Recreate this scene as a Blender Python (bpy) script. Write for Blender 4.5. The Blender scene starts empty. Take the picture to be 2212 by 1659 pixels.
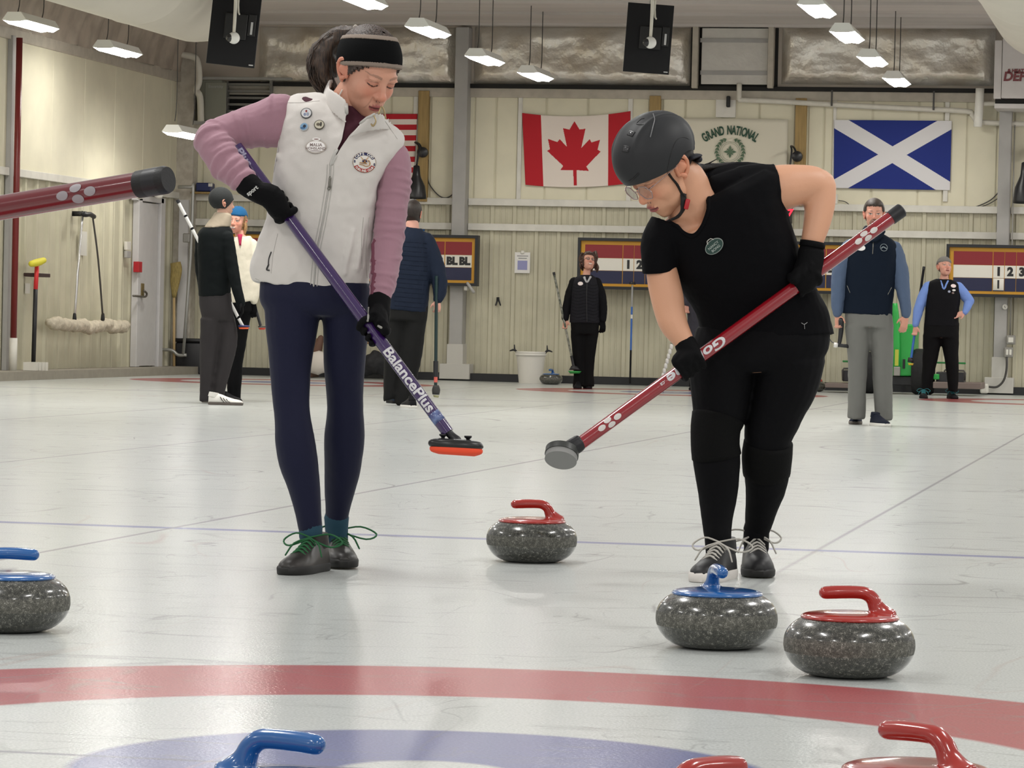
import bpy, bmesh, math, random
import numpy as np
from mathutils import Vector, Matrix, noise
from mathutils.bvhtree import BVHTree
random.seed(7); np.random.seed(7)
PI = math.pi
SC = bpy.context.scene
COL = SC.collection

# ------------------------------------------------------------------ camera
FPX, CH, H0, ROLL, YAW = 7548.5, 0.7769, 697.25, 0.0228, 0.1923
PITCH = math.atan2(829.5 - H0, FPX)
RT = Vector((math.cos(YAW), math.sin(YAW), 0))          # level right
FW = Vector((-math.sin(YAW), math.cos(YAW), 0))         # level forward
UPV = Vector((0, 0, 1))
fwd = FW * math.cos(PITCH) - UPV * math.sin(PITCH)
upc = FW * math.sin(PITCH) + UPV * math.cos(PITCH)
cam_r = RT * math.cos(ROLL) + upc * math.sin(ROLL)
cam_u = upc * math.cos(ROLL) - RT * math.sin(ROLL)
cd = bpy.data.cameras.new('camera')
cam = bpy.data.objects.new('camera', cd); COL.objects.link(cam)
cd.sensor_width = 36; cd.lens = FPX / 2212 * 36
cd.clip_start = 0.1; cd.clip_end = 200
cd.dof.use_dof = False
M = Matrix.Identity(4)
for i, v in enumerate((cam_r, cam_u, -fwd)):
    for j in range(3): M[j][i] = v[j]
M.translation = (0, 0, CH)
cam.matrix_world = M
SC.camera = cam

# ------------------------------------------------------------------ world, light, exposure
w = bpy.data.worlds.new('World'); SC.world = w; w.use_nodes = True
bg = w.node_tree.nodes['Background']
bg.inputs[0].default_value = (1.0, 0.98, 0.95, 1); bg.inputs[1].default_value = 0.46
vs = SC.view_settings
vs.view_transform = 'Standard'; vs.look = 'None'; vs.gamma = 1; vs.use_curve_mapping = False
vs.exposure = -0.08
SC.cycles.use_denoising = True
SC.cycles.max_bounces = 6; SC.cycles.diffuse_bounces = 3; SC.cycles.glossy_bounces = 3
SC.cycles.transparent_max_bounces = 6; SC.cycles.sample_clamp_indirect = 4
LAMPW = 70
# hall lamps over the near half of the rink (all above and outside the frame)
for lx in (-8.2, -3.55, 1.1, 5.8):
    for ly in (-4, 1, 6, 11, 16, 21, 26):
        ld = bpy.data.lights.new('hall_lamp', 'AREA'); ld.shape = 'RECTANGLE'
        ld.size = 0.38; ld.size_y = 1.15; ld.energy = LAMPW; ld.color = (1.0, 0.985, 0.955)
        lo = bpy.data.objects.new('hall_lamp', ld); lo.location = (lx, ly, 3.9); COL.objects.link(lo)

# ------------------------------------------------------------------ pixel helpers (frame 2212 x 1659)
def ray(px, py):
    d = fwd + cam_r * ((px - 1106) / FPX) - cam_u * ((py - 829.5) / FPX)
    return d
C0 = Vector((0, 0, CH))
def at(px, py, Y):                       # point seen at a pixel, Y metres away along the level view
    d = ray(px, py); return C0 + d * (Y / d.dot(FW))
def onz(px, py, z=0.0):
    d = ray(px, py); return C0 + d * ((z - CH) / d.z)
BY = 45.2                                # end wall
LX = -13.4                               # left wall
def onb(px, py, y=BY):
    d = ray(px, py); return C0 + d * (y / d.y)
def onl(px, py, x=LX):
    d = ray(px, py); return C0 + d * (x / d.x)
def depth(p): return (Vector(p) - C0).dot(FW)

# ------------------------------------------------------------------ materials
def lin(c):
    r = []
    for v in c[:3]:
        v = v / 255.0
        r.append(v / 12.92 if v <= 0.04045 else ((v + 0.055) / 1.055) ** 2.4)
    return tuple(r) + (1.0,)
MATS = {}
def mat(name, rgb, rough=0.6, metal=0.0, spec=0.5, var=0.0, vscale=8.0, bump=0.0, bscale=60.0, coat=0.0,
        stretch=None, emit=None, estr=0.0, rgb2=None, attr=None, sheen=0.0, sss=0.0):
    if name in MATS: return MATS[name]
    m = bpy.data.materials.new(name); m.use_nodes = True
    nt = m.node_tree; N = nt.nodes; L = nt.links; b = N['Principled BSDF']
    b.inputs['Base Color'].default_value = lin(rgb)
    b.inputs['Roughness'].default_value = rough
    b.inputs['Metallic'].default_value = metal
    b.inputs['Specular IOR Level'].default_value = spec
    b.inputs['Coat Weight'].default_value = coat
    b.inputs['Coat Roughness'].default_value = 0.08
    if sheen: b.inputs['Sheen Weight'].default_value = sheen
    if sss:
        b.inputs['Subsurface Weight'].default_value = sss
        b.inputs['Subsurface Radius'].default_value = (0.012, 0.004, 0.002)
        b.inputs['Subsurface Scale'].default_value = 1.0
    tc = N.new('ShaderNodeTexCoord'); src = tc.outputs['Object']
    if stretch:
        mp = N.new('ShaderNodeMapping'); mp.inputs['Scale'].default_value = stretch
        L.new(src, mp.inputs[0]); src = mp.outputs[0]
    if attr:
        at_ = N.new('ShaderNodeVertexColor'); at_.layer_name = attr
        L.new(at_.outputs[0], b.inputs['Base Color'])
    elif var or rgb2:
        nz = N.new('ShaderNodeTexNoise'); nz.inputs['Scale'].default_value = vscale; nz.inputs['Detail'].default_value = 5
        L.new(src, nz.inputs['Vector'])
        cr = N.new('ShaderNodeValToRGB')
        c1 = lin(rgb); c2 = lin(rgb2) if rgb2 else tuple(x * (1 - var) for x in c1[:3]) + (1,)
        cr.color_ramp.elements[0].position = 0.36; cr.color_ramp.elements[1].position = 0.62
        cr.color_ramp.elements[0].color = c2; cr.color_ramp.elements[1].color = c1
        L.new(nz.outputs[0], cr.inputs[0]); L.new(cr.outputs[0], b.inputs['Base Color'])
    if bump:
        nb = N.new('ShaderNodeTexNoise'); nb.inputs['Scale'].default_value = bscale; nb.inputs['Detail'].default_value = 4
        L.new(src, nb.inputs['Vector'])
        bp = N.new('ShaderNodeBump'); bp.inputs['Strength'].default_value = 0.6; bp.inputs['Distance'].default_value = bump
        L.new(nb.outputs[0], bp.inputs['Height']); L.new(bp.outputs[0], b.inputs['Normal'])
    if emit:
        b.inputs['Emission Color'].default_value = lin(emit); b.inputs['Emission Strength'].default_value = estr
    MATS[name] = m
    return m

# ------------------------------------------------------------------ object helpers
def finish(bm, name, m, parent=None, smooth=True, kind=None, angle=None):
    me = bpy.data.meshes.new(name); bmesh.ops.recalc_face_normals(bm, faces=bm.faces[:])
    bm.to_mesh(me); bm.free()
    return link(me, name, m, parent, smooth, kind, angle)
def link(me, name, m, parent=None, smooth=True, kind=None, angle=None):
    for mm in (m if isinstance(m, (list, tuple)) else [m]): me.materials.append(mm)
    if smooth:
        me.polygons.foreach_set('use_smooth', [True] * len(me.polygons))
        if angle is not None: me.set_sharp_from_angle(angle=math.radians(angle))
    o = bpy.data.objects.new(name, me); COL.objects.link(o)
    if parent is not None:
        o.parent = parent; o.matrix_parent_inverse = parent.matrix_basis.inverted()
    if kind: o['kind'] = kind
    return o
def empty(name, loc, label, cat, group=None):
    o = bpy.data.objects.new(name, None); o.location = loc; COL.objects.link(o)
    o.empty_display_size = 0.1
    return tag(o, label, cat, group)
def tag(o, label, cat, group=None):
    o['label'] = label; o['category'] = cat
    if group: o['group'] = group
    return o
def copy_thing(src, matrix, label, cat=None, group=None):
    """copy a thing with its parts and sub-parts; matrix = new basis matrix of the root"""
    r = src.copy(); COL.objects.link(r); r.matrix_basis = matrix
    r['label'] = label
    if group: r['group'] = group
    def rec(a, b):
        for ch in [c for c in bpy.data.objects if c.parent == a]:
            if ch is b: continue
            c = ch.copy(); COL.objects.link(c); c.parent = b; rec(ch, c)
    rec(src, r)
    return r

def box(bm, x0, x1, y0, y1, z0, z1, mi=0, mtx=None):
    v = [bm.verts.new(Vector(p) if mtx is None else mtx @ Vector(p)) for p in
         ((x0,y0,z0),(x1,y0,z0),(x1,y1,z0),(x0,y1,z0),(x0,y0,z1),(x1,y0,z1),(x1,y1,z1),(x0,y1,z1))]
    for f in ((0,3,2,1),(4,5,6,7),(0,1,5,4),(1,2,6,5),(2,3,7,6),(3,0,4,7)):
        bm.faces.new([v[i] for i in f]).material_index = mi
    return v
def bevel(bm, w, seg=2):
    bmesh.ops.bevel(bm, geom=bm.edges[:], offset=w, segments=seg, affect='EDGES', profile=0.5, clamp_overlap=True)
def cr(P, k):
    """Catmull-Rom through rows of P, k steps per span"""
    P = np.array(P, float)
    if len(P) < 3 or k <= 1: 
        if k <= 1: return P
        return np.array([P[0] * (1 - t) + P[1] * t for t in np.linspace(0, 1, k + 1)])
    Q = np.vstack([2 * P[0] - P[1], P, 2 * P[-1] - P[-2]])
    out = []
    for i in range(1, len(Q) - 2):
        p0, p1, p2, p3 = Q[i - 1], Q[i], Q[i + 1], Q[i + 2]
        for t in np.arange(k) / k:
            out.append(0.5 * ((2 * p1) + (-p0 + p2) * t + (2*p0 - 5*p1 + 4*p2 - p3) * t*t + (-p0 + 3*p1 - 3*p2 + p3) * t**3))
    out.append(P[-1])
    return np.array(out)
def rings_to_bm(bm, rings, cap=True, mi=0):
    """rings: list of lists of world Vectors"""
    vs_ = [[bm.verts.new(p) for p in r] for r in rings]
    n = len(rings[0])
    for a, b in zip(vs_[:-1], vs_[1:]):
        for i in range(n):
            f = bm.faces.new((a[i], a[(i+1) % n], b[(i+1) % n], b[i])); f.material_index = mi
    if cap:
        for r in (vs_[0], vs_[-1]):
            f = bm.faces.new(r); f.material_index = mi
def tube(bm, nodes, seg=14, k=4, mp=None, cap='round', mi=0, ref=None):
    """nodes rows: x,y,z,ra[,rb]; swept elliptical tube. mp maps local 3D to world."""
    A = [list(n) + ([n[3]] if len(n) == 4 else []) for n in nodes]
    P = cr(A, k)
    P[:, 3:] = np.maximum(P[:, 3:], 1e-5)
    X = P[:, :3]; T = np.gradient(X, axis=0); T /= np.linalg.norm(T, axis=1)[:, None] + 1e-12
    if cap == 'round':
        def capn(c, t, ra, rb, sgn):
            o = []
            for a in (0.35, 0.7, 0.95):
                s = math.sin(a * PI / 2); co = math.cos(a * PI / 2)
                o.append(np.concatenate([c + t * sgn * s * min(ra, rb), [ra * co, rb * co]]))
            return o
        st = capn(X[0], T[0], P[0,3], P[0,4], -1)[::-1]; en = capn(X[-1], T[-1], P[-1,3], P[-1,4], 1)
        P = np.vstack([st, P, en]); T = np.vstack([[T[0]]*3, T, [T[-1]]*3]); X = P[:, :3]
    rf = np.array((0, 0, 1.0)) if ref is None else np.array(ref, float)
    rings = []; lastA = None
    for i in range(len(P)):
        t = T[i]; a = np.cross(t, rf)
        if np.linalg.norm(a) < 0.15:
            a = lastA if lastA is not None else np.cross(t, np.array((1.0, 0.13, 0)))
            a = a - t * a.dot(t)
        a /= np.linalg.norm(a)
        if lastA is not None and a.dot(lastA) < 0: a = -a
        lastA = a; b = np.cross(a, t)
        r = []
        for s in range(seg):
            th = 2 * PI * s / seg
            p = X[i] + a * P[i, 3] * math.cos(th) + b * P[i, 4] * math.sin(th)
            r.append(Vector(p) if mp is None else mp(p))
        rings.append(r)
    rings_to_bm(bm, rings, True, mi)
def slab_rings(bm, R, seg=28, k=4, mp=None, sq=2.3):
    """R rows: xl,yl,xr,yr,rb,dd  (pixel end points, depth radius, depth offset)"""
    P = cr(R, k); rings = []
    for xl, yl, xr, yr, rb, dd in P:
        r = []
        for s in range(seg):
            th = 2 * PI * s / seg
            c, sn = math.cos(th), math.sin(th)
            c = math.copysign(abs(c) ** (2 / sq), c); sn = math.copysign(abs(sn) ** (2 / sq), sn)
            r.append(mp(((xl + xr) / 2 + (xr - xl) / 2 * c, (yl + yr) / 2 + (yr - yl) / 2 * c, dd + rb * sn)))
        rings.append(r)
    rings_to_bm(bm, rings, True)
def pmap(Y0):
    s = Y0 / FPX
    return lambda p: at(p[0], p[1], Y0 + p[2] * s)
def lathe(bm, prof, seg=48, mi=0, cap=True):
    rings = [[Vector((r * math.cos(2*PI*s/seg), r * math.sin(2*PI*s/seg), z)) for s in range(seg)] for r, z in prof]
    vs_ = [[bm.verts.new(p) for p in r] for r in rings]
    for a, b in zip(vs_[:-1], vs_[1:]):
        for i in range(seg):
            bm.faces.new((a[i], a[(i+1) % seg], b[(i+1) % seg], b[i])).material_index = mi
    if cap:
        for r in (vs_[0], vs_[-1]): bm.faces.new(r).material_index = mi
DG = None
def bake(o):
    """mesh of o with modifiers applied"""
    dg = bpy.context.evaluated_depsgraph_get(); dg.update()
    return bpy.data.meshes.new_from_object(o.evaluated_get(dg))
def fuse(bm, name, m, parent, voxel=0.006, sm=6, fold=0.0, fscale=0.12, post=None, angle=None):
    me = bpy.data.meshes.new('tmp'); bmesh.ops.recalc_face_normals(bm, faces=bm.faces[:]); bm.to_mesh(me); bm.free()
    o = bpy.data.objects.new('tmp', me); COL.objects.link(o)
    r = o.modifiers.new('r', 'REMESH'); r.mode = 'VOXEL'; r.voxel_size = voxel
    s = o.modifiers.new('s', 'SMOOTH'); s.factor = 0.5; s.iterations = sm
    if fold:
        tx = bpy.data.textures.new('f', 'CLOUDS'); tx.noise_scale = fscale; tx.noise_depth = 2
        d = o.modifiers.new('d', 'DISPLACE'); d.texture = tx; d.strength = fold; d.mid_level = 0.5
        d.texture_coords = 'LOCAL'
    nm = bake(o)
    bpy.data.objects.remove(o, do_unlink=True); bpy.data.meshes.remove(me)
    nm.name = name
    if post: post(nm)
    return link(nm, name, m, parent, True, None, angle)
def text_mesh(s, size=1.0, bold=0.0, ext=0.002, shear=0.0, align='CENTER', spacing=1.0):
    cu = bpy.data.curves.new('t', 'FONT'); cu.body = s; cu.size = size; cu.offset = bold; cu.extrude = ext
    cu.shear = shear; cu.align_x = align; cu.align_y = 'CENTER'; cu.resolution_u = 4; cu.space_character = spacing
    o = bpy.data.objects.new('t', cu); COL.objects.link(o)
    me = bake(o); bpy.data.objects.remove(o, do_unlink=True); bpy.data.curves.remove(cu)
    return me
def text_into(bm, s, size, mtx, bold=0.0, ext=0.002, shear=0.0, align='CENTER', mi=0, warp=None, cut=0, sx=1.0, fitw=None):
    me = text_mesh(s, size, bold, ext, shear, align)
    if fitw: xs__ = [v.co.x for v in me.vertices]; sx = fitw / (max(xs__) - min(xs__))
    tb = bmesh.new(); tb.from_mesh(me); bpy.data.meshes.remove(me)
    if cut:
        for _ in range(cut): bmesh.ops.subdivide_edges(tb, edges=[e for e in tb.edges if e.calc_length() > size * 0.12], cuts=1, use_grid_fill=False)
        bmesh.ops.triangulate(tb, faces=tb.faces[:])
    mpd = {}
    for v in tb.verts:
        p = Vector((v.co.x * sx, v.co.y, v.co.z))
        if warp: p = warp(p)
        mpd[v] = bm.verts.new(mtx @ p if mtx is not None else p)
    for f in tb.faces:
        try:
            nf = bm.faces.new([mpd[v] for v in f.verts]); nf.material_index = mi
        except ValueError: pass
    tb.free()
def wall_mtx(p, yoff=0.0):               # x right, y up, facing the camera on the end wall
    return Matrix(((1,0,0,p[0]),(0,0,-1,p[1]-yoff),(0,1,0,p[2]),(0,0,0,1)))
# ================================================================== THE SETTING
def ice_material():
    m = bpy.data.materials.new('ice'); m.use_nodes = True
    nt = m.node_tree; N = nt.nodes; L = nt.links; b = N['Principled BSDF']
    tc = N.new('ShaderNodeTexCoord'); sp = N.new('ShaderNodeSeparateXYZ'); L.new(tc.outputs['Object'], sp.inputs[0])
    def ma(op, a, b_=None, c=None):
        n = N.new('ShaderNodeMath'); n.operation = op
        for i, v in enumerate((a, b_, c)):
            if v is None: continue
            if isinstance(v, (int, float)): n.inputs[i].default_value = v
            else: L.new(v, n.inputs[i])
        return n.outputs[0]
    XC, W, T1, T2 = -1.283, 4.714, 5.873, 40.62
    xs = ma('SUBTRACT', ma('FLOORED_MODULO', ma('ADD', sp.outputs[0], -XC + W/2), W), W/2)
    y = sp.outputs[1]
    def band(v, c, hw, soft=0.012):          # 1 inside |v-c|<hw
        d = ma('ABSOLUTE', ma('SUBTRACT', v, c))
        mr = N.new('ShaderNodeMapRange'); mr.inputs['From Min'].default_value = hw + soft; mr.inputs['From Max'].default_value = hw - soft
        L.new(d, mr.inputs['Value']); return mr.outputs[0]
    def rad(cx, cy, xx=None):
        dx = ma('SUBTRACT', xx if xx is not None else xs, cx); dy = ma('SUBTRACT', y, cy)
        return ma('SQRT', ma('ADD', ma('MULTIPLY', dx, dx), ma('MULTIPLY', dy, dy)))
    col = N.new('ShaderNodeMix'); col.data_type = 'RGBA'
    nz = N.new('ShaderNodeTexNoise'); nz.inputs['Scale'].default_value = 0.55; nz.inputs['Detail'].default_value = 6
    L.new(tc.outputs['Object'], nz.inputs['Vector'])
    col.inputs['A'].default_value = lin((187, 191, 188)); col.inputs['B'].default_value = lin((198, 201, 198))
    L.new(nz.outputs[0], col.inputs['Factor']); cur = col.outputs['Result']
    def over(mask, rgb, k=1.0):
        nonlocal cur
        x = N.new('ShaderNodeMix'); x.data_type = 'RGBA'
        L.new(ma('MULTIPLY', mask, k) if k != 1 else mask, x.inputs['Factor']); L.new(cur, x.inputs['A'])
        x.inputs['B'].default_value = lin(rgb); cur = x.outputs['Result']
    for T in (T1, T2):
        r = rad(0, T)
        over(band(r, 1.524, 0.305), (164, 52, 58) if T == T1 else (150, 44, 48), 0.92)
        over(band(r, 0.38, 0.23), (94, 100, 148), 0.92)
        over(band(y, T, 0.012, 0.006), (90, 90, 110), 0.6)
        s = 1 if T == T1 else -1
        over(band(y, T + s * 6.401, 0.05), (98, 102, 158) if T == T1 else (110, 112, 128), 0.75)
        over(band(y, T - s * 1.829, 0.014, 0.006), (90, 90, 120), 0.6)
    fd = N.new('ShaderNodeMapRange'); fd.inputs['From Min'].default_value = 9.0; fd.inputs['From Max'].default_value = 13.5; L.new(y, fd.inputs['Value'])
    over(ma('MULTIPLY', band(xs, 0, 0.008, 0.006), fd.outputs[0]), (118, 116, 124), 0.75)
    over(band(ma('ABSOLUTE', xs), W/2, 0.010, 0.007), (120, 118, 124), 0.75)
    # a marking ring and its two lines further up the middle sheet
    rc = onz(2010, 972); rr = rad(rc.x, rc.y, sp.outputs[0])
    lim = band(sp.outputs[0], rc.x, 1.6, 0.2)
    over(ma('MULTIPLY', band(rr, 0.72, 0.012, 0.01), lim), (120, 115, 125), 0.6)
    over(ma('MULTIPLY', band(y, rc.y + 1.1, 0.014, 0.012), lim), (120, 115, 125), 0.6)
    over(ma('MULTIPLY', band(y, rc.y - 1.25, 0.014, 0.012), lim), (120, 115, 125), 0.6)
    # sweeping streaks and scratches in the ice surface
    def scratch(scale, st, det, wdt, k, seed, rgb=(118, 120, 118)):
        nonlocal cur
        mp = N.new('ShaderNodeMapping'); mp.inputs['Scale'].default_value = st; mp.inputs['Location'].default_value = (seed, seed*1.7, 0)
        L.new(tc.outputs['Object'], mp.inputs[0])
        a = N.new('ShaderNodeTexNoise'); a.inputs['Scale'].default_value = scale; a.inputs['Detail'].default_value = det
        a.inputs['Distortion'].default_value = 0.6
        L.new(mp.outputs[0], a.inputs['Vector'])
        g = N.new('ShaderNodeTexNoise'); g.inputs['Scale'].default_value = scale * 2.1; g.inputs['Detail'].default_value = 2
        L.new(mp.outputs[0], g.inputs['Vector'])
        gate = N.new('ShaderNodeMapRange'); gate.inputs['From Min'].default_value = 0.5; gate.inputs['From Max'].default_value = 0.66
        L.new(g.outputs[0], gate.inputs['Value'])
        over(ma('MULTIPLY', band(a.outputs[0], 0.5, wdt, wdt * 0.8), gate.outputs[0]), rgb, k)
    scratch(0.9, (1, 1, 1), 2, 0.0030, 0.6, 3)
    scratch(1.3, (0.35, 1.5, 1), 3, 0.006, 0.5, 71)
    scratch(3.5, (0.4, 1.2, 1), 3, 0.010, 0.35, 87)
    scratch(0.7, (1.2, 0.8, 1), 1, 0.0022, 0.6, 19)
    scratch(1.6, (1.6, 0.5, 1), 3, 0.004, 0.4, 11)
    scratch(0.5, (0.5, 2.4, 1), 3, 0.0035, 0.45, 27)
    scratch(2.6, (0.7, 1.6, 1), 4, 0.006, 0.3, 41)
    scratch(0.35, (2.5, 0.7, 1), 2, 0.002, 0.4, 55, (175, 150, 140))
    fz = N.new('ShaderNodeTexNoise'); fz.inputs['Scale'].default_value = 170; fz.inputs['Detail'].default_value = 2; L.new(tc.outputs['Object'], fz.inputs['Vector'])
    fr_ = N.new('ShaderNodeMapRange'); fr_.inputs['From Min'].default_value = 0.35; fr_.inputs['From Max'].default_value = 0.65; fr_.inputs['To Min'].default_value = 0.84; fr_.inputs['To Max'].default_value = 1.12; L.new(fz.outputs[0], fr_.inputs['Value'])
    hs = N.new('ShaderNodeHueSaturation'); L.new(cur, hs.inputs['Color']); L.new(fr_.outputs[0], hs.inputs['Value']); cur = hs.outputs[0]
    L.new(cur, b.inputs['Base Color'])
    b.inputs['Roughness'].default_value = 0.55; b.inputs['Specular IOR Level'].default_value = 0.25
    b.inputs['Coat Weight'].default_value = 0.6; b.inputs['Coat IOR'].default_value = 1.31
    b.inputs['Coat Roughness'].default_value = 0.15
    # pebbled surface
    pn = N.new('ShaderNodeTexNoise'); pn.inputs['Scale'].default_value = 130; pn.inputs['Detail'].default_value = 2
    L.new(tc.outputs['Object'], pn.inputs['Vector'])
    bp = N.new('ShaderNodeBump'); bp.inputs['Strength'].default_value = 0.5; bp.inputs['Distance'].default_value = 0.0011
    L.new(pn.outputs[0], bp.inputs['Height'])
    L.new(bp.outputs[0], b.inputs['Normal']); L.new(bp.outputs[0], b.inputs['Coat Normal'])
    return m
bm = bmesh.new(); v = [bm.verts.new(p) for p in ((-13.4,-6,0),(14,-6,0),(14,45.2,0),(-13.4,45.2,0))]; bm.faces.new(v)
finish(bm, 'floor', ice_material(), None, False, 'structure')

m_low = mat('ribbed_wall', (200, 195, 172), 0.5, var=0.10, vscale=3, bump=0.002, bscale=20)
m_cream = mat('cream_wall', (228, 222, 198), 0.6, var=0.07, vscale=2.5, bump=0.002, bscale=8)
m_white = mat('white_trim', (222, 219, 210), 0.45, var=0.10, vscale=6)
m_grey = mat('grey_steel', (168, 166, 163), 0.5, var=0.08, vscale=5)
m_black = mat('black_rubber', (22, 22, 26), 0.45)
m_dark = mat('dark_gap', (26, 25, 24), 0.8)
m_wood = mat('yellow_pine', (168, 140, 88), 0.6, var=0.25, vscale=5, stretch=(6, 6, 0.5))
m_beam = mat('painted_beam', (190, 182, 168), 0.55, var=0.15, vscale=7)
m_foil = mat('foil_insulation', (236, 232, 224), 0.36, metal=0.55, rgb2=(216, 206, 190), vscale=2.2, bump=0.08, bscale=4.5)
m_ceil = mat('ceiling_white', (200, 194, 189), 0.7, var=0.12, vscale=0.8, stretch=(0.4, 3, 1))

zr1 = onb(1080, 437).z; zr2 = onb(1080, 491).z         # two rails
zt = onb(1200, 196).z; zins = onb(1200, 186).z; zc = onb(1200, 58).z
XR = 12.0
# end wall: ribbed sheet below the rail, cream boards above, one mesh
bm = bmesh.new()
prof = []
pitch_ = 0.2985; off = onb(1110, 560).x
n0 = int((LX - off) / pitch_) - 1; n1 = int((XR - off) / pitch_) + 1
for i in range(n0, n1):
    x = off + i * pitch_
    for dx, dy in ((-0.035, 0), (-0.022, -0.028), (0.022, -0.028), (0.035, 0), (0.10, 0), (0.105, -0.008), (0.118, -0.008), (0.123, 0), (0.175, 0), (0.18, -0.008), (0.193, -0.008), (0.198, 0)):
        if LX <= x + dx <= XR: prof.append((x + dx, BY + dy))
lo_ = [bm.verts.new((x, y, 0)) for x, y in prof]; hi_ = [bm.verts.new((x, y, zr1 + 0.02)) for x, y in prof]
for i in range(len(prof) - 1): bm.faces.new((lo_[i], lo_[i+1], hi_[i+1], hi_[i]))
finish(bm, 'wall_back', m_low, None, False, 'structure')
bm = bmesh.new()
seams = sorted(onb(px, 300).x for px in (440, 560, 700, 845, 905, 930, 997, 1025, 1072, 1120, 1180, 1270, 1362, 1403, 1430, 1480, 1560, 1640, 1718, 1745, 1780, 1802, 1885, 1985, 2040, 2090, 2155, 2190))
xs_ = [LX] + seams + [10.2, 10.9, XR]
for a, c in zip(xs_[:-1], xs_[1:]):
    b0 = len(bm.verts)
    box(bm, a + 0.006, c - 0.006, BY - 0.02, BY + 0.1, zr1, zt + 0.05)
bmesh.ops.bevel(bm, geom=bm.edges[:], offset=0.012, segments=2, affect='EDGES')
box(bm, LX, XR, BY + 0.0, BY + 0.1, zr1, zt)
finish(bm, 'wall_back_upper', m_cream, None, True, 'structure', 40)
# foil covered insulation above: crumpled sheets between posts
def foil(name, pxa, pxb, pya, pyb, m=m_foil, amp=0.05, seed=0):
    a = onb(pxa, 120); b_ = onb(pxb, 120); z1 = onb((pxa+pxb)/2, pya).z; z0 = onb((pxa+pxb)/2, pyb).z
    nx = max(8, int((b_.x - a.x) / 0.035)); nz = max(6, int((z1 - z0) / 0.035))
    bm = bmesh.new(); g = []
    for j in range(nz + 1):
        row = []
        for i in range(nx + 1):
            u, v_ = i / nx, j / nz
            x = a.x + (b_.x - a.x) * u; z = z0 + (z1 - z0) * v_
            e = min(1, min(u, 1 - u) * (b_.x - a.x) / 0.12, min(v_, 1 - v_) * (z1 - z0) / 0.12)
            n = noise.fractal(Vector((x * 1.1 + seed, z * 1.9, 0)), 0.9, 2.0, 4) * amp
            lowf = max(0, 1 - v_ * 3.0)
            n += abs(noise.noise(Vector((x * 3.5 + z * 2 + seed, z * 5, 2)))) * 0.11 * lowf * (0.4 + 0.6 * (1 - v_))
            n += (1 - abs(noise.noise(Vector((x * 2.2 + z * 3 + seed, z * 2.5 - x, 5)))) * 2) * 0.02
            row.append(bm.verts.new((x, BY - 0.02 - e * (0.10 + n), z)))
        g.append(row)
    for j in range(nz):
        for i in range(nx): bm.faces.new((g[j][i], g[j][i+1], g[j+1][i+1], g[j+1][i]))
    return finish(bm, name, m, None, True)
for k, (a, c) in enumerate(((562, 990), (1026, 1492), (1690, 2150))):
    f = foil('foil_insulation', a, c, 60, 184, seed=k * 9.1)
    tag(f, ('crumpled silver insulation sheet above the ponytailed woman, left of the tall grey column',
            'crumpled silver insulation sheet above the red and white flag',
            'crumpled silver insulation sheet above the blue and white cross flag')[k], 'insulation sheet', 'insulation sheets under the ceiling')
bm = bmesh.new(); box(bm, LX, XR, BY - 0.01, BY + 0.1, zt - 0.02, zc + 0.15)
finish(bm, 'wall_back_top', mat('grey_backing', (190, 180, 168), 0.8), None, False, 'structure')
# trims: rails, beam, dark strip
def hbar(name, z0, z1, x0, x1, d, m):
    bm = bmesh.new(); box(bm, x0, x1, BY - d, BY - 0.015, z0, z1); bevel(bm, 0.004, 1)
    return finish(bm, name, m, None, False, 'structure')
xc1a, xc1b = onb(984, 437).x, onb(1014, 437).x
xc2a, xc2b = onb(2155, 560).x, onb(2182, 560).x
x540 = onb(425, 437).x
k = 1
for z in (zr1, zr2):
    for a, c in ((x540, xc1a), (xc1b, xc2a), (xc2b, XR)):
        hbar('trim_%d' % k, z - 0.045, z + 0.045, a, c, 0.075, m_white); k += 1
hbar('trim_%d' % k, zt - 0.10, zt + 0.02, x540, XR, 0.07, m_beam); k += 1
hbar('trim_%d' % k, zt + 0.02, zt + 0.075, x540, XR, 0.10, m_dark); k += 1
hbar('trim_%d' % k, 0.0, 0.10, onb(318, 805).x, XR, 0.22, m_black); k += 1
# studs in the upper wall
def vbar(name, pxa, pxb, pya, pyb, m, d=0.06, kind='structure', d0=0.015):
    pm = (pxa + pxb) / 2; ym = (pya + pyb) / 2
    a = onb(pxa, ym); b_ = onb(pxb, ym); z1 = onb(pm, pya).z; z0 = onb(pm, pyb).z
    bm = bmesh.new(); box(bm, a.x, b_.x, BY - d, BY - d0, max(z0, 0.0), z1); bevel(bm, 0.004, 1)
    return finish(bm, name, m, None, False, kind)
for a, c in ((893, 903), (1119, 1128), (1356, 1366), (1799, 1806), (2040, 2050)):
    vbar('trim_%d' % k, a, c, 200, 436, m_white, 0.05); k += 1
for a, c, y0, y1 in ((905, 928, 197, 436), (1403, 1427, 208, 436), (1718, 1742, 213, 446)):
    o = vbar('timber_post', a, c, y0, y1, m_wood, 0.10, None)
    tag(o, {905: 'yellow pine post beside the striped flag', 1403: 'yellow pine post just above the dark helmet', 1718: 'yellow pine post between the lettered banner and blue flag'}[a], 'post', 'pine posts on the end wall')
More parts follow.
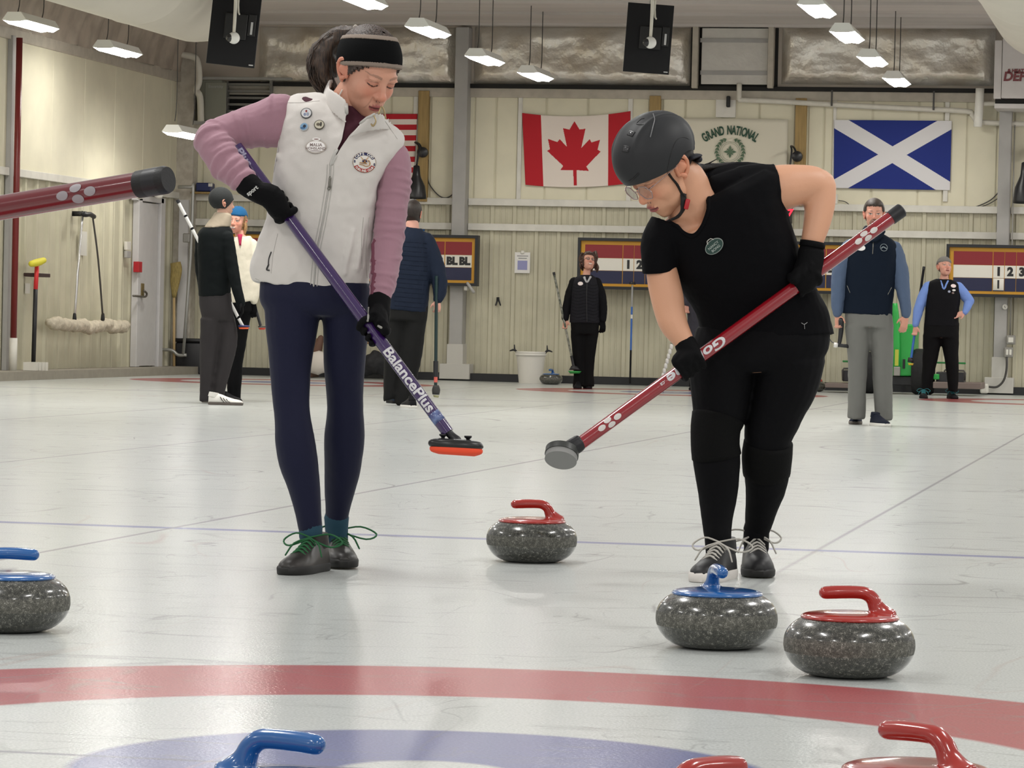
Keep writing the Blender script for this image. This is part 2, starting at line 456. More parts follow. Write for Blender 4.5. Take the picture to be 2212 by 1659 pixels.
# steel columns
def column(pxa, pxb, y0, y1, label, foot=True, m=m_grey):
    pm = (pxa + pxb) / 2; c = onb(pm, (y0 + y1) / 2); wd = (onb(pxb, 500).x - onb(pxa, 500).x)
    z1 = onb(pm, y0).z; z0 = max(0.0, onb(pm, y1).z)
    root = empty('steel_column', (c.x, BY - 0.18, z0), label, 'column')
    bm = bmesh.new(); box(bm, c.x - wd/2, c.x + wd/2, BY - 0.26, BY - 0.015, z0, z1); bevel(bm, 0.006, 1)
    finish(bm, 'shaft', m, root, False)
    if foot:
        bm = bmesh.new(); box(bm, c.x - wd*0.62, c.x + wd*0.62, BY - 0.275, BY - 0.02, 0.02, 0.48); bevel(bm, 0.004, 1)
        finish(bm, 'casing', mat('pale_casing', (196, 193, 186), 0.6), root, False)
        bm = bmesh.new(); box(bm, c.x - wd*1.15, c.x + wd*1.15, BY - 0.285, BY - 0.02, 0.02, 0.22); bevel(bm, 0.004, 1)
        finish(bm, 'base_cover', mat('pale_casing', (196, 193, 186), 0.6), root, False)
    return root
column(985, 1013, 62, 812, 'tall grey steel column behind the left scoreboard, running up to the ceiling')
column(2154, 2181, 240, 838, 'tall grey steel column behind the right scoreboard, with outlet boxes')
m_chip = mat('chipped_paint', (196, 190, 178), 0.6, rgb2=(176, 168, 155), vscale=10)
column(386, 426, 128, 800, 'chipped pale column in the left corner of the rink', False, m_chip)

# ceiling (slopes slightly) and left wall
bm = bmesh.new()
v = [bm.verts.new(p) for p in ((LX, 24, zc + 0.02), (XR, 24, zc + 0.02), (XR, BY, zc), (LX, BY, zc))]; bm.faces.new(v)
for yy in np.arange(26, 45, 1.55): box(bm, LX, XR, yy, yy + 0.05, zc - 0.035, zc + 0.01)
finish(bm, 'ceiling', m_ceil, None, False, 'structure')
y_left0 = 30.0
zl1 = onl(200, 398).z; zl2 = onl(200, 128).z
bm = bmesh.new(); prof = []
y = y_left0
while y < BY:
    for dy, dx in ((-0.045, 0), (-0.028, 0.035), (0.028, 0.035), (0.045, 0), (0.13, 0), (0.14, 0.008), (0.16, 0.008), (0.17, 0)):
        prof.append((LX + dx, min(y + dy, BY)))
    y += 0.42
lo_ = [bm.verts.new((x, yy, 0)) for x, yy in prof]; hi_ = [bm.verts.new((x, yy, zl1)) for x, yy in prof]
for i in range(len(prof) - 1): bm.faces.new((lo_[i], lo_[i+1], hi_[i+1], hi_[i]))
finish(bm, 'wall_left', m_low, None, False, 'structure')
bm = bmesh.new(); yy = y_left0
while yy < BY - 0.1:
    box(bm, LX - 0.1, LX + 0.02, yy + 0.004, min(yy + 1.22, BY) - 0.004, zl1, zl2); yy += 1.22
bmesh.ops.bevel(bm, geom=bm.edges[:], offset=0.006, segments=1, affect='EDGES')
box(bm, LX - 0.2, LX - 0.05, y_left0, BY, 0, zc)
finish(bm, 'wall_left_upper', m_cream, None, False, 'structure')
for z0, z1, mm, d in ((zl1 - 0.04, zl1 + 0.05, m_white, 0.07), (zl2 - 0.02, zl2 + 0.12, m_beam, 0.06)):
    bm = bmesh.new(); box(bm, LX, LX + d, y_left0, BY, z0, z1); bevel(bm, 0.004, 1)
    finish(bm, 'trim_%d' % k, mm, None, False, 'structure'); k += 1
# dark sagging insulation along the top of the left wall
bm = bmesh.new(); g = []
for j in range(13):
    row = []
    for i in range(200):
        yy = y_left0 + (BY - y_left0) * i / 199; z = zl2 + 0.1 + (zc - zl2 - 0.1) * j / 12
        row.append(bm.verts.new((LX + 0.06 + 0.07 * abs(noise.noise(Vector((yy * 2.3, z * 0.6, 0)))) + 0.05 * noise.noise(Vector((yy * 7, z, 3))) + 0.28 * (j / 12) ** 2, yy, z)))
    g.append(row)
for j in range(12):
    for i in range(199): bm.faces.new((g[j][i], g[j][i+1], g[j+1][i+1], g[j+1][i]))
tag(finish(bm, 'wall_insulation', mat('dirty_insulation', (176, 164, 150), 0.6, var=0.3, vscale=3)), 'dark hanging insulation along the top of the left wall', 'insulation sheet')
# raised ledge at the foot of the left wall
bm = bmesh.new(); box(bm, LX, LX + 0.45, y_left0, BY - 0.25, 0, 0.10)
finish(bm, 'baseboard_left', mat('ledge', (150, 144, 132), 0.7, var=0.1), None, False, 'structure')
# ================================================================== OVERHEAD THINGS
m_hous = mat('lamp_housing', (235, 235, 230), 0.5)
m_lens = mat('lamp_lens', (255, 255, 255), 0.4, emit=(255, 252, 244), estr=40)
m_cable = mat('cable_dark', (70, 68, 66), 0.6)
m_pvc = mat('white_pipe', (216, 212, 200), 0.45, var=0.08)
def wbox(bm, px0, py0, px1, py1, d0, d1, mi=0):
    """box on the end wall from a pixel rectangle; d = distance in front of the wall"""
    cx, cy = (px0 + px1) / 2, (py0 + py1) / 2
    a = onb(px0, cy, BY - d0); b_ = onb(px1, cy, BY - d0); t = onb(cx, py0, BY - d0); u = onb(cx, py1, BY - d0)
    return box(bm, a.x, b_.x, BY - d1, BY - d0, u.z, t.z, mi)
def wthing(name, px, py, label, cat, group=None, d=0.0):
    p = onb(px, py, BY - d); return empty(name, p, label, cat, group)
def wpart(name, root, rects, m, bev=0.004, label=None):
    bm = bmesh.new()
    for r in rects: wbox(bm, *r)
    if bev: bevel(bm, bev, 1)
    o = finish(bm, name, m, root, False)
    if label: o['label'] = label
    return o
def wire(bm, pts, r, seg=6, k=4): tube(bm, [tuple(p) + (r,) for p in pts], seg, k, None, 'flat')

def fixture():
    root = empty('pendant_light', (0, 0, 0), 'x', 'light')
    bm = bmesh.new(); L = 0.56; W = 0.135
    ring = [(-W, 0), (-W * 0.55, 0.085), (W * 0.55, 0.085), (W, 0), (W * 0.5, -0.012), (-W * 0.5, -0.012)]
    fr = [[bm.verts.new((x, y, z)) for x, z in ring] for y in (-L, -L + 0.06, L - 0.06, L)]
    for a, c in zip(fr[:-1], fr[1:]):
        for i in range(6): bm.faces.new((a[i], a[(i+1) % 6], c[(i+1) % 6], c[i]))
    bm.faces.new(fr[0]); bm.faces.new(fr[-1]); finish(bm, 'housing', m_hous, root, False)
    bm = bmesh.new()
    pr = [(-W * 0.98, -0.002), (-W * 0.5, -0.04), (0, -0.03), (W * 0.5, -0.04), (W * 0.98, -0.002)]
    fr = [[bm.verts.new((x, y, z)) for x, z in pr] for y in (-L * 0.93, L * 0.93)]
    for i in range(4): bm.faces.new((fr[0][i], fr[0][i+1], fr[1][i+1], fr[1][i]))
    bm.faces.new(fr[0]); bm.faces.new(fr[1]); finish(bm, 'lens', m_lens, root, False)
    for y in (-L * 0.7, L * 0.7):
        bm = bmesh.new(); wire(bm, [(0, y - 0.06, 0.08), (0, y, 0.22), (0, y, 0.6), (0, y, 1.0)], 0.006)
        finish(bm, 'cable', m_cable, root)
    return root
FX = fixture()
spots = [(783, 2, 34.1, 'hanging ceiling light cut by the top edge above the ponytailed woman'),
         (925, 66, 36.8, 'hanging ceiling light just right of the dark headband'),
         (1048, 128, 40.8, 'hanging ceiling light beside the grey column with a looped cord'),
         (1157, 163, 43.4, 'hanging ceiling light over the left end of the red and white flag'),
         (1765, 20, 33.5, 'nearest hanging light of the right row, at the top edge'),
         (1830, 77, 36.4, 'second nearest hanging light of the right row, over the foil sheet'),
         (1885, 130, 39.7, 'third hanging light of the right row, below and right of two nearer ones'),
         (1937, 175, 43.0, 'farthest and lowest hanging light of the right row, above the blue flag'),
         (68, 53, 37.3, 'hanging ceiling light at the far upper left above the red pipe'),
         (255, 110, 40.9, 'hanging ceiling light with a small cord loop below the left duct'),
         (400, 290, 43.2, 'low hanging light in the left corner beside the chipped column')]
for i, (px, py, Y, lb) in enumerate(spots):
    p = at(px, py, Y)
    if i == 0: FX.location = p; FX['label'] = lb; FX['group'] = 'pendant lights over the rink'
    else:
        cp = copy_thing(FX, Matrix.Translation(p), lb, group='pendant lights over the rink')
        if i == 10:
            for ch in cp.children:
                if ch.name.startswith('cable'): ch.scale.z = 1.7
# the same lamps where the frame does not reach, to the right and just above the picture
for lx, ly in ((1.1, 31), (1.1, 35), (1.1, 39), (1.1, 43), (5.8, 31), (5.8, 35), (5.8, 39), (5.8, 43), (-3.55, 29.5), (-8.2, 29.5), (-12.3, 33), (-12.3, 28)):
    ld = bpy.data.lights.new('hall_lamp', 'AREA'); ld.shape = 'RECTANGLE'; ld.size = 0.27; ld.size_y = 1.1
    ld.energy = LAMPW * 1.5; ld.color = (1.0, 0.975, 0.93)
    lo = bpy.data.objects.new('hall_lamp', ld); lo.location = (lx, ly, 3.85); COL.objects.link(lo)

def duct(x, y1, r, z, label):
    bm = bmesh.new()
    prof = [(r * 0.0 + 0.01, y1 + 0.0)]
    ys = [(22, r), (26, r), (26.02, r * 1.01), (26.06, r), (30, r), (30.02, r * 1.01), (30.06, r), (34, r), (34.02, r * 1.01), (34.06, r), (y1 - 0.5, r), (y1 - 0.25, r * 0.96), (y1 - 0.08, r * 0.8), (y1, r * 0.5), (y1 + 0.02, 0.01)]
    rings = [[Vector((x + rr * math.cos(2*PI*s/40), yy, z + rr * math.sin(2*PI*s/40))) for s in range(40)] for yy, rr in ys]
    rings_to_bm(bm, rings)
    o = finish(bm, 'air_duct', mat('duct_white', (206, 200, 188), 0.55, var=0.05, vscale=1.5, bump=0.004, bscale=2), None, True)
    tag(o, label, 'air duct', 'white air ducts above the sheets')
duct(-10.6, 36.7, 0.62, 4.33, 'big round white duct crossing the upper left corner')
duct(-1.62, 38.6, 0.62, 4.36, 'big round white duct crossing the upper right corner')

# hanging displays seen from behind, each with a ball camera in front
m_disp = mat('display_black', (16, 16, 19), 0.5, spec=.25); m_bump = mat('display_bump', (10, 10, 12), 0.5)
m_gal0 = mat('hanger_metal', (150, 148, 142), 0.4)
m_silv = mat('label_silver', (190, 190, 190), 0.4)
def display(px, py, Y, w_, h_, label, tilt):
    c = at(px, py, Y); R_ = Matrix.Translation(c) @ Matrix.Rotation(YAW, 4, 'Z') @ Matrix.Rotation(tilt, 4, 'Y')
    root = empty('hanging_display', c, label, 'display', 'hanging displays'); root.matrix_basis = R_
    def part(name, b_, m, bv=0.004, lab=None):
        bm = bmesh.new()
        for q in b_: box(bm, *q)
        bevel(bm, bv, 2); me = bpy.data.meshes.new(name); bmesh.ops.recalc_face_normals(bm, faces=bm.faces[:]); bm.to_mesh(me); bm.free()
        me.materials.append(m); o = bpy.data.objects.new(name, me); COL.objects.link(o); o.parent = root
        if lab: o['label'] = lab
    part('panel', [(-w_/2, w_/2, 0, 0.04, -h_/2, h_/2)], m_disp)
    part('hanger', [(-.02, .02, .005, .03, h_/2 - .02, max(zc + .02 - c.z, h_/2 + .05))], m_gal0)
    part('back_cover', [(-w_*0.20, w_*0.27, -0.04, 0, -h_*0.16, h_*0.17)], m_bump, 0.008)
    part('port_panel', [(w_*0.28, w_*0.44, -0.03, 0, -h_*0.10, h_*0.18)], m_bump)
    part('sticker', [(w_*0.34, w_*0.385, -0.034, -0.028, -h_*0.08, h_*0.08)], m_silv, 0.001)
    part('badge', [(w_*0.38, w_*0.47, -0.004, 0, -h_*0.475, -h_*0.46)], m_silv, 0.001)
    return c
for px, py, w_, h_, tl, lb, lb2 in ((506, 58, 0.50, 0.80, math.radians(5), 'black display hanging left of the ponytailed woman, back towards us', 'white ball camera on a pole before the left black display'),
                            (1401, 83, 0.475, 0.71, math.radians(3.2), 'black display hanging above the red and white flag, back towards us', 'white ball camera on a pole before the right black display')):
    Y = 36.0; display(px, py, Y, w_, h_, lb, tl)
    bx, by_ = (505, 82) if px < 1000 else (1405, 92)
    c = at(bx, by_, Y - 0.28); root = empty('hanging_camera', c, lb2, 'camera', 'ball cameras by the displays')
    bm = bmesh.new(); bmesh.ops.create_uvsphere(bm, u_segments=24, v_segments=14, radius=0.062, matrix=Matrix.Translation(c)); finish(bm, 'housing', mat('camera_white', (226, 226, 222), 0.3), root)
    bm = bmesh.new(); bmesh.ops.create_uvsphere(bm, u_segments=20, v_segments=12, radius=0.042, matrix=Matrix.Translation(c + Vector((-0.034, -0.030, -0.002)))); finish(bm, 'lens', mat('camera_lens', (38, 38, 40), 0.15), root)
    bm = bmesh.new(); tube(bm, [(c.x, c.y, c.z + 0.05, 0.016), (c.x + 0.01, c.y, c.z + 0.3, 0.018), (c.x + 0.02, c.y, zc + 0.01, 0.02)], 10, 2, None, 'flat'); finish(bm, 'pole', m_pvc, root)
    bm = bmesh.new(); tube(bm, [(c.x + 0.055, c.y, c.z + 0.24, 0.008), (c.x + 0.03, c.y + 0.03, c.z + 0.34, 0.012), (c.x + 0.06, c.y, c.z + 0.9, 0.012)], 8, 2, None, 'flat'); finish(bm, 'cable', m_pvc, root)

# ================================================================== THINGS ON THE END WALL
# covered vent between two studs
r = wthing('vent_cover', 1590, 180, 'plastic-covered vent with two grey tape bands between dark posts', 'vent')
foilm = mat('plastic_sheet', (208, 205, 198), 0.25, var=0.08, vscale=4, bump=0.03, bscale=6)
wpart('sheet', r, [(1517, 62, 1660, 183, 0.05, 0.12)], foilm)
wpart('tape', r, [(1513, 83, 1662, 92, 0.12, 0.13)], m_grey, 0)
wpart('tape', r, [(1513, 153, 1662, 162, 0.12, 0.13)], m_grey, 0)
wpart('post', r, [(1499, 60, 1511, 192, 0.02, 0.20)], m_beam); wpart('post', r, [(1662, 60, 1674, 192, 0.02, 0.20)], m_beam)
wpart('recess', r, [(1493, 60, 1681, 190, 0.015, 0.045)], m_dark, 0)
# white box with sensor above the banner
r = wthing('sensor_box', 1568, 253, 'small white panel with a dark sensor above the lettered banner', 'panel')
wpart('backboard', r, [(1547, 200, 1590, 254, 0.02, 0.06)], m_white)
wpart('sensor', r, [(1570, 208, 1578, 232, 0.06, 0.12)], m_black, 0.01)
# pipes
def wpipe(name, pts, rad, m, label, cat, d=0.16, k=3):
    bm = bmesh.new(); P = [onb(x, y, BY - d) for x, y in pts]
    tube(bm, [tuple(p) + (rad,) for p in P], 12, k, None, 'flat'); o = finish(bm, name, m)
    return tag(o, label, cat)
wpipe('drain_pipe', [(1597, 180), (1597, 212), (1602, 216), (1660, 218), (1800, 226), (1960, 234), (2085, 240), (2100, 248), (2112, 262), (2150, 266), (2212, 268)], 0.034, m_pvc, 'cream drain pipe running right above the blue flag', 'pipe')
wpipe('insulated_pipe', [(2117, 191), (2115, 230), (2112, 274)], 0.055, mat('frosted_white', (236, 234, 226), 0.6, bump=0.01, bscale=14), 'thick frosted white vertical pipe near the furnace', 'pipe', 0.24)
wpipe('feed_pipe', [(2120, 224), (2140, 224), (2154, 224)], 0.03, m_pvc, 'short pipe between the frosted pipe and the furnace', 'pipe', 0.2)
for px, y0, y1, lb in ((1797, 195, 229, 'dark pipe strap above the left end of the blue flag'), (2017, 197, 238, 'dark pipe strap above the right end of the blue flag')):
    o = wpart('pipe_strap', None, [(px - 2, y0, px + 2, y1, 0.2, 0.21)], m_cable, 0); tag(o, lb, 'strap', 'pipe straps')
# furnace at the right edge
r = wthing('furnace', 2190, 245, 'pale metal furnace box at the upper right edge with red lettering', 'furnace', d=0.4)
m_furn = mat('furnace_metal', (206, 202, 200), 0.4, var=0.04)
wpart('cabinet', r, [(2172, 95, 2330, 222, 0.1, 0.9)], m_furn)
wpart('side_channel', r, [(2155, 98, 2171, 222, 0.1, 0.88)], m_furn)
wpart('base_slot', r, [(2156, 223, 2330, 232, 0.1, 0.8)], m_dark, 0)
wpart('base_pan', r, [(2155, 233, 2330, 243, 0.1, 0.86)], m_furn)
bm = bmesh.new(); p = onb(2167, 166, BY - 0.91); text_into(bm, 'DEFOG', 0.155, wall_mtx(p), 0.006, 0.001, 0.15, 'LEFT'); finish(bm, 'lettering', mat('brown_print', (120, 62, 66), 0.6), r, False)
bm = bmesh.new(); p = onb(2176, 153, BY - 0.91); text_into(bm, '& HEAT', 0.06, wall_mtx(p), 0.003, 0.001, 0.1, 'LEFT'); finish(bm, 'lettering', MATS['brown_print'], r, False)
# louvre vent, grey panel and conduit at the left
r = wthing('louvre_vent', 540, 240, 'grey louvred wall vent behind the raised elbow', 'vent')
wpart('recess', r, [(494, 176, 590, 262, 0.02, 0.05)], m_dark, 0)
for i in range(6): wpart('louvre', r, [(495, 181 + i * 14.5, 589, 186 + i * 14.5, 0.05, 0.16)], mat('louvre_grey', (118, 117, 112), 0.5), 0)
wpart('frame', r, [(493, 177, 497, 262, 0.02, 0.14)], MATS['louvre_grey']); wpart('frame', r, [(586, 172, 592, 262, 0.02, 0.14)], MATS['louvre_grey'])
r = wthing('electrical_panel', 466, 262, 'grey-green electrical cabinet left of the louvred vent', 'cabinet')
wpart('cabinet', r, [(440, 176, 491, 262, 0.02, 0.30)], mat('panel_grey', (126, 127, 116), 0.45))
wpart('door', r, [(443, 178, 489, 258, 0.30, 0.31)], mat('panel_grey_door', (132, 133, 122), 0.45))
bm = bmesh.new(); text_into(bm, 'Electricity', 0.05, wall_mtx(onb(466, 187, BY - 0.315)), 0.001, 0.001); finish(bm, 'lettering', m_grey, r, False)
wpipe('overhead_conduit', [(388, 117), (395, 118), (420, 124), (428, 140), (430, 175), (424, 195), (432, 210), (434, 262)], 0.045, m_pvc, 'pale conduit bending down the left column', 'pipe', 0.45, 4)
o = wpart('cable_rail', None, [(424, 167, 632, 173, 0.32, 0.38)], mat('rail_grey', (150, 150, 146), 0.45)); tag(o, 'grey horizontal rail over the electrical cabinet and vent', 'rail')
o = wpart('conduit_box', None, [(425, 262, 450, 270, 0.1, 0.25)], m_grey); tag(o, 'small grey junction box under the electrical cabinet', 'box')
# shelf with a blue tool box
o = wpart('wall_shelf', None, [(424, 416, 470, 420, 0.02, 0.30)], m_wood); tag(o, 'small wooden shelf above the dark beanie', 'shelf')
r = wthing('blue_case', 446, 415, 'blue plastic case on the small shelf', 'case', d=0.16)
wpart('case', r, [(432, 396, 464, 415, 0.06, 0.26)], mat('case_blue', (28, 40, 92), 0.4), 0.012)
wpart('label', r, [(450, 396, 459, 403, 0.26, 0.262)], m_white, 0)

# flags ---------------------------------------------------------------
def inpoly(x, y, P):
    c = False; j = len(P) - 1
    for i in range(len(P)):
        if (P[i][1] > y) != (P[j][1] > y) and x < (P[j][0] - P[i][0]) * (y - P[i][1]) / (P[j][1] - P[i][1]) + P[i][0]: c = not c
        j = i
    return c
def cloth(name, TL, TR, BL, BR, nu, nv, colour, mats, label, cat, sag=0.0, amp=0.012, sagb=0.0, seed=0, parent=None):
    bm = bmesh.new(); g = []
    for j in range(nv + 1):
        row = []
        for i in range(nu + 1):
            u, v = i / nu, j / nv
            x = (TL[0]*(1-u) + TR[0]*u) * (1-v) + (BL[0]*(1-u) + BR[0]*u) * v
            y = (TL[1]*(1-u) + TR[1]*u) * (1-v) + (BL[1]*(1-u) + BR[1]*u) * v + (sag * (1-v) + sagb * v) * 4 * u * (1-u)
            e = min(1, 5 * u, 5 * (1 - u))
            d = 0.06 + amp * e * (noise.noise(Vector((u * 3 + v * 3 + seed, v * 2.2, seed))) + 0.5 * math.sin((u * 1.3 + v) * 9 + seed))
            row.append(bm.verts.new(onb(x, y, BY - d)))
        g.append(row)
    for j in range(nv):
        for i in range(nu):
            f = bm.faces.new((g[j][i], g[j][i+1], g[j+1][i+1], g[j+1][i])); f.material_index = colour((i + .5) / nu, (j + .5) / nv)
    bmesh.ops.recalc_face_normals(bm, faces=bm.faces[:]); bm.normal_update()
    bmesh.ops.solidify(bm, geom=bm.faces[:], thickness=0.004)
    o = finish(bm, name, mats, parent, True)
    return tag(o, label, cat, None) if label else o
fr = mat('flag_red', (184, 24, 38), 0.8); fw = mat('flag_white', (232, 220, 210), 0.8); fb = mat('flag_blue', (22, 42, 124), 0.8)
fw2 = mat('flag_white_cool', (220, 218, 220), 0.8); fnavy = mat('flag_navy', (30, 34, 74), 0.8)
leaf = [(948,1037),(990,1107),(1040,1102),(1003,1260),(1075,1190),(1090,1218),(1163,1202),(1143,1282),(1168,1300),(1045,1418),(1068,1455),(962,1445),(962,1572),(935,1572),(930,1447),(820,1445),(845,1410),(710,1290),(735,1275),(720,1190),(800,1213),(820,1188),(880,1250),(850,1095),(905,1107)]
leaf = [((1000 + x / 3.95 - 1129) / 230, (y / 3.95 - 252) / 150) for x, y in leaf]
cloth('wall_flag', (1128, 244), (1362, 240), (1135, 399), (1359, 396), 300, 200,
      lambda u, v: 0 if (u < 0.172 or u > 0.795 or inpoly(u, v, leaf)) else 1, [fr, fw], 'red and white flag with a maple leaf on the end wall', 'flag', sag=9, sagb=7)
def stripes(u, v):
    if u < 0.4 and v < 7 / 13: return 2
    return 0 if int(v * 13) % 2 == 0 else 1
cloth('wall_flag', (640, 246), (902, 246), (640, 398), (893, 396), 60, 65, stripes, [fr, fw, fnavy], 'striped red and white flag half hidden behind the white vest', 'flag', seed=4)
def saltire(u, v):
    x = u; d1 = abs(v - x) ; d2 = abs(v - (1 - x)); t = 0.122
    return 1 if min(d1, d2) < t else 0
cloth('wall_flag', (1802, 259), (2056, 261), (1801, 406), (2052, 411), 300, 180, saltire, [fb, fw2], 'blue flag with a white diagonal cross on the end wall', 'flag', amp=0.006, seed=8)
# banner
ban = cloth('wall_banner', (1452, 255), (1702, 258), (1448, 395), (1699, 398), 30, 16, lambda u, v: 0, [mat('banner_cloth', (220, 214, 196), 0.8)], 'cream banner lettered in green above the black T-shirt', 'banner', amp=0.004, seed=2)
m_green = mat('banner_green', (44, 78, 62), 0.8); m_green2 = mat('banner_leaf', (92, 116, 92), 0.8)
bm = bmesh.new(); s = 'GRAND NATIONAL'; cx, cy, Rr = 1577.5, 385.0, 103.0
wch = [7.9,7.1,7.0,7.6,7.8,4.8,7.6,7.0,6.2,3.3,8.0,7.6,7.0,5.9]; tot = sum(wch); acc = -tot / 2
sc_ = 126 / tot
for ch, wd in zip(s, wch):
    a = (acc + wd / 2) * sc_ / Rr; acc += wd
    if ch == ' ': continue
    p = onb(cx + Rr * math.sin(a), cy - Rr * math.cos(a), BY - 0.078)
    text_into(bm, ch, 0.160, wall_mtx(p) @ Matrix.Rotation(-a, 4, 'Z'), 0.005, 0.0005, sx=0.52)
finish(bm, 'lettering', m_green, ban, False)
c = onb(1577, 328, BY - 0.08)
def wleaf(bm, ang, r_, ln, wd, tilt):
    ca, sa = math.cos(ang), math.sin(ang); p = Vector((c.x + r_ * ca, c.y, c.z + r_ * sa)); d = Vector((math.cos(tilt), 0, math.sin(tilt))); n = Vector((-d.z, 0, d.x))
    pts = [p - d*ln/2, p + n*wd/2, p + d*ln/2, p - n*wd/2]
    bm.faces.new([bm.verts.new(q) for q in pts])
for sgn in (1, -1):
    bm = bmesh.new()
    for i in range(11):
        a = -PI/2 + sgn * (0.35 + i * 0.235)
        for o_, tl in ((0.155, 0.55), (0.185, -0.4), (0.17, 0.1)): wleaf(bm, a, o_ + 0.008 * (i % 2), 0.055, 0.018, a + sgn * (PI/2 - tl * sgn * sgn))
    finish(bm, 'wreath_branch', m_green2, ban, False)
bm = bmesh.new()
for i in range(40):
    a0, a1 = 2*PI*i/40, 2*PI*(i+1)/40
    for r0, r1 in ((0.128, 0.132), (0.108, 0.111)):
        bm.faces.new([bm.verts.new((c.x + rr*math.cos(a), c.y, c.z + rr*math.sin(a))) for rr, a in ((r0, a0), (r1, a0), (r1, a1), (r0, a1))])
for i in range(8):
    a = PI/4 * i; l = 0.085 if i % 2 == 0 else 0.06
    bm.faces.new([bm.verts.new((c.x + x, c.y - 0.002, c.z + z)) for x, z in ((0, 0), (l*.6*math.cos(a-.35), l*.6*math.sin(a-.35)), (l*math.cos(a), l*math.sin(a)), (l*.6*math.cos(a+.35), l*.6*math.sin(a+.35)))])
finish(bm, 'crest', m_green2, ban, False)

# wall lamps -----------------------------------------------------------
m_lampb = mat('lamp_black', (30, 30, 33), 0.35)
def wlamp(bx, by_, nx, top, sx, sy0, sy1, w0, w1, label):
    r = wthing('barn_lamp', bx, by_, label, 'lamp', 'black barn lamps on the end wall', 0.1)
    c = onb(bx, by_, BY - 0.12); q = 1 / 164.0
    bm = bmesh.new(); tube(bm, [(c.x, BY - (0.09 if bx < 2000 else 0.015), c.z, 0.072), (c.x, BY - 0.16, c.z, 0.068), (c.x, BY - 0.18, c.z, 0.03)], 24, 1, None, 'flat'); finish(bm, 'base', m_lampb, r, True, None, 40)
    t = onb(sx, sy0, BY - 0.5)
    bm = bmesh.new(); tube(bm, [(c.x, c.y, c.z, .013), (c.x - 0.03, c.y - .06, c.z + 0.10, .013), (c.x - 0.06, c.y - .2, onb(nx, top, BY - .3).z, .013), (t.x + 0.01, t.y + 0.08, c.z + 0.05, .013), (t.x, t.y, t.z, .013)], 10, 5, None, 'flat'); finish(bm, 'gooseneck', m_lampb, r)
    bm = bmesh.new(); h = (sy1 - sy0) * q; r0, r1 = w0 * q / 2, w1 * q / 2
    pr = [(0.02, 0), (r0 * 0.8, -0.01), (r0, -h * 0.28), (r0 * 1.15, -h * 0.35), (r1 * 0.85, -h * 0.62), (r1, -h * 0.93), (r1 * 1.0, -h), (r1 * 0.93, -h), (r1 * 0.8, -h * 0.65), (r0, -h * 0.4)]
    pm = bmesh.new(); lathe(pm, pr, 28, cap=False)
    for v in pm.verts: v.co = v.co + t
    finish(pm, 'lamp_shade', m_lampb, r)
wlamp(913, 329, 902, 308, 900, 357, 429, 17, 45, 'black gooseneck lamp behind the sleeve of the white-vested woman')
wlamp(1722, 338, 1714, 316, 1706, 366, 438, 17, 45, 'black gooseneck lamp showing its round base over the bare elbow')
wlamp(2226, 330, 2216, 316, 2214, 350, 436, 17, 46, 'black gooseneck lamp cut by the right edge')
bm = bmesh.new(); wire(bm, [onb(x, y, BY - 0.05) for x, y in ((925, 345), (924, 385), (932, 405), (950, 424), (966, 427), (980, 418), (988, 408))], 0.008, 8)
tag(finish(bm, 'lamp_cord', m_cable), 'dark cord looping from the lamp to the grey column', 'cord')
bm = bmesh.new()
wire(bm, [onb(x, y, BY - 0.05) for x, y in ((2160, 412), (2140, 432), (2110, 446), (2085, 450))], 0.008)
wire(bm, [onb(x, y, BY - 0.05) for x, y in ((2160, 426), (2135, 441), (2110, 448), (2085, 451))], 0.006)
tag(finish(bm, 'wall_cable', m_cable), 'pair of dark cables curving up to the right grey column', 'cable')

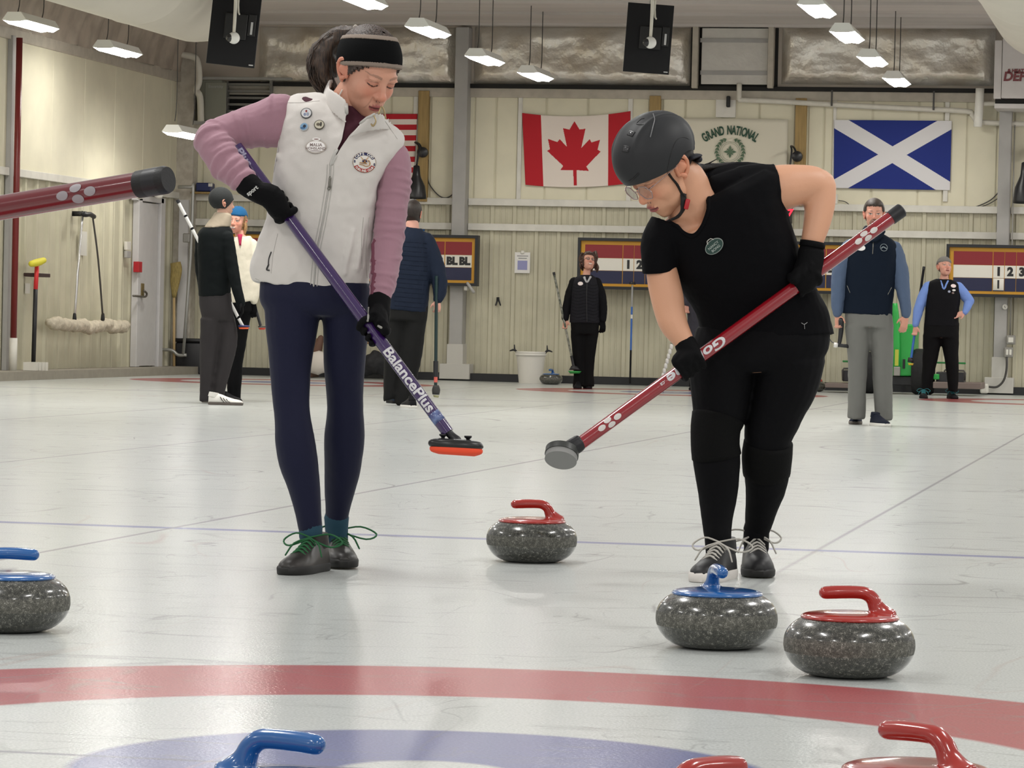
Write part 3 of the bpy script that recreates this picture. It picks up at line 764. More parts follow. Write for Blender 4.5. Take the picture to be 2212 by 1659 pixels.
# scoreboards ----------------------------------------------------------
m_sb = {k: mat('board_' + k, c, 0.45) for k, c in dict(black=(24, 26, 32), yellow=(206, 150, 38), red=(134, 28, 36), white=(226, 222, 212), blue=(24, 28, 66), digit=(26, 26, 28)).items()}
SBD = 0.26
def scoreboard(px, py, label, sag=0.0):
    """px,py = top-left outer corner pixel"""
    a = onb(px, py, BY - 0.14 - SBD)
    Wd, Hh = 3.68, 0.665
    o = empty('scoreboard', (a.x, BY - 0.12, a.z - Hh), label, 'scoreboard', 'curling scoreboards on the end wall')
    F = BY - 0.12
    def P(name, rects, m, d0, d1, lab=None):
        bm = bmesh.new()
        for x0, z0, x1, z1 in rects: box(bm, a.x + x0, a.x + x1, BY - d1 - SBD, BY - d0 - SBD, a.z - z1, a.z - z0)
        q = finish(bm, name, m, o, False)
        if lab: q['label'] = lab
    t = 0.038
    for bx in (0.5, Wd - 0.5):
        bm = bmesh.new(); box(bm, a.x + bx - .03, a.x + bx + .03, BY - SBD - .03, BY - .012, a.z - Hh + .1, a.z - .1); finish(bm, 'bracket', m_sb['black'], o, False)
    P('frame', [(0, 0, Wd, t), (0, Hh - t, Wd, Hh), (0, t, t, Hh - t), (Wd - t, t, Wd, Hh - t)], m_sb['black'], 0.02, 0.16, 'black frame')
    P('border', [(t, t, Wd - t, Hh - t)], m_sb['yellow'], 0.05, 0.115, 'yellow border and grid lines')
    cols = [(0.092, 0.585)]; x = 0.595; cw = 0.152
    for i in range(18): cols.append((x, x + cw - 0.007)); x += cw if i < 17 else cw
    # last field
    cols.append((x + 0.002, Wd - 0.085))
    s = (Wd - 0.085 - 0.36 - 0.595) / (18 * cw)
    cols = [(0.092, 0.585)] + [(0.595 + i * cw * s, 0.595 + (i + 1) * cw * s - 0.007) for i in range(18)] + [(Wd - 0.085 - 0.355, Wd - 0.085)]
    r0, r1, r2, r3 = 0.088, 0.262, 0.425, 0.590
    P('red_row', [(c0, r0, c1, r1 - 0.004) for c0, c1 in cols], m_sb['red'], 0.115, 0.12)
    P('white_row', [(c0, r1, c1, r2 - 0.004) for c0, c1 in cols], m_sb['white'], 0.115, 0.12)
    P('blue_row', [(c0, r2, c1, r3) for c0, c1 in cols], m_sb['blue'], 0.115, 0.12)
    for i in range(19):
        bm = bmesh.new(); c0, c1 = cols[i + 1]; zc_ = a.z - (r1 + r2) / 2
        if i < 18: text_into(bm, str(i + 1), 0.145 if i < 9 else 0.12, wall_mtx((a.x + (c0 + c1) / 2, BY - 0.121 - SBD, zc_)), 0.009, 0.001, sx=1.0 if i < 9 else 0.8)
        else:
            text_into(bm, 'BL', 0.135, wall_mtx((a.x + c0 + 0.09, BY - 0.121 - SBD, zc_)), 0.009, 0.001); text_into(bm, 'BL', 0.135, wall_mtx((a.x + c0 + 0.26, BY - 0.121 - SBD, zc_)), 0.009, 0.001)
        finish(bm, 'end_number', m_sb['digit'], o, False)
    return a, cols, o, (r2, r3)
scoreboard(447, 498, 'scoreboard behind the navy-jacketed curler, ending in 18 BL BL')
scoreboard(1249, 513, 'scoreboard behind the curly-haired woman, starting 1 2')
a, cols, o, rr = scoreboard(2045, 527, 'scoreboard at the right edge with a 1 plate hung on its blue row')
bm = bmesh.new(); c0, c1 = cols[1]; box(bm, a.x + c0 + 0.003, a.x + c1 - 0.001, BY - 0.14 - SBD, BY - 0.125 - SBD, a.z - rr[1] + 0.012, a.z - rr[0] - 0.002); bevel(bm, 0.002, 1)
q = finish(bm, 'score_plate', m_sb['white']); tag(q, 'white number plate reading 1 hung on the right scoreboard', 'number plate')
bm = bmesh.new(); text_into(bm, '1', 0.145, wall_mtx((a.x + (c0 + c1) / 2, BY - 0.141 - SBD, a.z - (rr[0] + rr[1]) / 2)), 0.005, 0.001); finish(bm, 'digit', m_sb['digit'], q, False)

# small things ----------------------------------------------------------
r = wthing('round_sign', 905, 508, 'small square sign with a blue ring above the left scoreboard', 'sign')
wpart('board', r, [(890, 486, 918, 514, 0.02, 0.05)], m_white)
bm = bmesh.new(); c = onb(906, 499, BY - 0.055)
tube(bm, [(c.x + 0.05*math.cos(t), c.y, c.z + 0.05*math.sin(t), 0.024, 0.004) for t in np.linspace(0, 2*PI, 16)], 8, 1, None, 'flat', ref=(0, 1, 0)); finish(bm, 'ring', mat('sign_blue', (40, 110, 180), 0.5), r)
r = wthing('paper_notice', 1129, 590, 'white paper notice with a blue grid pinned to the wall', 'notice')
wpart('sheet', r, [(1112, 545, 1145, 590, 0.035, 0.04)], mat('paper', (232, 230, 226), 0.7), 0)
wpart('printed_table', r, [(1118, 563, 1139, 583, 0.04, 0.042)], mat('print_blue', (150, 152, 196), 0.7), 0)
wpart('heading', r, [(1117, 552, 1141, 554, 0.04, 0.042), (1120, 557, 1138, 559, 0.04, 0.042)], mat('print_grey', (150, 150, 150), 0.7), 0)
wpart('pin', r, [(1125, 541, 1133, 549, 0.04, 0.06)], m_white, 0.01)
r = wthing('double_hook', 1076, 660, 'small black double hook on the ribbed wall', 'hook')
bm = bmesh.new()
for sx in (-1, 1):
    p0 = onb(1076, 644, BY - 0.05); p1 = onb(1076 + sx * 5, 659, BY - 0.09); tube(bm, [(p0.x, p0.y, p0.z, .012), (p1.x, p1.y, p1.z, .010)], 8, 2)
finish(bm, 'prongs', m_black, r); wpart('plate', r, [(1073, 642, 1079, 650, 0.03, 0.05)], m_black, 0)
r = wthing('dispenser', 1015, 632, 'small white wedge-shaped dispenser under the left scoreboard', 'dispenser')
bm = bmesh.new(); wbox(bm, 1006, 612, 1014, 628, 0.28, 0.40); bevel(bm, 0.01, 2); o = finish(bm, 'body', mat('soft_white', (200, 196, 188), 0.4), r)
bm = bmesh.new(); c = onb(1018, 622, BY - 0.42); tube(bm, [(c.x - 0.05, c.y, c.z + 0.06, .02), (c.x + 0.03, c.y, c.z - 0.05, .022)], 10, 2); finish(bm, 'spout', m_grey, r)
r = wthing('score_clock', 1702, 480, 'black clock with red glowing digits behind the bare elbow', 'clock')
wpart('housing', r, [(1640, 446, 1712, 482, 0.1, 0.3)], m_black)
bm = bmesh.new(); text_into(bm, '17', 0.17, wall_mtx(onb(1697, 463, BY - 0.305)), 0.004, 0.001, 0.12); finish(bm, 'digits', mat('led_red', (255, 40, 60), 0.5, emit=(255, 40, 60), estr=2.0), r, False)
r = wthing('junction_box', 1807, 440, 'small white box with a wire left of the man in the navy vest', 'box')
wpart('cover', r, [(1803, 420, 1810, 441, 0.02, 0.08)], m_white)
bm = bmesh.new(); wire(bm, [onb(1811, 433, BY - .05), onb(1826, 436, BY - .05), onb(1840, 447, BY - .05)], 0.006); finish(bm, 'wire', m_cable, r)
# outlet boxes, conduit and cable on the right column
r = wthing('outlet_box', 2188, 765, 'pair of grey outlet boxes with conduit on the right column', 'outlet', d=0.28)
m_gal = mat('galvanised', (150, 148, 142), 0.4, metal=0.4)
wpart('upper_box', r, [(2174, 724, 2194, 744, 0.27, 0.36)], m_gal, 0.01); wpart('lower_box', r, [(2169, 750, 2189, 772, 0.27, 0.36)], m_gal, 0.01)
wpart('socket', r, [(2173, 755, 2178, 767, 0.36, 0.37)], m_white); wpart('socket', r, [(2180, 755, 2185, 767, 0.36, 0.37)], m_white)
wpart('switch', r, [(2178, 729, 2189, 740, 0.36, 0.38)], m_white)
bm = bmesh.new(); wire(bm, [onb(x, y, BY - 0.27) for x, y in ((2192, 270), (2188, 450), (2184, 640), (2182, 724))], 0.009, 8, 1); finish(bm, 'conduit', m_gal, r)
bm = bmesh.new(); wire(bm, [onb(x, y, BY - 0.36) for x, y in ((2175, 772), (2174, 800), (2168, 822), (2155, 835), (2140, 836), (2124, 832))], 0.014, 8); finish(bm, 'power_cord', m_cable, r)
r = wthing('dial_thermometer', 2170, 669, 'small white round thermometer on the right column', 'thermometer', d=0.28)
bm = bmesh.new(); c = onb(2171, 663, BY - 0.28); tube(bm, [(c.x, c.y, c.z, 0.033), (c.x, c.y - 0.02, c.z, 0.033)], 20, 1, None, 'flat'); finish(bm, 'dial', m_white, r, True, None, 40)
bm = bmesh.new(); tube(bm, [(c.x - .005, c.y - .022, c.z + .012, .003), (c.x + .004, c.y - .022, c.z - .012, .003)], 6, 1); finish(bm, 'pointer', m_black, r)
# ================================================================== CURLING STONES
def granite(name, a, b_):
    m = bpy.data.materials.new(name); m.use_nodes = True; nt = m.node_tree; N = nt.nodes; L = nt.links; p = N['Principled BSDF']
    tc = N.new('ShaderNodeTexCoord')
    n1 = N.new('ShaderNodeTexNoise'); n1.inputs['Scale'].default_value = 420; n1.inputs['Detail'].default_value = 3
    n2 = N.new('ShaderNodeTexNoise'); n2.inputs['Scale'].default_value = 110; n2.inputs['Detail'].default_value = 3
    L.new(tc.outputs['Object'], n1.inputs['Vector']); L.new(tc.outputs['Object'], n2.inputs['Vector'])
    mx = N.new('ShaderNodeMath'); mx.operation = 'MULTIPLY_ADD'; mx.inputs[1].default_value = 0.45; L.new(n2.outputs[0], mx.inputs[0]); 
    m2 = N.new('ShaderNodeMath'); m2.operation = 'MULTIPLY'; m2.inputs[1].default_value = 0.62; L.new(n1.outputs[0], m2.inputs[0]); L.new(m2.outputs[0], mx.inputs[2])
    cr_ = N.new('ShaderNodeValToRGB'); e = cr_.color_ramp.elements
    e[0].position = 0.40; e[0].color = lin(a); e[1].position = 0.60; e[1].color = lin(b_)
    x = e.new(0.68); x.color = lin((150, 148, 140))
    L.new(mx.outputs[0], cr_.inputs[0]); L.new(cr_.outputs[0], p.inputs['Base Color'])
    return m, p
m_gr, p_ = granite('granite_polished', (30, 31, 28), (74, 74, 67)); p_.inputs['Roughness'].default_value = 0.22; p_.inputs['Coat Weight'].default_value = 0.6; p_.inputs['Coat Roughness'].default_value = 0.06
m_gb, p_ = granite('granite_band', (56, 56, 51), (98, 97, 89)); p_.inputs['Roughness'].default_value = 0.6
hmats = dict(red=mat('handle_red', (160, 36, 26), 0.22, coat=0.8), blue=mat('handle_blue', (28, 92, 158), 0.22, coat=0.8))
bm = bmesh.new()
prof = [(0.058, 0.003), (0.064, 0.0), (0.082, 0.002), (0.101, 0.0085), (0.118, 0.0195), (0.131, 0.034), (0.1388, 0.048), (0.1425, 0.062), (0.1430, 0.071), (0.1420, 0.083), (0.1385, 0.095), (0.131, 0.1075), (0.120, 0.118), (0.108, 0.1255), (0.098, 0.129), (0.05, 0.130)]
P = cr([(a, b_, 0) for a, b_ in prof], 3)
lathe(bm, [(r, z) for r, z, _ in P], 72)
for f in bm.faces:
    zc_ = f.calc_center_median().z
    if 0.052 < zc_ < 0.086 and len(f.verts) == 4: f.material_index = 1
bmesh.ops.recalc_face_normals(bm, faces=bm.faces[:]); STONE_BODY = bpy.data.meshes.new('stone_body'); bm.to_mesh(STONE_BODY); bm.free()
STONE_BODY.materials.append(m_gr); STONE_BODY.materials.append(m_gb); STONE_BODY.polygons.foreach_set('use_smooth', [True] * len(STONE_BODY.polygons))
bm = bmesh.new()
lathe(bm, [(r, z) for r, z, _ in cr([(0.02, 0.126, 0), (0.100, 0.126, 0), (0.107, 0.1285, 0), (0.105, 0.134, 0), (0.09, 0.139, 0), (0.055, 0.1425, 0), (0.015, 0.143, 0)], 3)], 56)
tube(bm, [(0.070, 0, 0.132, 0.030, 0.034), (0.064, 0, 0.143, 0.021, 0.024), (0.056, 0, 0.156, 0.0165, 0.018), (0.048, 0, 0.172, 0.0155), (0.034, 0, 0.183, 0.015), (0.014, 0, 0.186, 0.0145), (-0.025, 0, 0.1855, 0.0150), (-0.055, 0, 0.1835, 0.0145)], 20, 5)
h = fuse(bm, 'handle', hmats['red'], None, 0.0024, 10)
H_MESH = h.data; bpy.data.objects.remove(h, do_unlink=True)
def stone(loc, ang, colr, label, tilt=0.0):
    root = empty('curling_stone', loc, label, 'curling stone', 'curling stones')
    root.matrix_basis = Matrix.Translation(loc) @ Matrix.Rotation(ang, 4, 'Z') @ Matrix.Diagonal((1.035, 1.035, 1.015, 1))
    o = bpy.data.objects.new('granite_body', STONE_BODY); COL.objects.link(o); o.parent = root
    me = H_MESH if colr == 'red' else H_MESH.copy()
    if colr != 'red': me.materials.clear(); me.materials.append(hmats['blue'])
    o = bpy.data.objects.new('handle', me); COL.objects.link(o); o.parent = root
    return root
def gpt(px, Y):                                  # ground point at pixel column px, depth Y
    lo, hi_ = 700.0, 2400.0
    for _ in range(40):
        m_ = (lo + hi_) / 2
        if at(px, m_, Y).z > 0.07: lo = m_
        else: hi_ = m_
    p = at(px, lo, Y); return Vector((p.x, p.y, 0))
stone(gpt(1148.5, 11.38), YAW, 'red', 'lone red-handled granite stone on open ice between the two sweepers')
stone(gpt(1548, 8.47), YAW + math.radians(98), 'blue', 'blue-handled granite stone in front of the helmeted curler, handle pointing at us')
stone(gpt(1834.5, 7.85), YAW, 'red', 'large red-handled granite stone just behind the red ring at the right')
stone(gpt(20, 8.49), YAW + PI, 'blue', 'blue-handled granite stone cut by the left edge')
stone(gpt(603, 4.86), YAW + PI - math.radians(28), 'blue', 'nearest blue-handled stone, only its handle showing at the bottom edge')
stone(gpt(1978, 5.13), YAW - math.radians(45), 'red', 'red-handled stone cut by the bottom edge at the right, disc showing')
stone(gpt(1524, 4.66), YAW + PI + math.radians(42), 'red', 'red-handled stone of which only the handle top shows at the bottom edge')
stone(onz(1190, 830.5, 0.0) , YAW + math.radians(70), 'blue', 'small distant blue-handled stone by the white bucket')
stone(onz(1758, 846, 0.0), YAW, 'red', 'small distant red-handled stone half hidden by the helmeted curler')

# ================================================================== LEFT WALL THINGS
def lwall(px, py, d=0.0): return onl(px, py, LX + d)
def lbox(bm, px0, py0, px1, py1, d0, d1):
    cy = (py0 + py1) / 2; cx = (px0 + px1) / 2
    a = lwall(px0, cy, d0); b_ = lwall(px1, cy, d0); t = lwall(cx, py0, d0); u = lwall(cx, py1, d0)
    return box(bm, LX + d0, LX + d1, a.y, b_.y, max(u.z, 0.002), t.z)
def lpart(name, root, rects, m, bev=0.004, label=None):
    bm = bmesh.new()
    for r in rects: lbox(bm, *r)
    if bev: bevel(bm, bev, 1)
    o = finish(bm, name, m, root, False)
    if label: o['label'] = label
    return o
def lthing(name, px, py, label, cat, group=None): return empty(name, lwall(px, py), label, cat, group)
m_rp = mat('red_paint', (112, 30, 30), 0.35); m_dw = mat('door_white', (206, 204, 204), 0.45, var=0.05)
r = lthing('red_pipe', 24, 800, 'tall dark red pipe with a white lower sleeve at the far left', 'pipe')
bm = bmesh.new(); t = lwall(42, 95, 0.16); u = lwall(29, 730, 0.16); t.y = u.y
tube(bm, [(u.x, u.y, 3.9, 0.037), (u.x, u.y, u.z, 0.037)], 16, 2, None, 'flat'); finish(bm, 'pipe', m_rp, r)
bm = bmesh.new(); tube(bm, [(u.x, u.y, u.z, 0.047), (u.x, u.y, 0.10, 0.047)], 16, 2, None, 'flat'); finish(bm, 'sleeve', m_white, r)
o = lpart('corner_channel', None, [(10, 75, 17, 800, 0.02, 0.08)], m_grey); tag(o, 'grey vertical channel left of the dark red pipe', 'channel')
r = lthing('side_door', 310, 790, 'white personnel door in the left wall with a red alarm pull', 'door')
lpart('leaf', r, [(291, 438, 332, 790, 0.06, 0.10)], m_dw)
lpart('jamb', r, [(284, 428, 291, 792, 0.045, 0.13)], m_dw); lpart('jamb', r, [(332, 428, 341, 792, 0.045, 0.13)], m_dw); lpart('lintel', r, [(284, 424, 341, 436, 0.045, 0.13)], m_dw)
lpart('latch_plate', r, [(301, 612, 307, 640, 0.10, 0.13)], mat('brass_dull', (140, 122, 80), 0.45, metal=0.5))
bm = bmesh.new(); wire(bm, [lwall(x, y, 0.17) for x, y in ((288, 639), (300, 640), (314, 641), (317, 634), (311, 628))], 0.014, 8); finish(bm, 'lever', mat('lever_metal', (110, 106, 100), 0.35, metal=0.6), r)
lpart('alarm_pull', r, [(288, 565, 296, 588, 0.10, 0.17)], mat('alarm_red', (178, 34, 44), 0.4))
r = lthing('exit_fitting', 320, 425, 'white emergency light fitting above the white door', 'light fitting')
lpart('body', r, [(308, 406, 352, 424, 0.05, 0.16)], m_white); 
bm = bmesh.new()
for px in (303, 343): bmesh.ops.create_uvsphere(bm, u_segments=14, v_segments=10, radius=0.06, matrix=Matrix.Translation(lwall(px, 420, 0.25)))
finish(bm, 'lamp_head', m_white, r)
r = lthing('thermostat', 272, 556, 'small white and grey control unit left of the white door', 'control unit')
lpart('cover', r, [(268, 522, 277, 540, 0.05, 0.09)], m_white); lpart('lower_unit', r, [(268, 542, 277, 557, 0.05, 0.09)], m_grey)
# dust mop
r = lthing('dust_mop', 190, 715, 'wide cream fleece dust mop hanging on the left wall by two long handles', 'mop')
bm = bmesh.new()
for i in range(9):
    px = 120 + i * 17.5; p = lwall(px, 702 - (6 if i in (0, 1) else 0) + 3 * math.sin(i * 1.9), 0.16); tube(bm, [(p.x, p.y - 0.25, p.z + random.uniform(-.02, .02), 0.05), (p.x + 0.02, p.y, p.z - 0.015, 0.085), (p.x, p.y + 0.25, p.z + random.uniform(-.02, .02), 0.05)], 10, 3)
fuse(bm, 'mop_head', mat('fleece', (206, 196, 176), 0.95, var=0.2, vscale=14, bump=0.02, bscale=30), r, 0.02, 3, 0.05, 0.07)
bm = bmesh.new(); wire(bm, [lwall(161, 685, 0.2), lwall(170, 560, 0.22), lwall(178, 466, 0.2)], 0.016, 8); finish(bm, 'handle', mat('chrome', (214, 214, 214), 0.25, metal=0.7), r)
bm = bmesh.new(); wire(bm, [lwall(222, 684, 0.2), lwall(212, 560, 0.22), lwall(200, 466, 0.2)], 0.012, 8); finish(bm, 'handle', m_cable, r)
bm = bmesh.new(); p = lwall(186, 462, 0.2); box(bm, LX, p.x, p.y - .03, p.y + .03, p.z - .03, p.z + .03); wire(bm, [lwall(175, 460, 0.2), lwall(184, 464, 0.24), lwall(194, 463, 0.24), lwall(203, 468, 0.2)], 0.03, 10); finish(bm, 'wall_hanger', m_black, r)
bm = bmesh.new()
for a_ in (161, 222): p = lwall(a_, 686, 0.2); tube(bm, [(p.x, p.y, p.z - .02, .026), (p.x, p.y, p.z + .04, .02)], 8, 1)
finish(bm, 'socket', m_black, r)
r = lthing('wall_notice', 180, 552, 'faint typed sheet on the left wall behind the mop handles', 'notice')
lpart('sheet', r, [(173, 500, 187, 552, 0.045, 0.05)], mat('old_paper', (206, 204, 196), 0.7), 0)
# upright brush with a yellow head
r = lthing('curling_brush', 75, 780, 'yellow-headed brush with a red and black shaft standing upside down at the left wall', 'brush')
for n_, a_, b_, m_ in (('shaft', (72, 785), (77, 625), m_black), ('grip', (77, 625), (80, 572), mat('shaft_red', (214, 46, 50), 0.35))):
    bm = bmesh.new(); wire(bm, [lwall(*a_, 0.22), lwall(*b_, 0.22)], 0.026, 10, 2); finish(bm, n_, m_, r)
bm = bmesh.new(); p = lwall(81, 567, 0.22); tube(bm, [(p.x, p.y - 0.22, p.z - .02, .035), (p.x, p.y, p.z, .045), (p.x, p.y + 0.22, p.z + .03, .035)], 12, 3); finish(bm, 'brush_head', mat('brush_yellow', (226, 216, 60), 0.6), r)
r = lthing('brush_rack', 62, 600, 'dark bracket holding the yellow-headed brush on the left wall', 'bracket')
lpart('bar', r, [(51, 590, 79, 598, 0.05, 0.22)], mat('rack_brown', (60, 40, 38), 0.6)); lpart('tag', r, [(54, 612, 63, 634, 0.05, 0.06)], m_white, 0)
r = lthing('slotted_block', 63, 800, 'white slotted block on the floor ledge under the upright brush', 'block')
for i in range(4): lpart('slat', r, [(50 + i * 7.2, 782, 55.5 + i * 7.2, 800, 0.25, 0.40)], m_white, 0)
# corner things: corn brooms, scraper frame, bin
m_corn = mat('corn_bristle', (170, 150, 92), 0.85, var=0.35, vscale=30, stretch=(4, 4, 0.6)); m_stick = mat('pale_stick', (196, 168, 122), 0.6)
def yat(px, py, y): return onb(px, py, y)
YC = 44.7
r = empty('corn_broom', yat(378, 792, YC - .1), 'tall corn broom standing bristles up left of the man in the dark beanie', 'broom')
bm = bmesh.new(); P = [yat(x, y, YC - .1) for x, y in ((376, 795), (376, 640))]; wire(bm, P, 0.018, 8, 1); finish(bm, 'stick', m_stick, r)
bm = bmesh.new(); P = [yat(x, y, YC - .1) for x, y in ((376, 643), (378, 610), (381, 583), (379, 567))]
tube(bm, [tuple(P[0]) + (.025, .02), tuple(P[1]) + (.065, .03), tuple(P[2]) + (.078, .035), tuple(P[3]) + (.070, .03)], 16, 4, None, 'flat', ref=(0, 1, 0)); finish(bm, 'bristles', m_corn, r)
r = empty('hand_broom', yat(348, 580, YC), 'short whisk broom hanging beside the white door', 'broom')
bm = bmesh.new(); P = [yat(x, y, YC) for x, y in ((348, 533), (348, 555), (349, 578))]
tube(bm, [tuple(P[0]) + (.02, .02), tuple(P[1]) + (.045, .03), tuple(P[2]) + (.055, .03)], 14, 4, None, 'flat', ref=(0, 1, 0)); finish(bm, 'bristles', m_corn, r)
r = empty('scrub_brush', yat(348, 655, YC), 'wooden-backed hand brush hanging below the whisk broom', 'brush')
bm = bmesh.new(); P = [yat(x, y, YC) for x, y in ((347, 592), (346, 650))]; tube(bm, [tuple(P[0]) + (.03, .015), tuple(P[1]) + (.036, .015)], 10, 2, ref=(0, 1, 0)); finish(bm, 'back', m_stick, r)
bm = bmesh.new(); wire(bm, [yat(x, y, YC - .02) for x, y in ((350, 614), (355, 632), (350, 654), (344, 652))], 0.014, 8); finish(bm, 'hook_handle', m_black, r)
r = empty('scraper_frame', yat(394, 765, YC - .15), 'tall grey metal scraper frame standing in the left corner', 'scraper')
m_al = mat('aluminium', (168, 168, 164), 0.35, metal=0.4)
bm = bmesh.new(); wire(bm, [yat(x, y, YC - .15) for x, y in ((385, 404), (414, 404), (417, 408), (411, 560), (396, 765))], 0.022, 8, 2); finish(bm, 'pole', m_al, r)
bm = bmesh.new(); wire(bm, [yat(x, y, YC - .15) for x, y in ((350, 755), (372, 757), (385, 767), (403, 767))], 0.022, 8); finish(bm, 'blade_arm', m_al, r)
bm = bmesh.new(); P = yat(403, 514, YC - .2); box(bm, P.x - .045, P.x + .045, P.y - .03, P.y + .03, P.z - .06, P.z + .06); bevel(bm, .01, 1); finish(bm, 'clamp', m_gal, r, False)
r = empty('storage_bin', yat(402, 795, YC - .1), 'black storage bin behind the man in the dark beanie', 'bin')
bm = bmesh.new(); p0 = yat(372, 795, YC - .1); p1 = yat(432, 740, YC - .1)
v = box(bm, p0.x, p1.x, YC, YC + .24, 0.0, p1.z)
bevel(bm, .03, 2); finish(bm, 'tub', mat('bin_black', (36, 36, 40), 0.5), r)
bm = bmesh.new(); box(bm, p0.x - .03, p1.x + .03, YC - .02, YC + .26, p1.z, p1.z + .05); bevel(bm, .012, 1); finish(bm, 'rim', m_black, r)
o = empty('leaning_board', yat(400, 780, YC + 0.25), 'pale flat door panel in the corner behind the corn broom', 'panel')
bm = bmesh.new(); p0 = yat(383, 738, YC + .2); p1 = yat(409, 432, YC + .2); box(bm, p0.x, p1.x, YC + .16, YC + .21, p0.z, p1.z); finish(bm, 'board_sheet', m_dw, o, False)
# ================================================================== BY THE END WALL
r = empty('bucket', onz(1176, 826), 'white plastic bucket with black clips by the end wall', 'bucket')
c = onz(1176, 826); c = Vector((c.x, 44.35, 0))
bm = bmesh.new(); lathe(bm, [(0.148, 0.05), (0.150, 0.06), (0.19, 0.44), (0.198, 0.44), (0.198, 0.46), (0.185, 0.46), (0.18, 0.44), (0.142, 0.07)], 32)
for v in bm.verts: v.co += c - Vector((0, 0, .05))
finish(bm, 'pail', mat('bucket_white', (226, 222, 214), 0.4), r, True, None, 40)
bm = bmesh.new(); lathe(bm, [(0.195, 0.405), (0.203, 0.41), (0.203, 0.43), (0.197, 0.435)], 32, cap=False)
for v in bm.verts: v.co += c - Vector((0, 0, .05))
finish(bm, 'rim', mat('bucket_white', (226, 222, 214), 0.4), r)
for s_ in (-1, 1):
    bm = bmesh.new(); q = c + Vector((s_ * 0.215, 0, 0.42)); tube(bm, [(q.x - s_*.03, q.y, q.z - .03, .012), (q.x, q.y, q.z + .01, .015), (q.x + s_*.06, q.y, q.z - .005, .008)], 8, 2); tube(bm, [(q.x, q.y, q.z, .012), (q.x - .005, q.y, q.z + .07, .007)], 8, 1); finish(bm, 'clip', m_black, r)
# green ice machine
m_gn = mat('machine_green', (44, 170, 72), 0.4); m_gn2 = mat('machine_green_dark', (30, 124, 56), 0.45); m_tyre = mat('tyre', (26, 26, 28), 0.8, bump=0.01, bscale=30)
YM = 43.4
def mb(name, root, px0, py0, px1, py1, ya, yb, m, bev=0.01, label=None):
    c_ = onb((px0+px1)/2, (py0+py1)/2, ya); a = onb(px0, (py0+py1)/2, ya); b_ = onb(px1, (py0+py1)/2, ya); t = onb((px0+px1)/2, py0, ya); u = onb((px0+px1)/2, py1, ya)
    bm = bmesh.new(); box(bm, a.x, b_.x, ya, yb, max(u.z, 0.0), t.z); bevel(bm, bev, 2); o = finish(bm, name, m, root, False)
    if label: o['label'] = label
    return o
r = empty('ice_machine', onb(1960, 840, YM), 'bright green wheeled ice machine behind the man in the navy vest', 'machine')
mb('body', r, 1927, 700, 1972, 812, YM, YM + 0.9, m_gn, 0.02)
bm = bmesh.new(); P = [onb(x, y, YM - .08) for x, y in ((1936, 800), (1935, 700), (1933, 655))]; tube(bm, [tuple(P[0]) + (.05, .03), tuple(P[1]) + (.05, .03), tuple(P[2]) + (.03, .02)], 8, 2, None, 'flat', ref=(0, 1, 0)); finish(bm, 'arm', m_gn, r)
mb('bracket', r, 1930, 792, 1944, 812, YM - .12, YM - .02, m_gal)
mb('decal', r, 1933, 755, 1941, 790, YM - .12, YM - .115, mat('decal_yellow', (190, 196, 70), 0.5), 0.001)
for px in (1925, 1952): mb('vent_slot', r, px - 2, 776, px + 3, 796, YM - .02, YM, m_black, 0.002)
for px, rr in ((1996, 0.285), (1873, 0.26)):
    c = onb(px, 790, YM + .3); bm = bmesh.new()
    lathe(bm, [(rr * .5, -.13), (rr * .93, -.13), (rr, -.09), (rr, .09), (rr * .93, .13), (rr * .5, .13)], 36)
    for v in bm.verts: v.co = Vector((c.x + v.co.z, c.y - .1 + v.co.x, rr + v.co.y))
    finish(bm, 'wheel', m_tyre, r, True, None, 40)
mb('undercarriage', r, 1890, 812, 1975, 832, YM + .05, YM + .7, m_black)
mb('guard_rail', r, 1820, 779, 1862, 783, YM + .2, YM + .24, m_gn2, 0.004); mb('guard_rail', r, 2018, 782, 2086, 786, YM + .2, YM + .24, m_gn2, 0.004)
mb('battery_box', r, 1820, 800, 1845, 824, YM + .1, YM + .5, mat('battery_grey', (52, 52, 56), 0.5)); mb('battery_box', r, 2022, 804, 2082, 826, YM + .1, YM + .5, MATS['battery_grey'])
bm = bmesh.new(); wire(bm, [onb(x, y, YM + .05) for x, y in ((2040, 803), (2042, 799), (2082, 801), (2085, 806), (2084, 822))], 0.012, 8, 1); finish(bm, 'carry_bar', m_cable, r)
bm = bmesh.new(); wire(bm, [onb(x, y, YM + .05) for x, y in ((1821, 822), (1820, 800), (1823, 796), (1840, 796))], 0.012, 8, 1); finish(bm, 'carry_bar', m_cable, r)
mb('blade_tray', r, 1782, 828, 1850, 838, YM - .15, YM + .6, mat('tray_taupe', (118, 104, 98), 0.5)); mb('blade_tray', r, 2015, 826, 2120, 840, YM - .15, YM + .6, MATS['tray_taupe'])
mb('green_foot', r, 2016, 808, 2028, 820, YM, YM + .2, m_gn)
r = empty('plastic_jug', onb(2126, 836, 44.3), 'small white plastic cover on the floor left of the right column', 'cover')
mb('lid', r, 2117, 829, 2134, 850, 44.3, 44.5, m_white, 0.02)
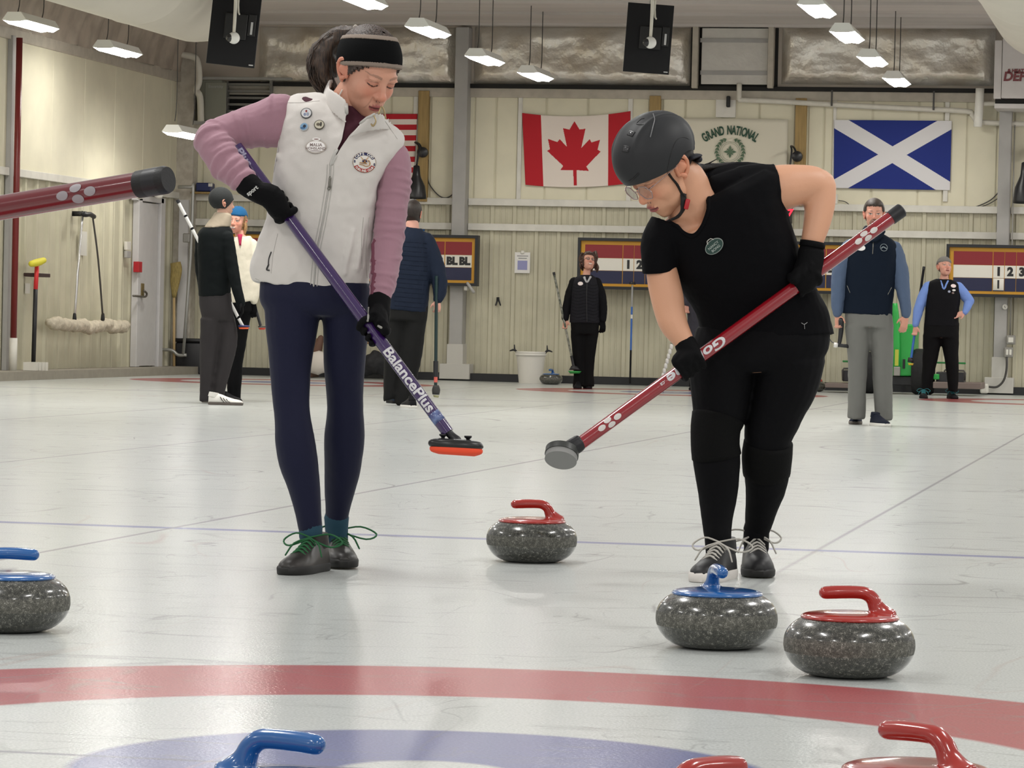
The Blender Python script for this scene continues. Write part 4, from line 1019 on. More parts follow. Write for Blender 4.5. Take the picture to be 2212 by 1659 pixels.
# wooden bench with boots seen between the navy-clad legs
r = empty('wooden_bench', onz(695, 826), 'low wooden bench against the wall, seen between the navy leggings', 'bench')
mb('seat', r, 655, 733, 850, 742, 44.3, 44.7, mat('bench_wood', (120, 92, 66), 0.6)); mb('leg', r, 664, 742, 676, 815, 44.3, 44.65, mat('bench_dark', (84, 60, 46), 0.6)); mb('leg', r, 826, 742, 838, 815, 44.3, 44.65, MATS['bench_dark'])
r = empty('sports_bag', onz(690, 822), 'white and brown bag on the floor under the bench', 'bag')
bm = bmesh.new(); p = onb(688, 800, 44.0); tube(bm, [(p.x - .16, p.y, .17, .06, .10), (p.x, p.y, .20, .11, .16), (p.x + .12, p.y, .17, .06, .10)], 16, 3); finish(bm, 'sack', mat('bag_white', (206, 198, 190), 0.7), r)
bm = bmesh.new(); p = onb(684, 770, 44.05); tube(bm, [(p.x - .05, p.y, .20, .05), (p.x, p.y, .36, .07), (p.x + .05, p.y, .52, .04)], 12, 3); finish(bm, 'flap', mat('bag_brown', (96, 68, 54), 0.7), r)
r = empty('gear_heap', onz(812, 826), 'dark heap of gear on the floor behind the purple broom', 'gear')
bm = bmesh.new(); p = onb(812, 800, 44.1); tube(bm, [(p.x - .14, p.y, .12, .09), (p.x, p.y, .22, .16), (p.x + .12, p.y, .14, .1)], 14, 3); fuse(bm, 'cloth', mat('gear_black', (30, 30, 34), 0.8), r, 0.02, 2, 0.05, 0.08)
# ================================================================== PEOPLE: TOOLS
def proj(p):
    d = Vector(p) - C0; z = d.dot(fwd); return (1106 + FPX * d.dot(cam_r) / z, 829.5 - FPX * d.dot(cam_u) / z)
def elli(P, c, r):
    q = P - np.array(c); k0 = np.linalg.norm(q / r, axis=1); k1 = np.linalg.norm(q / (np.array(r) ** 2), axis=1) + 1e-9
    return k0 * (k0 - 1) / k1
def sph(P, c, r): return np.linalg.norm(P - np.array(c), axis=1) - r
def cap_(P, a, b, ra, rb):
    a = np.array(a, float); b = np.array(b, float); ab = b - a
    t = np.clip(((P - a) @ ab) / (ab @ ab), 0, 1); return np.linalg.norm(P - (a + t[:, None] * ab), axis=1) - (ra + (rb - ra) * t)
def smin(a, b, k):
    h = np.clip(0.5 + 0.5 * (b - a) / k, 0, 1); return b + (a - b) * h - k * h * (1 - h)
def smax(a, b, k): return -smin(-a, -b, k)
# local head frame: x subject's right-hand side of the picture when facing us, y towards the face, z up (metres)
def head_sdf(P, o):
    w_ = o.get('w', 1.0); jw = o.get('jaw', 1.0)
    d = elli(P, (0, -.012, .030), (.076 * w_, .098, .088))
    d = smin(d, elli(P, (0, .028, -.028), (.062 * w_, .066, .082)), .02)
    d = smin(d, elli(P, (0, .030, -.072), (.052 * w_ * jw, .052, .040)), .02)
    d = smin(d, sph(P, (0, .072, -.098), .018), .022)
    d = smin(d, elli(P, (0, .076, .022), (.050 * w_, .016, .013)), .014)
    for s in (-1, 1):
        d = smin(d, sph(P, (s * .036 * w_, .060, -.030), .024 * jw), .02)
        d = smax(d, -sph(P, (s * .031, .107, .002), .017), .012)
        d = smin(d, sph(P, (s * .031, .0775, .001), .0150), .003)
        d = smin(d, elli(P, (s * .031, .083, .014), (.020, .008, .0045)), .006)
    d = smin(d, elli(P, (0, .078, -.064), (.034, .022, .028)), .014)
    d = smin(d, cap_(P, (0, .086, .012), (0, .106, -.026), .0075, .0095), .009)
    d = smin(d, sph(P, (0, .1085, -.031), .0125), .006)
    for s in (-1, 1): d = smin(d, sph(P, (s * .0125, .0985, -.035), .0085), .005)
    if o.get('smile'):
        d = smin(d, elli(P, (0, .0985, -.0635), (.030, .008, .0060)), .004); d = smin(d, elli(P, (0, .096, -.075), (.024, .008, .006)), .004)
    else:
        d = smin(d, elli(P, (0, .0990, -.0625), (.023, .0085, .0055)), .004); d = smin(d, elli(P, (0, .0970, -.0735), (.019, .009, .0060)), .004)
    d = smax(d, -elli(P, (0, .1085, -.0680), (.021, .008, .0016)), .0025)
    return d
def head_grid(nu, nv, o):
    u = np.linspace(0, 2 * PI, nu, endpoint=False)
    # denser sampling on the face side (angle PI/2 points to +y)
    th = u + 0.42 * np.sin(2 * (u - 0) ) * 0 + 0.45 * np.cos(u)
    ph = np.linspace(0.02, PI - 0.02, nv)
    ph = ph - 0.22 * np.sin(2 * (ph - PI / 2 - .1)) * -0.5
    T, F = np.meshgrid(th, ph)
    D = np.stack([np.sin(F) * np.cos(T), np.sin(F) * np.sin(T), np.cos(F)], -1).reshape(-1, 3)
    O = np.array((0, .004, -.008))
    t = np.full(len(D), .17)
    for _ in range(48):
        d = head_sdf(O + D * t[:, None], o); t = t - d * 0.8
        t = np.maximum(t, .02)
    return O, D, t, nu, nv
def grid_mesh(P, nu, nv, keep=None, thick=None):
    f = []
    for j in range(nv - 1):
        for i in range(nu):
            q = (j * nu + i, j * nu + (i + 1) % nu, (j + 1) * nu + (i + 1) % nu, (j + 1) * nu + i)
            if keep is None or (keep[q[0]] or keep[q[1]] or keep[q[2]] or keep[q[3]]): f.append(q)
    if keep is None:
        f.append(tuple(range(nu))); f.append(tuple(range((nv - 1) * nu, nv * nu))[::-1])
    return P, f
def add_mesh(bm, P, f, mtx, layer=None, colrs=None):
    vs_ = {}
    used = set(i for q in f for i in q)
    for i in used:
        v = bm.verts.new(mtx @ Vector(P[i])); vs_[i] = v
        if layer is not None: v[layer] = colrs[i]
    for q in f:
        try: bm.faces.new([vs_[i] for i in q])
        except ValueError: pass
def hmtx(center, yaw, pitch, roll, scale):
    """yaw >0 turns the face to picture right, pitch >0 looks down, roll >0 tips the crown to picture right"""
    y, p = math.radians(yaw), math.radians(pitch)
    f = (RT * math.sin(y) - FW * math.cos(y)) * math.cos(p) - UPV * math.sin(p)
    u = (RT * math.sin(y) - FW * math.cos(y)) * math.sin(p) + UPV * math.cos(p)
    x = f.cross(u)
    R_ = Matrix(((x.x, f.x, u.x), (x.y, f.y, u.y), (x.z, f.z, u.z)))
    R_ = Matrix.Rotation(math.radians(roll), 3, FW) @ R_
    return Matrix.Translation(center) @ (R_.to_4x4() @ Matrix.Scale(scale, 4))
def lerp(a, b, t): return a + (b - a) * t[:, None]
def face_colors(P, skin, o):
    S = np.array(lin(skin)[:3]); n = len(P); C = np.tile(S, (n, 1))
    x, y, z = P[:, 0], P[:, 1], P[:, 2]; ax = np.abs(x); front = y > .055
    red = S * np.array((1.02, .74, .68)); pale = S * np.array((1.08, 1.05, 1.0))
    def g(cx, cz, rx, rz, ff=True):
        e = np.exp(-(((ax - cx) / rx) ** 2 + ((z - cz) / rz) ** 2)); return np.where(front | (not ff), e, 0)
    C = lerp(C, np.tile(red, (n, 1)), 0.75 * g(.038, -.028, .020, .020)); C = lerp(C, np.tile(red, (n, 1)), 0.8 * g(0, -.030, .014, .018))
    C = lerp(C, np.tile(pale, (n, 1)), 0.5 * g(0, .05, .05, .03))
    lip = np.array(lin(o.get('lip', (150, 78, 74)))[:3])
    lm = ((x / .023) ** 2 + ((z + .068) / .0105) ** 2 < 1) & (y > .085)
    C[lm] = lip
    ml = (ax < .021) & (np.abs(z + .068) < .0018) & (y > .08); C[ml] = lip * .35
    if o.get('smile'):
        tm = (ax < .020) & (np.abs(z + .0675) < .0042) & (y > .08); C[tm] = lin((225, 220, 210))[:3]
    br = np.array(lin(o.get('brow', (88, 66, 54)))[:3])
    zb = .0205 + .005 * np.sin(np.clip((ax - .012) / .042, 0, 1) * 2.4)
    bm_ = (ax > .013) & (ax < .054) & (np.abs(z - zb) < .0040 * np.clip((.062 - ax) / .03, .3, 1)) & (y > .04)
    C[bm_] = C[bm_] * .45 + br * .55
    ed = ((ax - .031) / .0145) ** 2 + ((z - .000) / .0065) ** 2
    if o.get('down'):
        lsh = (np.abs(z - (-.0055 + 12 * (ax - .031) ** 2)) < .0019) & (np.abs(ax - .031) < .0150) & (y > .05); C[lsh] = lin((52, 34, 28))[:3]
        lid = (ed < 1.8) & (y > .06) & ~lsh; C[lid] = C[lid] * np.array((.86, .76, .74))
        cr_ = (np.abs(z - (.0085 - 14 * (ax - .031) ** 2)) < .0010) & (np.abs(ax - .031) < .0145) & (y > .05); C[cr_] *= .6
    else:
        C[(ed < 1) & (y > .06)] = lin((206, 198, 190))[:3]
        C[((ax - .031) ** 2 + (z - .001) ** 2 < .0056 ** 2) & (y > .06)] = lin((60, 44, 34))[:3]
        C[(np.abs(z - (.0062 - 12 * (ax - .031) ** 2)) < .0018) & (np.abs(ax - .031) < .015) & (y > .05)] = lin((48, 34, 28))[:3]
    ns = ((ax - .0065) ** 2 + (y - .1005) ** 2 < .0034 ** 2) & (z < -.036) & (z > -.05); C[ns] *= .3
    if o.get('beard'):
        bd = np.array(lin(o['beard'])[:3])
        m_ = ((np.abs(np.hypot(x / .030, (z + .073) / .024) - 1) < .28) & (y > .06)) | ((z < -.085) & (ax < .022) & (y > .05)); C[m_ & ~lm] = bd * .7 + C[m_ & ~lm] * .3
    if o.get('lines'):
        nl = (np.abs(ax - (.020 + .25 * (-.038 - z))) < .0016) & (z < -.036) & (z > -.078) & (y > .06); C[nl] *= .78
    return np.concatenate([np.clip(C, 0, 1), np.ones((n, 1))], 1)
def ear(bm, mtx, s, layer, colr):
    pts = [(s * .073, .012, -.024), (s * .077, .007, .004), (s * .083, -.010, .020), (s * .087, -.026, .010), (s * .084, -.026, -.010), (s * .078, -.014, -.030), (s * .073, .000, -.036)]
    b2 = bmesh.new()
    tube(b2, [p + (.0050, .0060) for p in pts], 10, 4)
    tube(b2, [(s * .070, .004, -.012, .012, .016), (s * .078, -.010, -.002, .010, .020), (s * .081, -.018, .004, .003, .010)], 12, 3)
    tube(b2, [(s * .073, .006, -.026, .006), (s * .076, -.002, -.036, .0075), (s * .074, .002, -.042, .004)], 10, 2)
    for v in b2.verts: v.co = mtx @ v.co
    mp_ = {v: bm.verts.new(v.co) for v in b2.verts}
    for v in mp_.values(): v[layer] = colr
    for f in b2.faces: bm.faces.new([mp_[v] for v in f.verts])
    b2.free()
class Head:
    def __init__(self, center, yaw, pitch, roll, scale, skin, hi=False, **o):
        self.m = hmtx(center, yaw, pitch, roll, scale); self.o = o; self.skin = skin
        self.nu, self.nv = (300, 220) if hi else (110, 84)
        self.O, self.D, self.t, _, _ = head_grid(self.nu, self.nv, o)
        self.P = self.O + self.D * self.t[:, None]
    def w(self, x, y, z): return self.m @ Vector((x, y, z))
    def into(self, bm, layer):
        C = face_colors(self.P, self.skin, self.o)
        P, f = grid_mesh(self.P, self.nu, self.nv)
        add_mesh(bm, P, f, self.m, layer, C)
        ec = tuple(np.array(lin(self.skin)) * np.array((1.0, .80, .76, 1)))
        for s in (-1, 1):
            ear(bm, self.m, s, layer, ec)
    def shell(self, name, m, parent, fn, angle=None):
        """closed-looking layer over the head: fn(P) -> thickness in metres, <=0 sinks under the skin"""
        J = self.P + (.0035 * np.sin(self.P[:, [1, 2, 0]] * 620 + 1.3) + .0025 * np.sin(self.P[:, [2, 0, 1]] * 1370) if name == 'hair' else 0)
        th = fn(J); keep = th > 0
        P = self.O + self.D * (self.t + np.where(keep, th, np.maximum(th, -.004)))[:, None]
        P, f = grid_mesh(P, self.nu, self.nv, keep)
        bm = bmesh.new(); add_mesh(bm, P, f, self.m)
        return finish(bm, name, m, parent, True, None, angle)
    def strands(self, bm, path_fn, n, r, seg=5): 
        for i in range(n): tube(bm, path_fn(i), seg, 3, lambda p: self.m @ Vector(p))

m_hairmats = {}
def hairmat(name, rgb, rgb2=None):
    return mat(name, rgb, 0.55, rgb2=rgb2 or tuple(int(c * .55) for c in rgb), vscale=60, stretch=(3, 3, 0.6), bump=0.002, bscale=120)
def skin_object(parent, bm_limbs, heads, skin, voxel, name='body', sm=6):
    """fuse limbs into one surface and join the head: a single continuous body mesh with colours"""
    tmp = fuse(bm_limbs, name, mat('tmpmat', (0, 0, 0)), None, voxel, sm)
    bm = bmesh.new(); bm.from_mesh(tmp.data); bpy.data.objects.remove(tmp, do_unlink=True)
    layer = bm.verts.layers.float_color.new('Col')
    S = lin(skin)
    for v in bm.verts: v[layer] = S
    for h in heads: h.into(bm, layer)
    m = mat('skin_tone', (200, 150, 125), 0.48, attr='Col', sss=0.0, bump=0.0006, bscale=300)
    return finish(bm, name, m, parent, True)
# hand holding a shaft, in the person's pixel space (x right, y down, d away)
def grip(bm, mp, C, axis, back, wrist, r, s, thumb_up=True, flip=1, forearm=None):
    C = np.array(C, float); a = np.array(axis, float); a /= np.linalg.norm(a)
    u = np.array(back, float); u -= a * u.dot(a); u /= np.linalg.norm(u); t = np.cross(a, u) * flip
    f = 0.0095 * s
    for i, off in enumerate((-.034, -.0115, .011, .032)):
        pts = []; ln = (250, 262, 258, 235)[i]
        for th in (-10, 35, 75, 120, 165, 205, ln):
            R = r + f * (1.9 if th < 0 else 1.25 if th < 60 else 1.0)
            q = C + a * off * s + (u * math.cos(math.radians(th)) + t * math.sin(math.radians(th))) * R
            pts.append(tuple(q) + (f * (1.15 if th < 60 else 1.0 if th < 170 else .88),))
        tube(bm, pts, 10, 3, mp)
    pc = C + u * (r + .017 * s); w_ = np.array(wrist, float)
    k = (pc * .5 + w_ * .5)
    # palm slab
    e = pc - a * .030 * s; g = pc + a * .030 * s
    tube(bm, [tuple(e) + (.015 * s, .016 * s), tuple(pc + u * .004 * s) + (.019 * s, .018 * s), tuple(g) + (.015 * s, .015 * s)], 12, 3, mp)
    for q in (e, pc, g):
        q2 = q - t * .014 * s + u * .002 * s
        tube(bm, [tuple(w_) + (.021 * s, .024 * s), tuple(q2 * .5 + w_ * .5) + (.019 * s, .024 * s), tuple(q2) + (.014 * s, .016 * s), tuple(q + t * .012 * s) + (.012 * s,)], 12, 3, mp)
    ts = 1 if thumb_up else -1
    th_pts = []
    for th, o_, rr in ((-30, .030, .013), (-65, .036, .012), (-105, .034, .0108), (-145, .030, .0098)):
        q = C + a * ts * o_ * s + (u * math.cos(math.radians(th)) + t * math.sin(math.radians(th))) * (r + .0105 * s)
        th_pts.append(tuple(q) + (rr * s,))
    tube(bm, th_pts, 10, 3, mp)
# open / relaxed hand in pixel space: wrist, direction of the fingers, sideways direction (towards the thumb)
def hand(bm, mp, wrist, d, side, s, curl=0.5, spread=0.12, fan=None):
    w_ = np.array(wrist, float); d = np.array(d, float); d /= np.linalg.norm(d)
    x = np.array(side, float); x -= d * x.dot(d); x /= np.linalg.norm(x); n = np.cross(d, x)
    tube(bm, [tuple(w_ - d * .01 * s) + (.022 * s, .018 * s), tuple(w_ + d * .03 * s) + (.032 * s, .015 * s), tuple(w_ + d * .075 * s) + (.036 * s, .013 * s), tuple(w_ + d * .092 * s) + (.032 * s, .010 * s)], 14, 3, mp, ref=tuple(n))
    for i, (ox, L) in enumerate(((.026, .066), (.009, .074), (-.009, .070), (-.025, .056))):
        p = w_ + d * .085 * s + x * ox * s; pts = [tuple(p) + (.0092 * s,)]; a = 0.12
        dd = d + x * spread * (1 if i < 2 else -1) * (1 if i in (0, 3) else .35); dd /= np.linalg.norm(dd)
        for q in range(3):
            a += curl * .75
            p = p + (dd * math.cos(a) + n * math.sin(a)) * L * (.42, .33, .25)[q] * s; pts.append(tuple(p) + ((.0086, .008, .0068)[q] * s,))
        tube(bm, pts, 9, 3, mp)
    p = w_ + d * .022 * s + x * .022 * s
    q = p + (d * .6 + x * .75 + n * .25) * .036 * s; r_ = q + (d * .85 + x * .3 + n * .35 * curl) * .034 * s
    tube(bm, [tuple(p) + (.014 * s,), tuple(q) + (.0105 * s,), tuple(r_) + (.0082 * s,)], 10, 3, mp)
# shoe standing on the ice: heel point, toe direction (degrees from 'towards us', + to picture right)
def shoe(parent, heel, ang, L, W, H, m_up, m_sole, m_lace=None, name='shoe', sole_h=.022, bow=0, lift=0.0, stripes=None, toe=None, collar=True):
    a = math.radians(ang); f = -FW * math.cos(a) + RT * math.sin(a); sd = f.cross(UPV)
    base = Vector((heel[0], heel[1], lift))
    def mp(p): return base + sd * p[0] + f * p[1] + UPV * p[2]
    root = bpy.data.objects.new(name, None)
    prof = [(0, .50, .80), (.04, .66, 1.0), (.14, .76, 1.04), (.26, .78, 1.0), (.38, .82, .92), (.50, .90, .78), (.62, .98, .66), (.74, 1.0, .56), (.86, .88, .50), (.95, .62, .42), (1.0, .30, .30)]
    P = cr([(y, w_, z) for y, w_, z in prof], 3)
    bm = bmesh.new(); rings = []
    for y, w_, z in P:
        r = []
        for k_ in range(24):
            th = 2 * PI * k_ / 24; c, s_ = math.cos(th), math.sin(th)
            zz = sole_h + (z * H - sole_h) * (max(0, s_) ** .8) if s_ > 0 else sole_h * .8
            xx = w_ * W / 2 * (abs(c) ** .75) * (1 if c > 0 else -1) * (1 - .25 * max(0, s_))
            r.append(mp((xx, y * L, zz)))
        rings.append(r)
    rings_to_bm(bm, rings); up = finish(bm, name, m_up, parent, True)
    bm = bmesh.new(); rings = []
    for z, gr in ((0.0, .985), (.003, 1.02), (sole_h * .9, 1.04), (sole_h + .004, 1.0)):
        r = []
        for k_ in range(44):
            t = k_ / 44 * 2; side = 1 if t < 1 else -1; tt = t if t < 1 else 2 - t
            yy = (1 - math.cos(tt * PI)) / 2; w_ = float(np.interp(yy, P[:, 0], P[:, 1]))
            if yy < .02 or yy > .985: w_ *= .6
            r.append(mp((side * w_ * W / 2 * gr, (yy - .5) * L * gr + .5 * L, z)))
        rings.append(r)
    rings_to_bm(bm, rings); finish(bm, 'sole', m_sole, up, True, None, 50)
    zt = lambda y: float(np.interp(y, P[:, 0], P[:, 2])) * H
    if m_lace:
        bm = bmesh.new()
        for i, y in enumerate((.36, .43, .50, .57, .64)):
            for sg in (-1, 1):
                w_ = W * .23; y2 = y + .035 * sg
                tube(bm, [tuple(mp((-w_, (y - .03 * sg) * L, zt(y) * .86))) + (.0032,), tuple(mp((0, y * L, zt(y) + .003))) + (.0036,), tuple(mp((w_, (y + .03 * sg) * L, zt(y) * .86))) + (.0032,)], 6, 3)
        for sg in (-1, 1):
            k_ = 1.0 + .5 * (bow == sg)
            tube(bm, [tuple(mp((0, .34 * L, zt(.34) + .006))) + (.003,), tuple(mp((sg * .045 * k_, .36 * L, zt(.34) + .018))) + (.003,), tuple(mp((sg * .078 * k_, .42 * L, zt(.34) - .004))) + (.003,), tuple(mp((sg * .055 * k_, .46 * L, zt(.4) - .014))) + (.003,), tuple(mp((0, .36 * L, zt(.36) + .004))) + (.003,)], 6, 4)
            tube(bm, [tuple(mp((0, .35 * L, zt(.35) + .006))) + (.003,), tuple(mp((sg * .04, .45 * L, zt(.42) - .004))) + (.003,), tuple(mp((sg * .06, .52 * L, zt(.5) - .03))) + (.0026,)], 6, 3)
        finish(bm, 'laces', m_lace, up, True)
    if collar:
        bm = bmesh.new(); tube(bm, [tuple(mp((0, .13 * L, H * .70))) + (W * .36, L * .16), tuple(mp((0, .15 * L, H * 1.08))) + (W * .33, L * .145)], 20, 2, None, 'flat', ref=tuple(f)); finish(bm, 'collar', m_up, up, True, None, 50)
    if stripes:
        bm = bmesh.new()
        for i in range(3):
            for sg in (-1, 1):
                y = .42 + i * .09
                tube(bm, [tuple(mp((sg * W * .36, (y - .06) * L, zt(y) * .80))) + (.006, .002), tuple(mp((sg * W * .45, y * L, zt(y) * .50))) + (.006, .002), tuple(mp((sg * W * .47, (y + .05) * L, sole_h + .006))) + (.006, .002)], 6, 3)
        finish(bm, 'stripes', stripes, up, True)
    return up
# things laid on a garment: points are found by looking along the pixel ray and then stay on the cloth
class Surf:
    def __init__(self, objs):
        V = []; F = []
        for o in objs:
            n = len(V); V += [o.matrix_world @ v.co if False else v.co.copy() for v in o.data.vertices]; F += [tuple(n + i for i in p.vertices) for p in o.data.polygons]
        self.t = BVHTree.FromPolygons(V, F)
    def hit(self, px, py, off=0.002):
        d = ray(px, py).normalized(); h = self.t.ray_cast(C0, d)
        if h[0] is None: return None, None
        n = h[1] if h[1].dot(d) < 0 else -h[1]
        return h[0] + n * off, n
def trace(bm, surf, pts, r, off=0.0015, step=6, seg=6, rb=None):
    P = cr([(x, y, 0) for x, y in pts], 6); out = []
    for x, y, _ in P:
        p, n = surf.hit(x, y, off)
        if p is not None: out.append(tuple(p) + ((r,) if rb is None else (r, rb)))
    if len(out) > 2: tube(bm, out, seg, 1, None)
def disc_on(surf, px, py, r, off=0.003, rx=None):
    p, n = surf.hit(px, py, off)
    x = UPV.cross(n).normalized(); y = n.cross(x)
    # frame: x picture right, y up on the cloth, z out
    return Matrix(((x.x, y.x, n.x, p.x), (x.y, y.y, n.y, p.y), (x.z, y.z, n.z, p.z), (0, 0, 0, 1)))
def disc(bm, M_, rx, ry, th=0.002, z=0.0, seg=32, mi=0, r0=0.0, cx=0, cy=0):
    top = [bm.verts.new(M_ @ Vector((cx + rx * math.cos(2*PI*i/seg), cy + ry * math.sin(2*PI*i/seg), z + th))) for i in range(seg)]
    bot = [bm.verts.new(M_ @ Vector((cx + rx * math.cos(2*PI*i/seg), cy + ry * math.sin(2*PI*i/seg), z - th))) for i in range(seg)]
    bm.faces.new(top).material_index = mi; bm.faces.new(bot[::-1]).material_index = mi
    for i in range(seg): bm.faces.new((bot[i], bot[(i+1) % seg], top[(i+1) % seg], top[i])).material_index = mi
def cut_poly(me, poly, side=None):
    """open a garment inside a pixel polygon (front side only)"""
    bm = bmesh.new(); bm.from_mesh(me); dl = []
    for f in bm.faces:
        c = f.calc_center_median(); x, y = proj(c)
        if inpoly(x, y, poly) and f.normal.dot(c - C0) < 0.15: dl.append(f)
    bmesh.ops.delete(bm, geom=dl, context='FACES')
    bv = [v for v in bm.verts if v.is_boundary]; nb = {v: [e.other_vert(v) for e in v.link_edges if e.is_boundary] for v in bv}
    for _ in range(14):
        new = {v: (v.co * .4 + (n[0].co + n[1].co) * .3) for v, n in nb.items() if len(n) == 2}
        for v, c_ in new.items(): v.co = c_
    bm.to_mesh(me); bm.free()
# broom: cap end A, head end B (world)
def broom(A, B, r, m_shaft, label, head=None, cap_len=0.035, m_cap=None, name='curling_broom', root_at=None, taper=1.0):
    A = Vector(A); B = Vector(B); root = empty(name, root_at if root_at is not None else B, label, 'broom')
    bm = bmesh.new(); tube(bm, [tuple(A) + (r,), tuple((A + B) / 2) + (r,), tuple(B) + (r * taper,)], 28, 3, None, 'flat'); finish(bm, 'shaft', m_shaft, root, True, None, 40)
    if m_cap:
        d = (A - B).normalized(); bm = bmesh.new()
        tube(bm, [tuple(A - d * cap_len) + (r * 1.10,), tuple(A) + (r * 1.12,), tuple(A + d * .008) + (r * 1.10,), tuple(A + d * .012) + (r * .9,)], 28, 1, None, 'flat'); finish(bm, 'end_cap', m_cap, root, True, None, 40)
    return root
def shaft_warp(A, B, r, face, along, up=1):
    """matrix-like function: text x runs along the shaft, y wraps round it"""
    A = Vector(A); B = Vector(B); a = (B - A).normalized(); n = Vector(face); n = (n - a * n.dot(a)).normalized(); s = n.cross(a) * up
    def wf(p):
        th = p.y / r; return A + a * (along + p.x) + (n * math.cos(th) + s * math.sin(th)) * (r + .0004 + max(0, p.z))
    return wf
# ================================================================== MAIN FIGURE 1: white vest, purple broom
def strip(bm, B, T, mp, th=3.0, k=4):
    """thin curved sheet between a lower path B and an upper path T (pixel space points)"""
    b_, t = cr(B, k), cr(T, k); rings = []
    for p, q in zip(b_, t):
        n = np.cross(q - p, np.gradient(b_, axis=0)[0] + np.array((1e-3, 0, 0))); n /= np.linalg.norm(n) + 1e-9
        c = (p + q) / 2; h = (q - p) / 2; r = []
        for s in range(12):
            a = 2 * PI * s / 12; r.append(mp(c + h * math.cos(a) + n * th * math.sin(a)))
        rings.append(r)
    rings_to_bm(bm, rings)
def shr(nodes, k): return [tuple(n[:3]) + tuple(max(v - k, 2) for v in n[3:]) for n in nodes]
def shs(R, k): return [(a + k, b_, c - k, d, rb - k, dd) for a, b_, c, d, rb, dd in R]
def toe_heel(px, py, ang, L):
    a = math.radians(ang); f = -FW * math.cos(a) + RT * math.sin(a); return onz(px, py) - f * L
Y1 = 10.75; mp = pmap(Y1); S1 = FPX / Y1
legL = [(632,640,0,62,68),(630,700,0,58,62),(628,777,-2,47,52),(628,852,-6,41.5,44),(632,900,-10,39,42),(637,950,-10,43,45),(645,1000,-8,42.5,45),(656,1050,-6,36,40),(665,1100,-6,29,32),(671,1143,-6,26,28)]
legR = [(744,640,8,56,66),(747,700,14,50,60),(744,777,34,46,51),(745,850,56,40.5,43),(746,891,66,40,42),(744,945,88,44.5,45),(741,1000,110,41,44),(734,1060,135,33.5,38),(729,1105,152,26,30),(727,1128,160,25,27)]
hips = [(562,600,802,612,76,4),(560,640,804,648,80,4),(568,664,798,672,72,4),(590,678,784,686,56,4)]
torso = [(545,608,800,640,74,4),(540,584,799,602,78,2),(549,551,803,564,76,0),(562,508,808,522,74,-4),(575,465,812,480,74,-8),(582,425,815,440,76,-10),(588,380,820,402,78,-12),(594,335,836,374,78,-12),(602,290,858,342,72,-10),(608,250,874,312,64,-6),(616,217,874,290,54,0),(642,203,842,266,38,4),(684,198,800,246,30,6)]
uarm = [(622,262,6,56,30),(603,262,4,60,44),(560,270,4,49,44),(508,282,-2,42,40),(468,298,-12,39,38),(452,306,-20,35,35)]
farm = [(455,300,-20,36,36),(470,325,-40,39,36),(490,355,-62,36,33),(515,380,-85,31,29),(533,397,-98,24,23),(543,404,-101,20,19)]
larm = [(844,318,8,24,26),(852,342,-2,35,36),(852,375,-8,37,38),(849,420,-14,36,36),(844,470,-26,34,35),(838,525,-44,33,33),(831,580,-68,31,31),(825,620,-86,27,27),(820,650,-98,22,22)]
neck = [(722,262,12,40,38),(742,228,6,36,36),(768,192,0,36,36),(790,165,0,34,34)]
P1 = empty('person', onz(690, 1236), 'woman in white fleece vest, mauve sleeves and black headband, looking down at a purple broom', 'person')
bm = bmesh.new()
slab_rings(bm, shs(torso, 11)[:-1], 24, 2, mp)
for n_ in (legL, legR): tube(bm, shr(n_ + [(n_[-1][0], n_[-1][1] + 40, n_[-1][2], 22, 24)], 7), 14, 2, mp)
slab_rings(bm, shs(hips, 9), 20, 2, mp)
for n_ in (uarm, farm, larm): tube(bm, shr(n_, 6), 14, 2, mp)
tube(bm, [(549,409,-102,15),(585,432,-110,14),(604,452,-112,10)], 10, 2, mp); tube(bm, [(820,652,-98,15),(819,680,-112,14),(814,706,-126,10)], 10, 2, mp)
tube(bm, neck, 18, 3, mp)
hd = Head(mp((794, 151, -12)), 39, 31, 2, 1.07, (206, 152, 128), True, down=True, lip=(158, 84, 80), brow=(120, 92, 76), lines=True)
skin_object(P1, bm, [hd], (206, 152, 128), 0.007)
# hair, headband, ponytail
m_hair1 = hairmat('hair_grey_brown', (84, 70, 62), (44, 34, 29))
def hairf(P):
    x, y, z = P.T
    m_ = ((y < -.012) & (z > -.075)) | (z > .060 + .0 * y) | ((np.abs(x) > .046) & (y < .060) & (y > .002) & (z > -.034 + 1.25 * y))
    return np.where(m_, .0085 + .0025 * np.sin(x * 900 + y * 120) * .4, -.004)
hair = hd.shell('hair', m_hair1, P1, hairf)
bandz = lambda P: P[:, 2] - (.0050 + .60 * P[:, 1])
hb = hd.shell('headband', mat('headband_black', (11, 12, 13), 0.9, spec=.12, bump=0.001, bscale=400), P1, lambda P: np.where((bandz(P) > 0) & (bandz(P) < .088), .0135 + 0 * P[:, 0], -.004))
for lo, hi_ in ((-.002, .010), (.079, .092)):
    hd.shell('trim_edge', mat('headband_trim', (138, 124, 112), 0.8), hb, lambda P, lo=lo, hi_=hi_: np.where((bandz(P) > lo) & (bandz(P) < hi_), .0150 + 0 * P[:, 0], -.004))
bm = bmesh.new()
m_pony = hairmat('hair_dark_brown', (70, 52, 38), (32, 23, 17))
tube(bm, [(775,72,60,15,20),(748,72,66,19,26),(722,86,70,24,32),(702,112,72,32,36),(698,142,70,34,38),(705,168,66,29,34),(716,188,62,14,22)], 18, 4, mp)
fuse(bm, 'ponytail', m_pony, P1, 0.008, 3, 0.018, 0.03)
bm = bmesh.new()
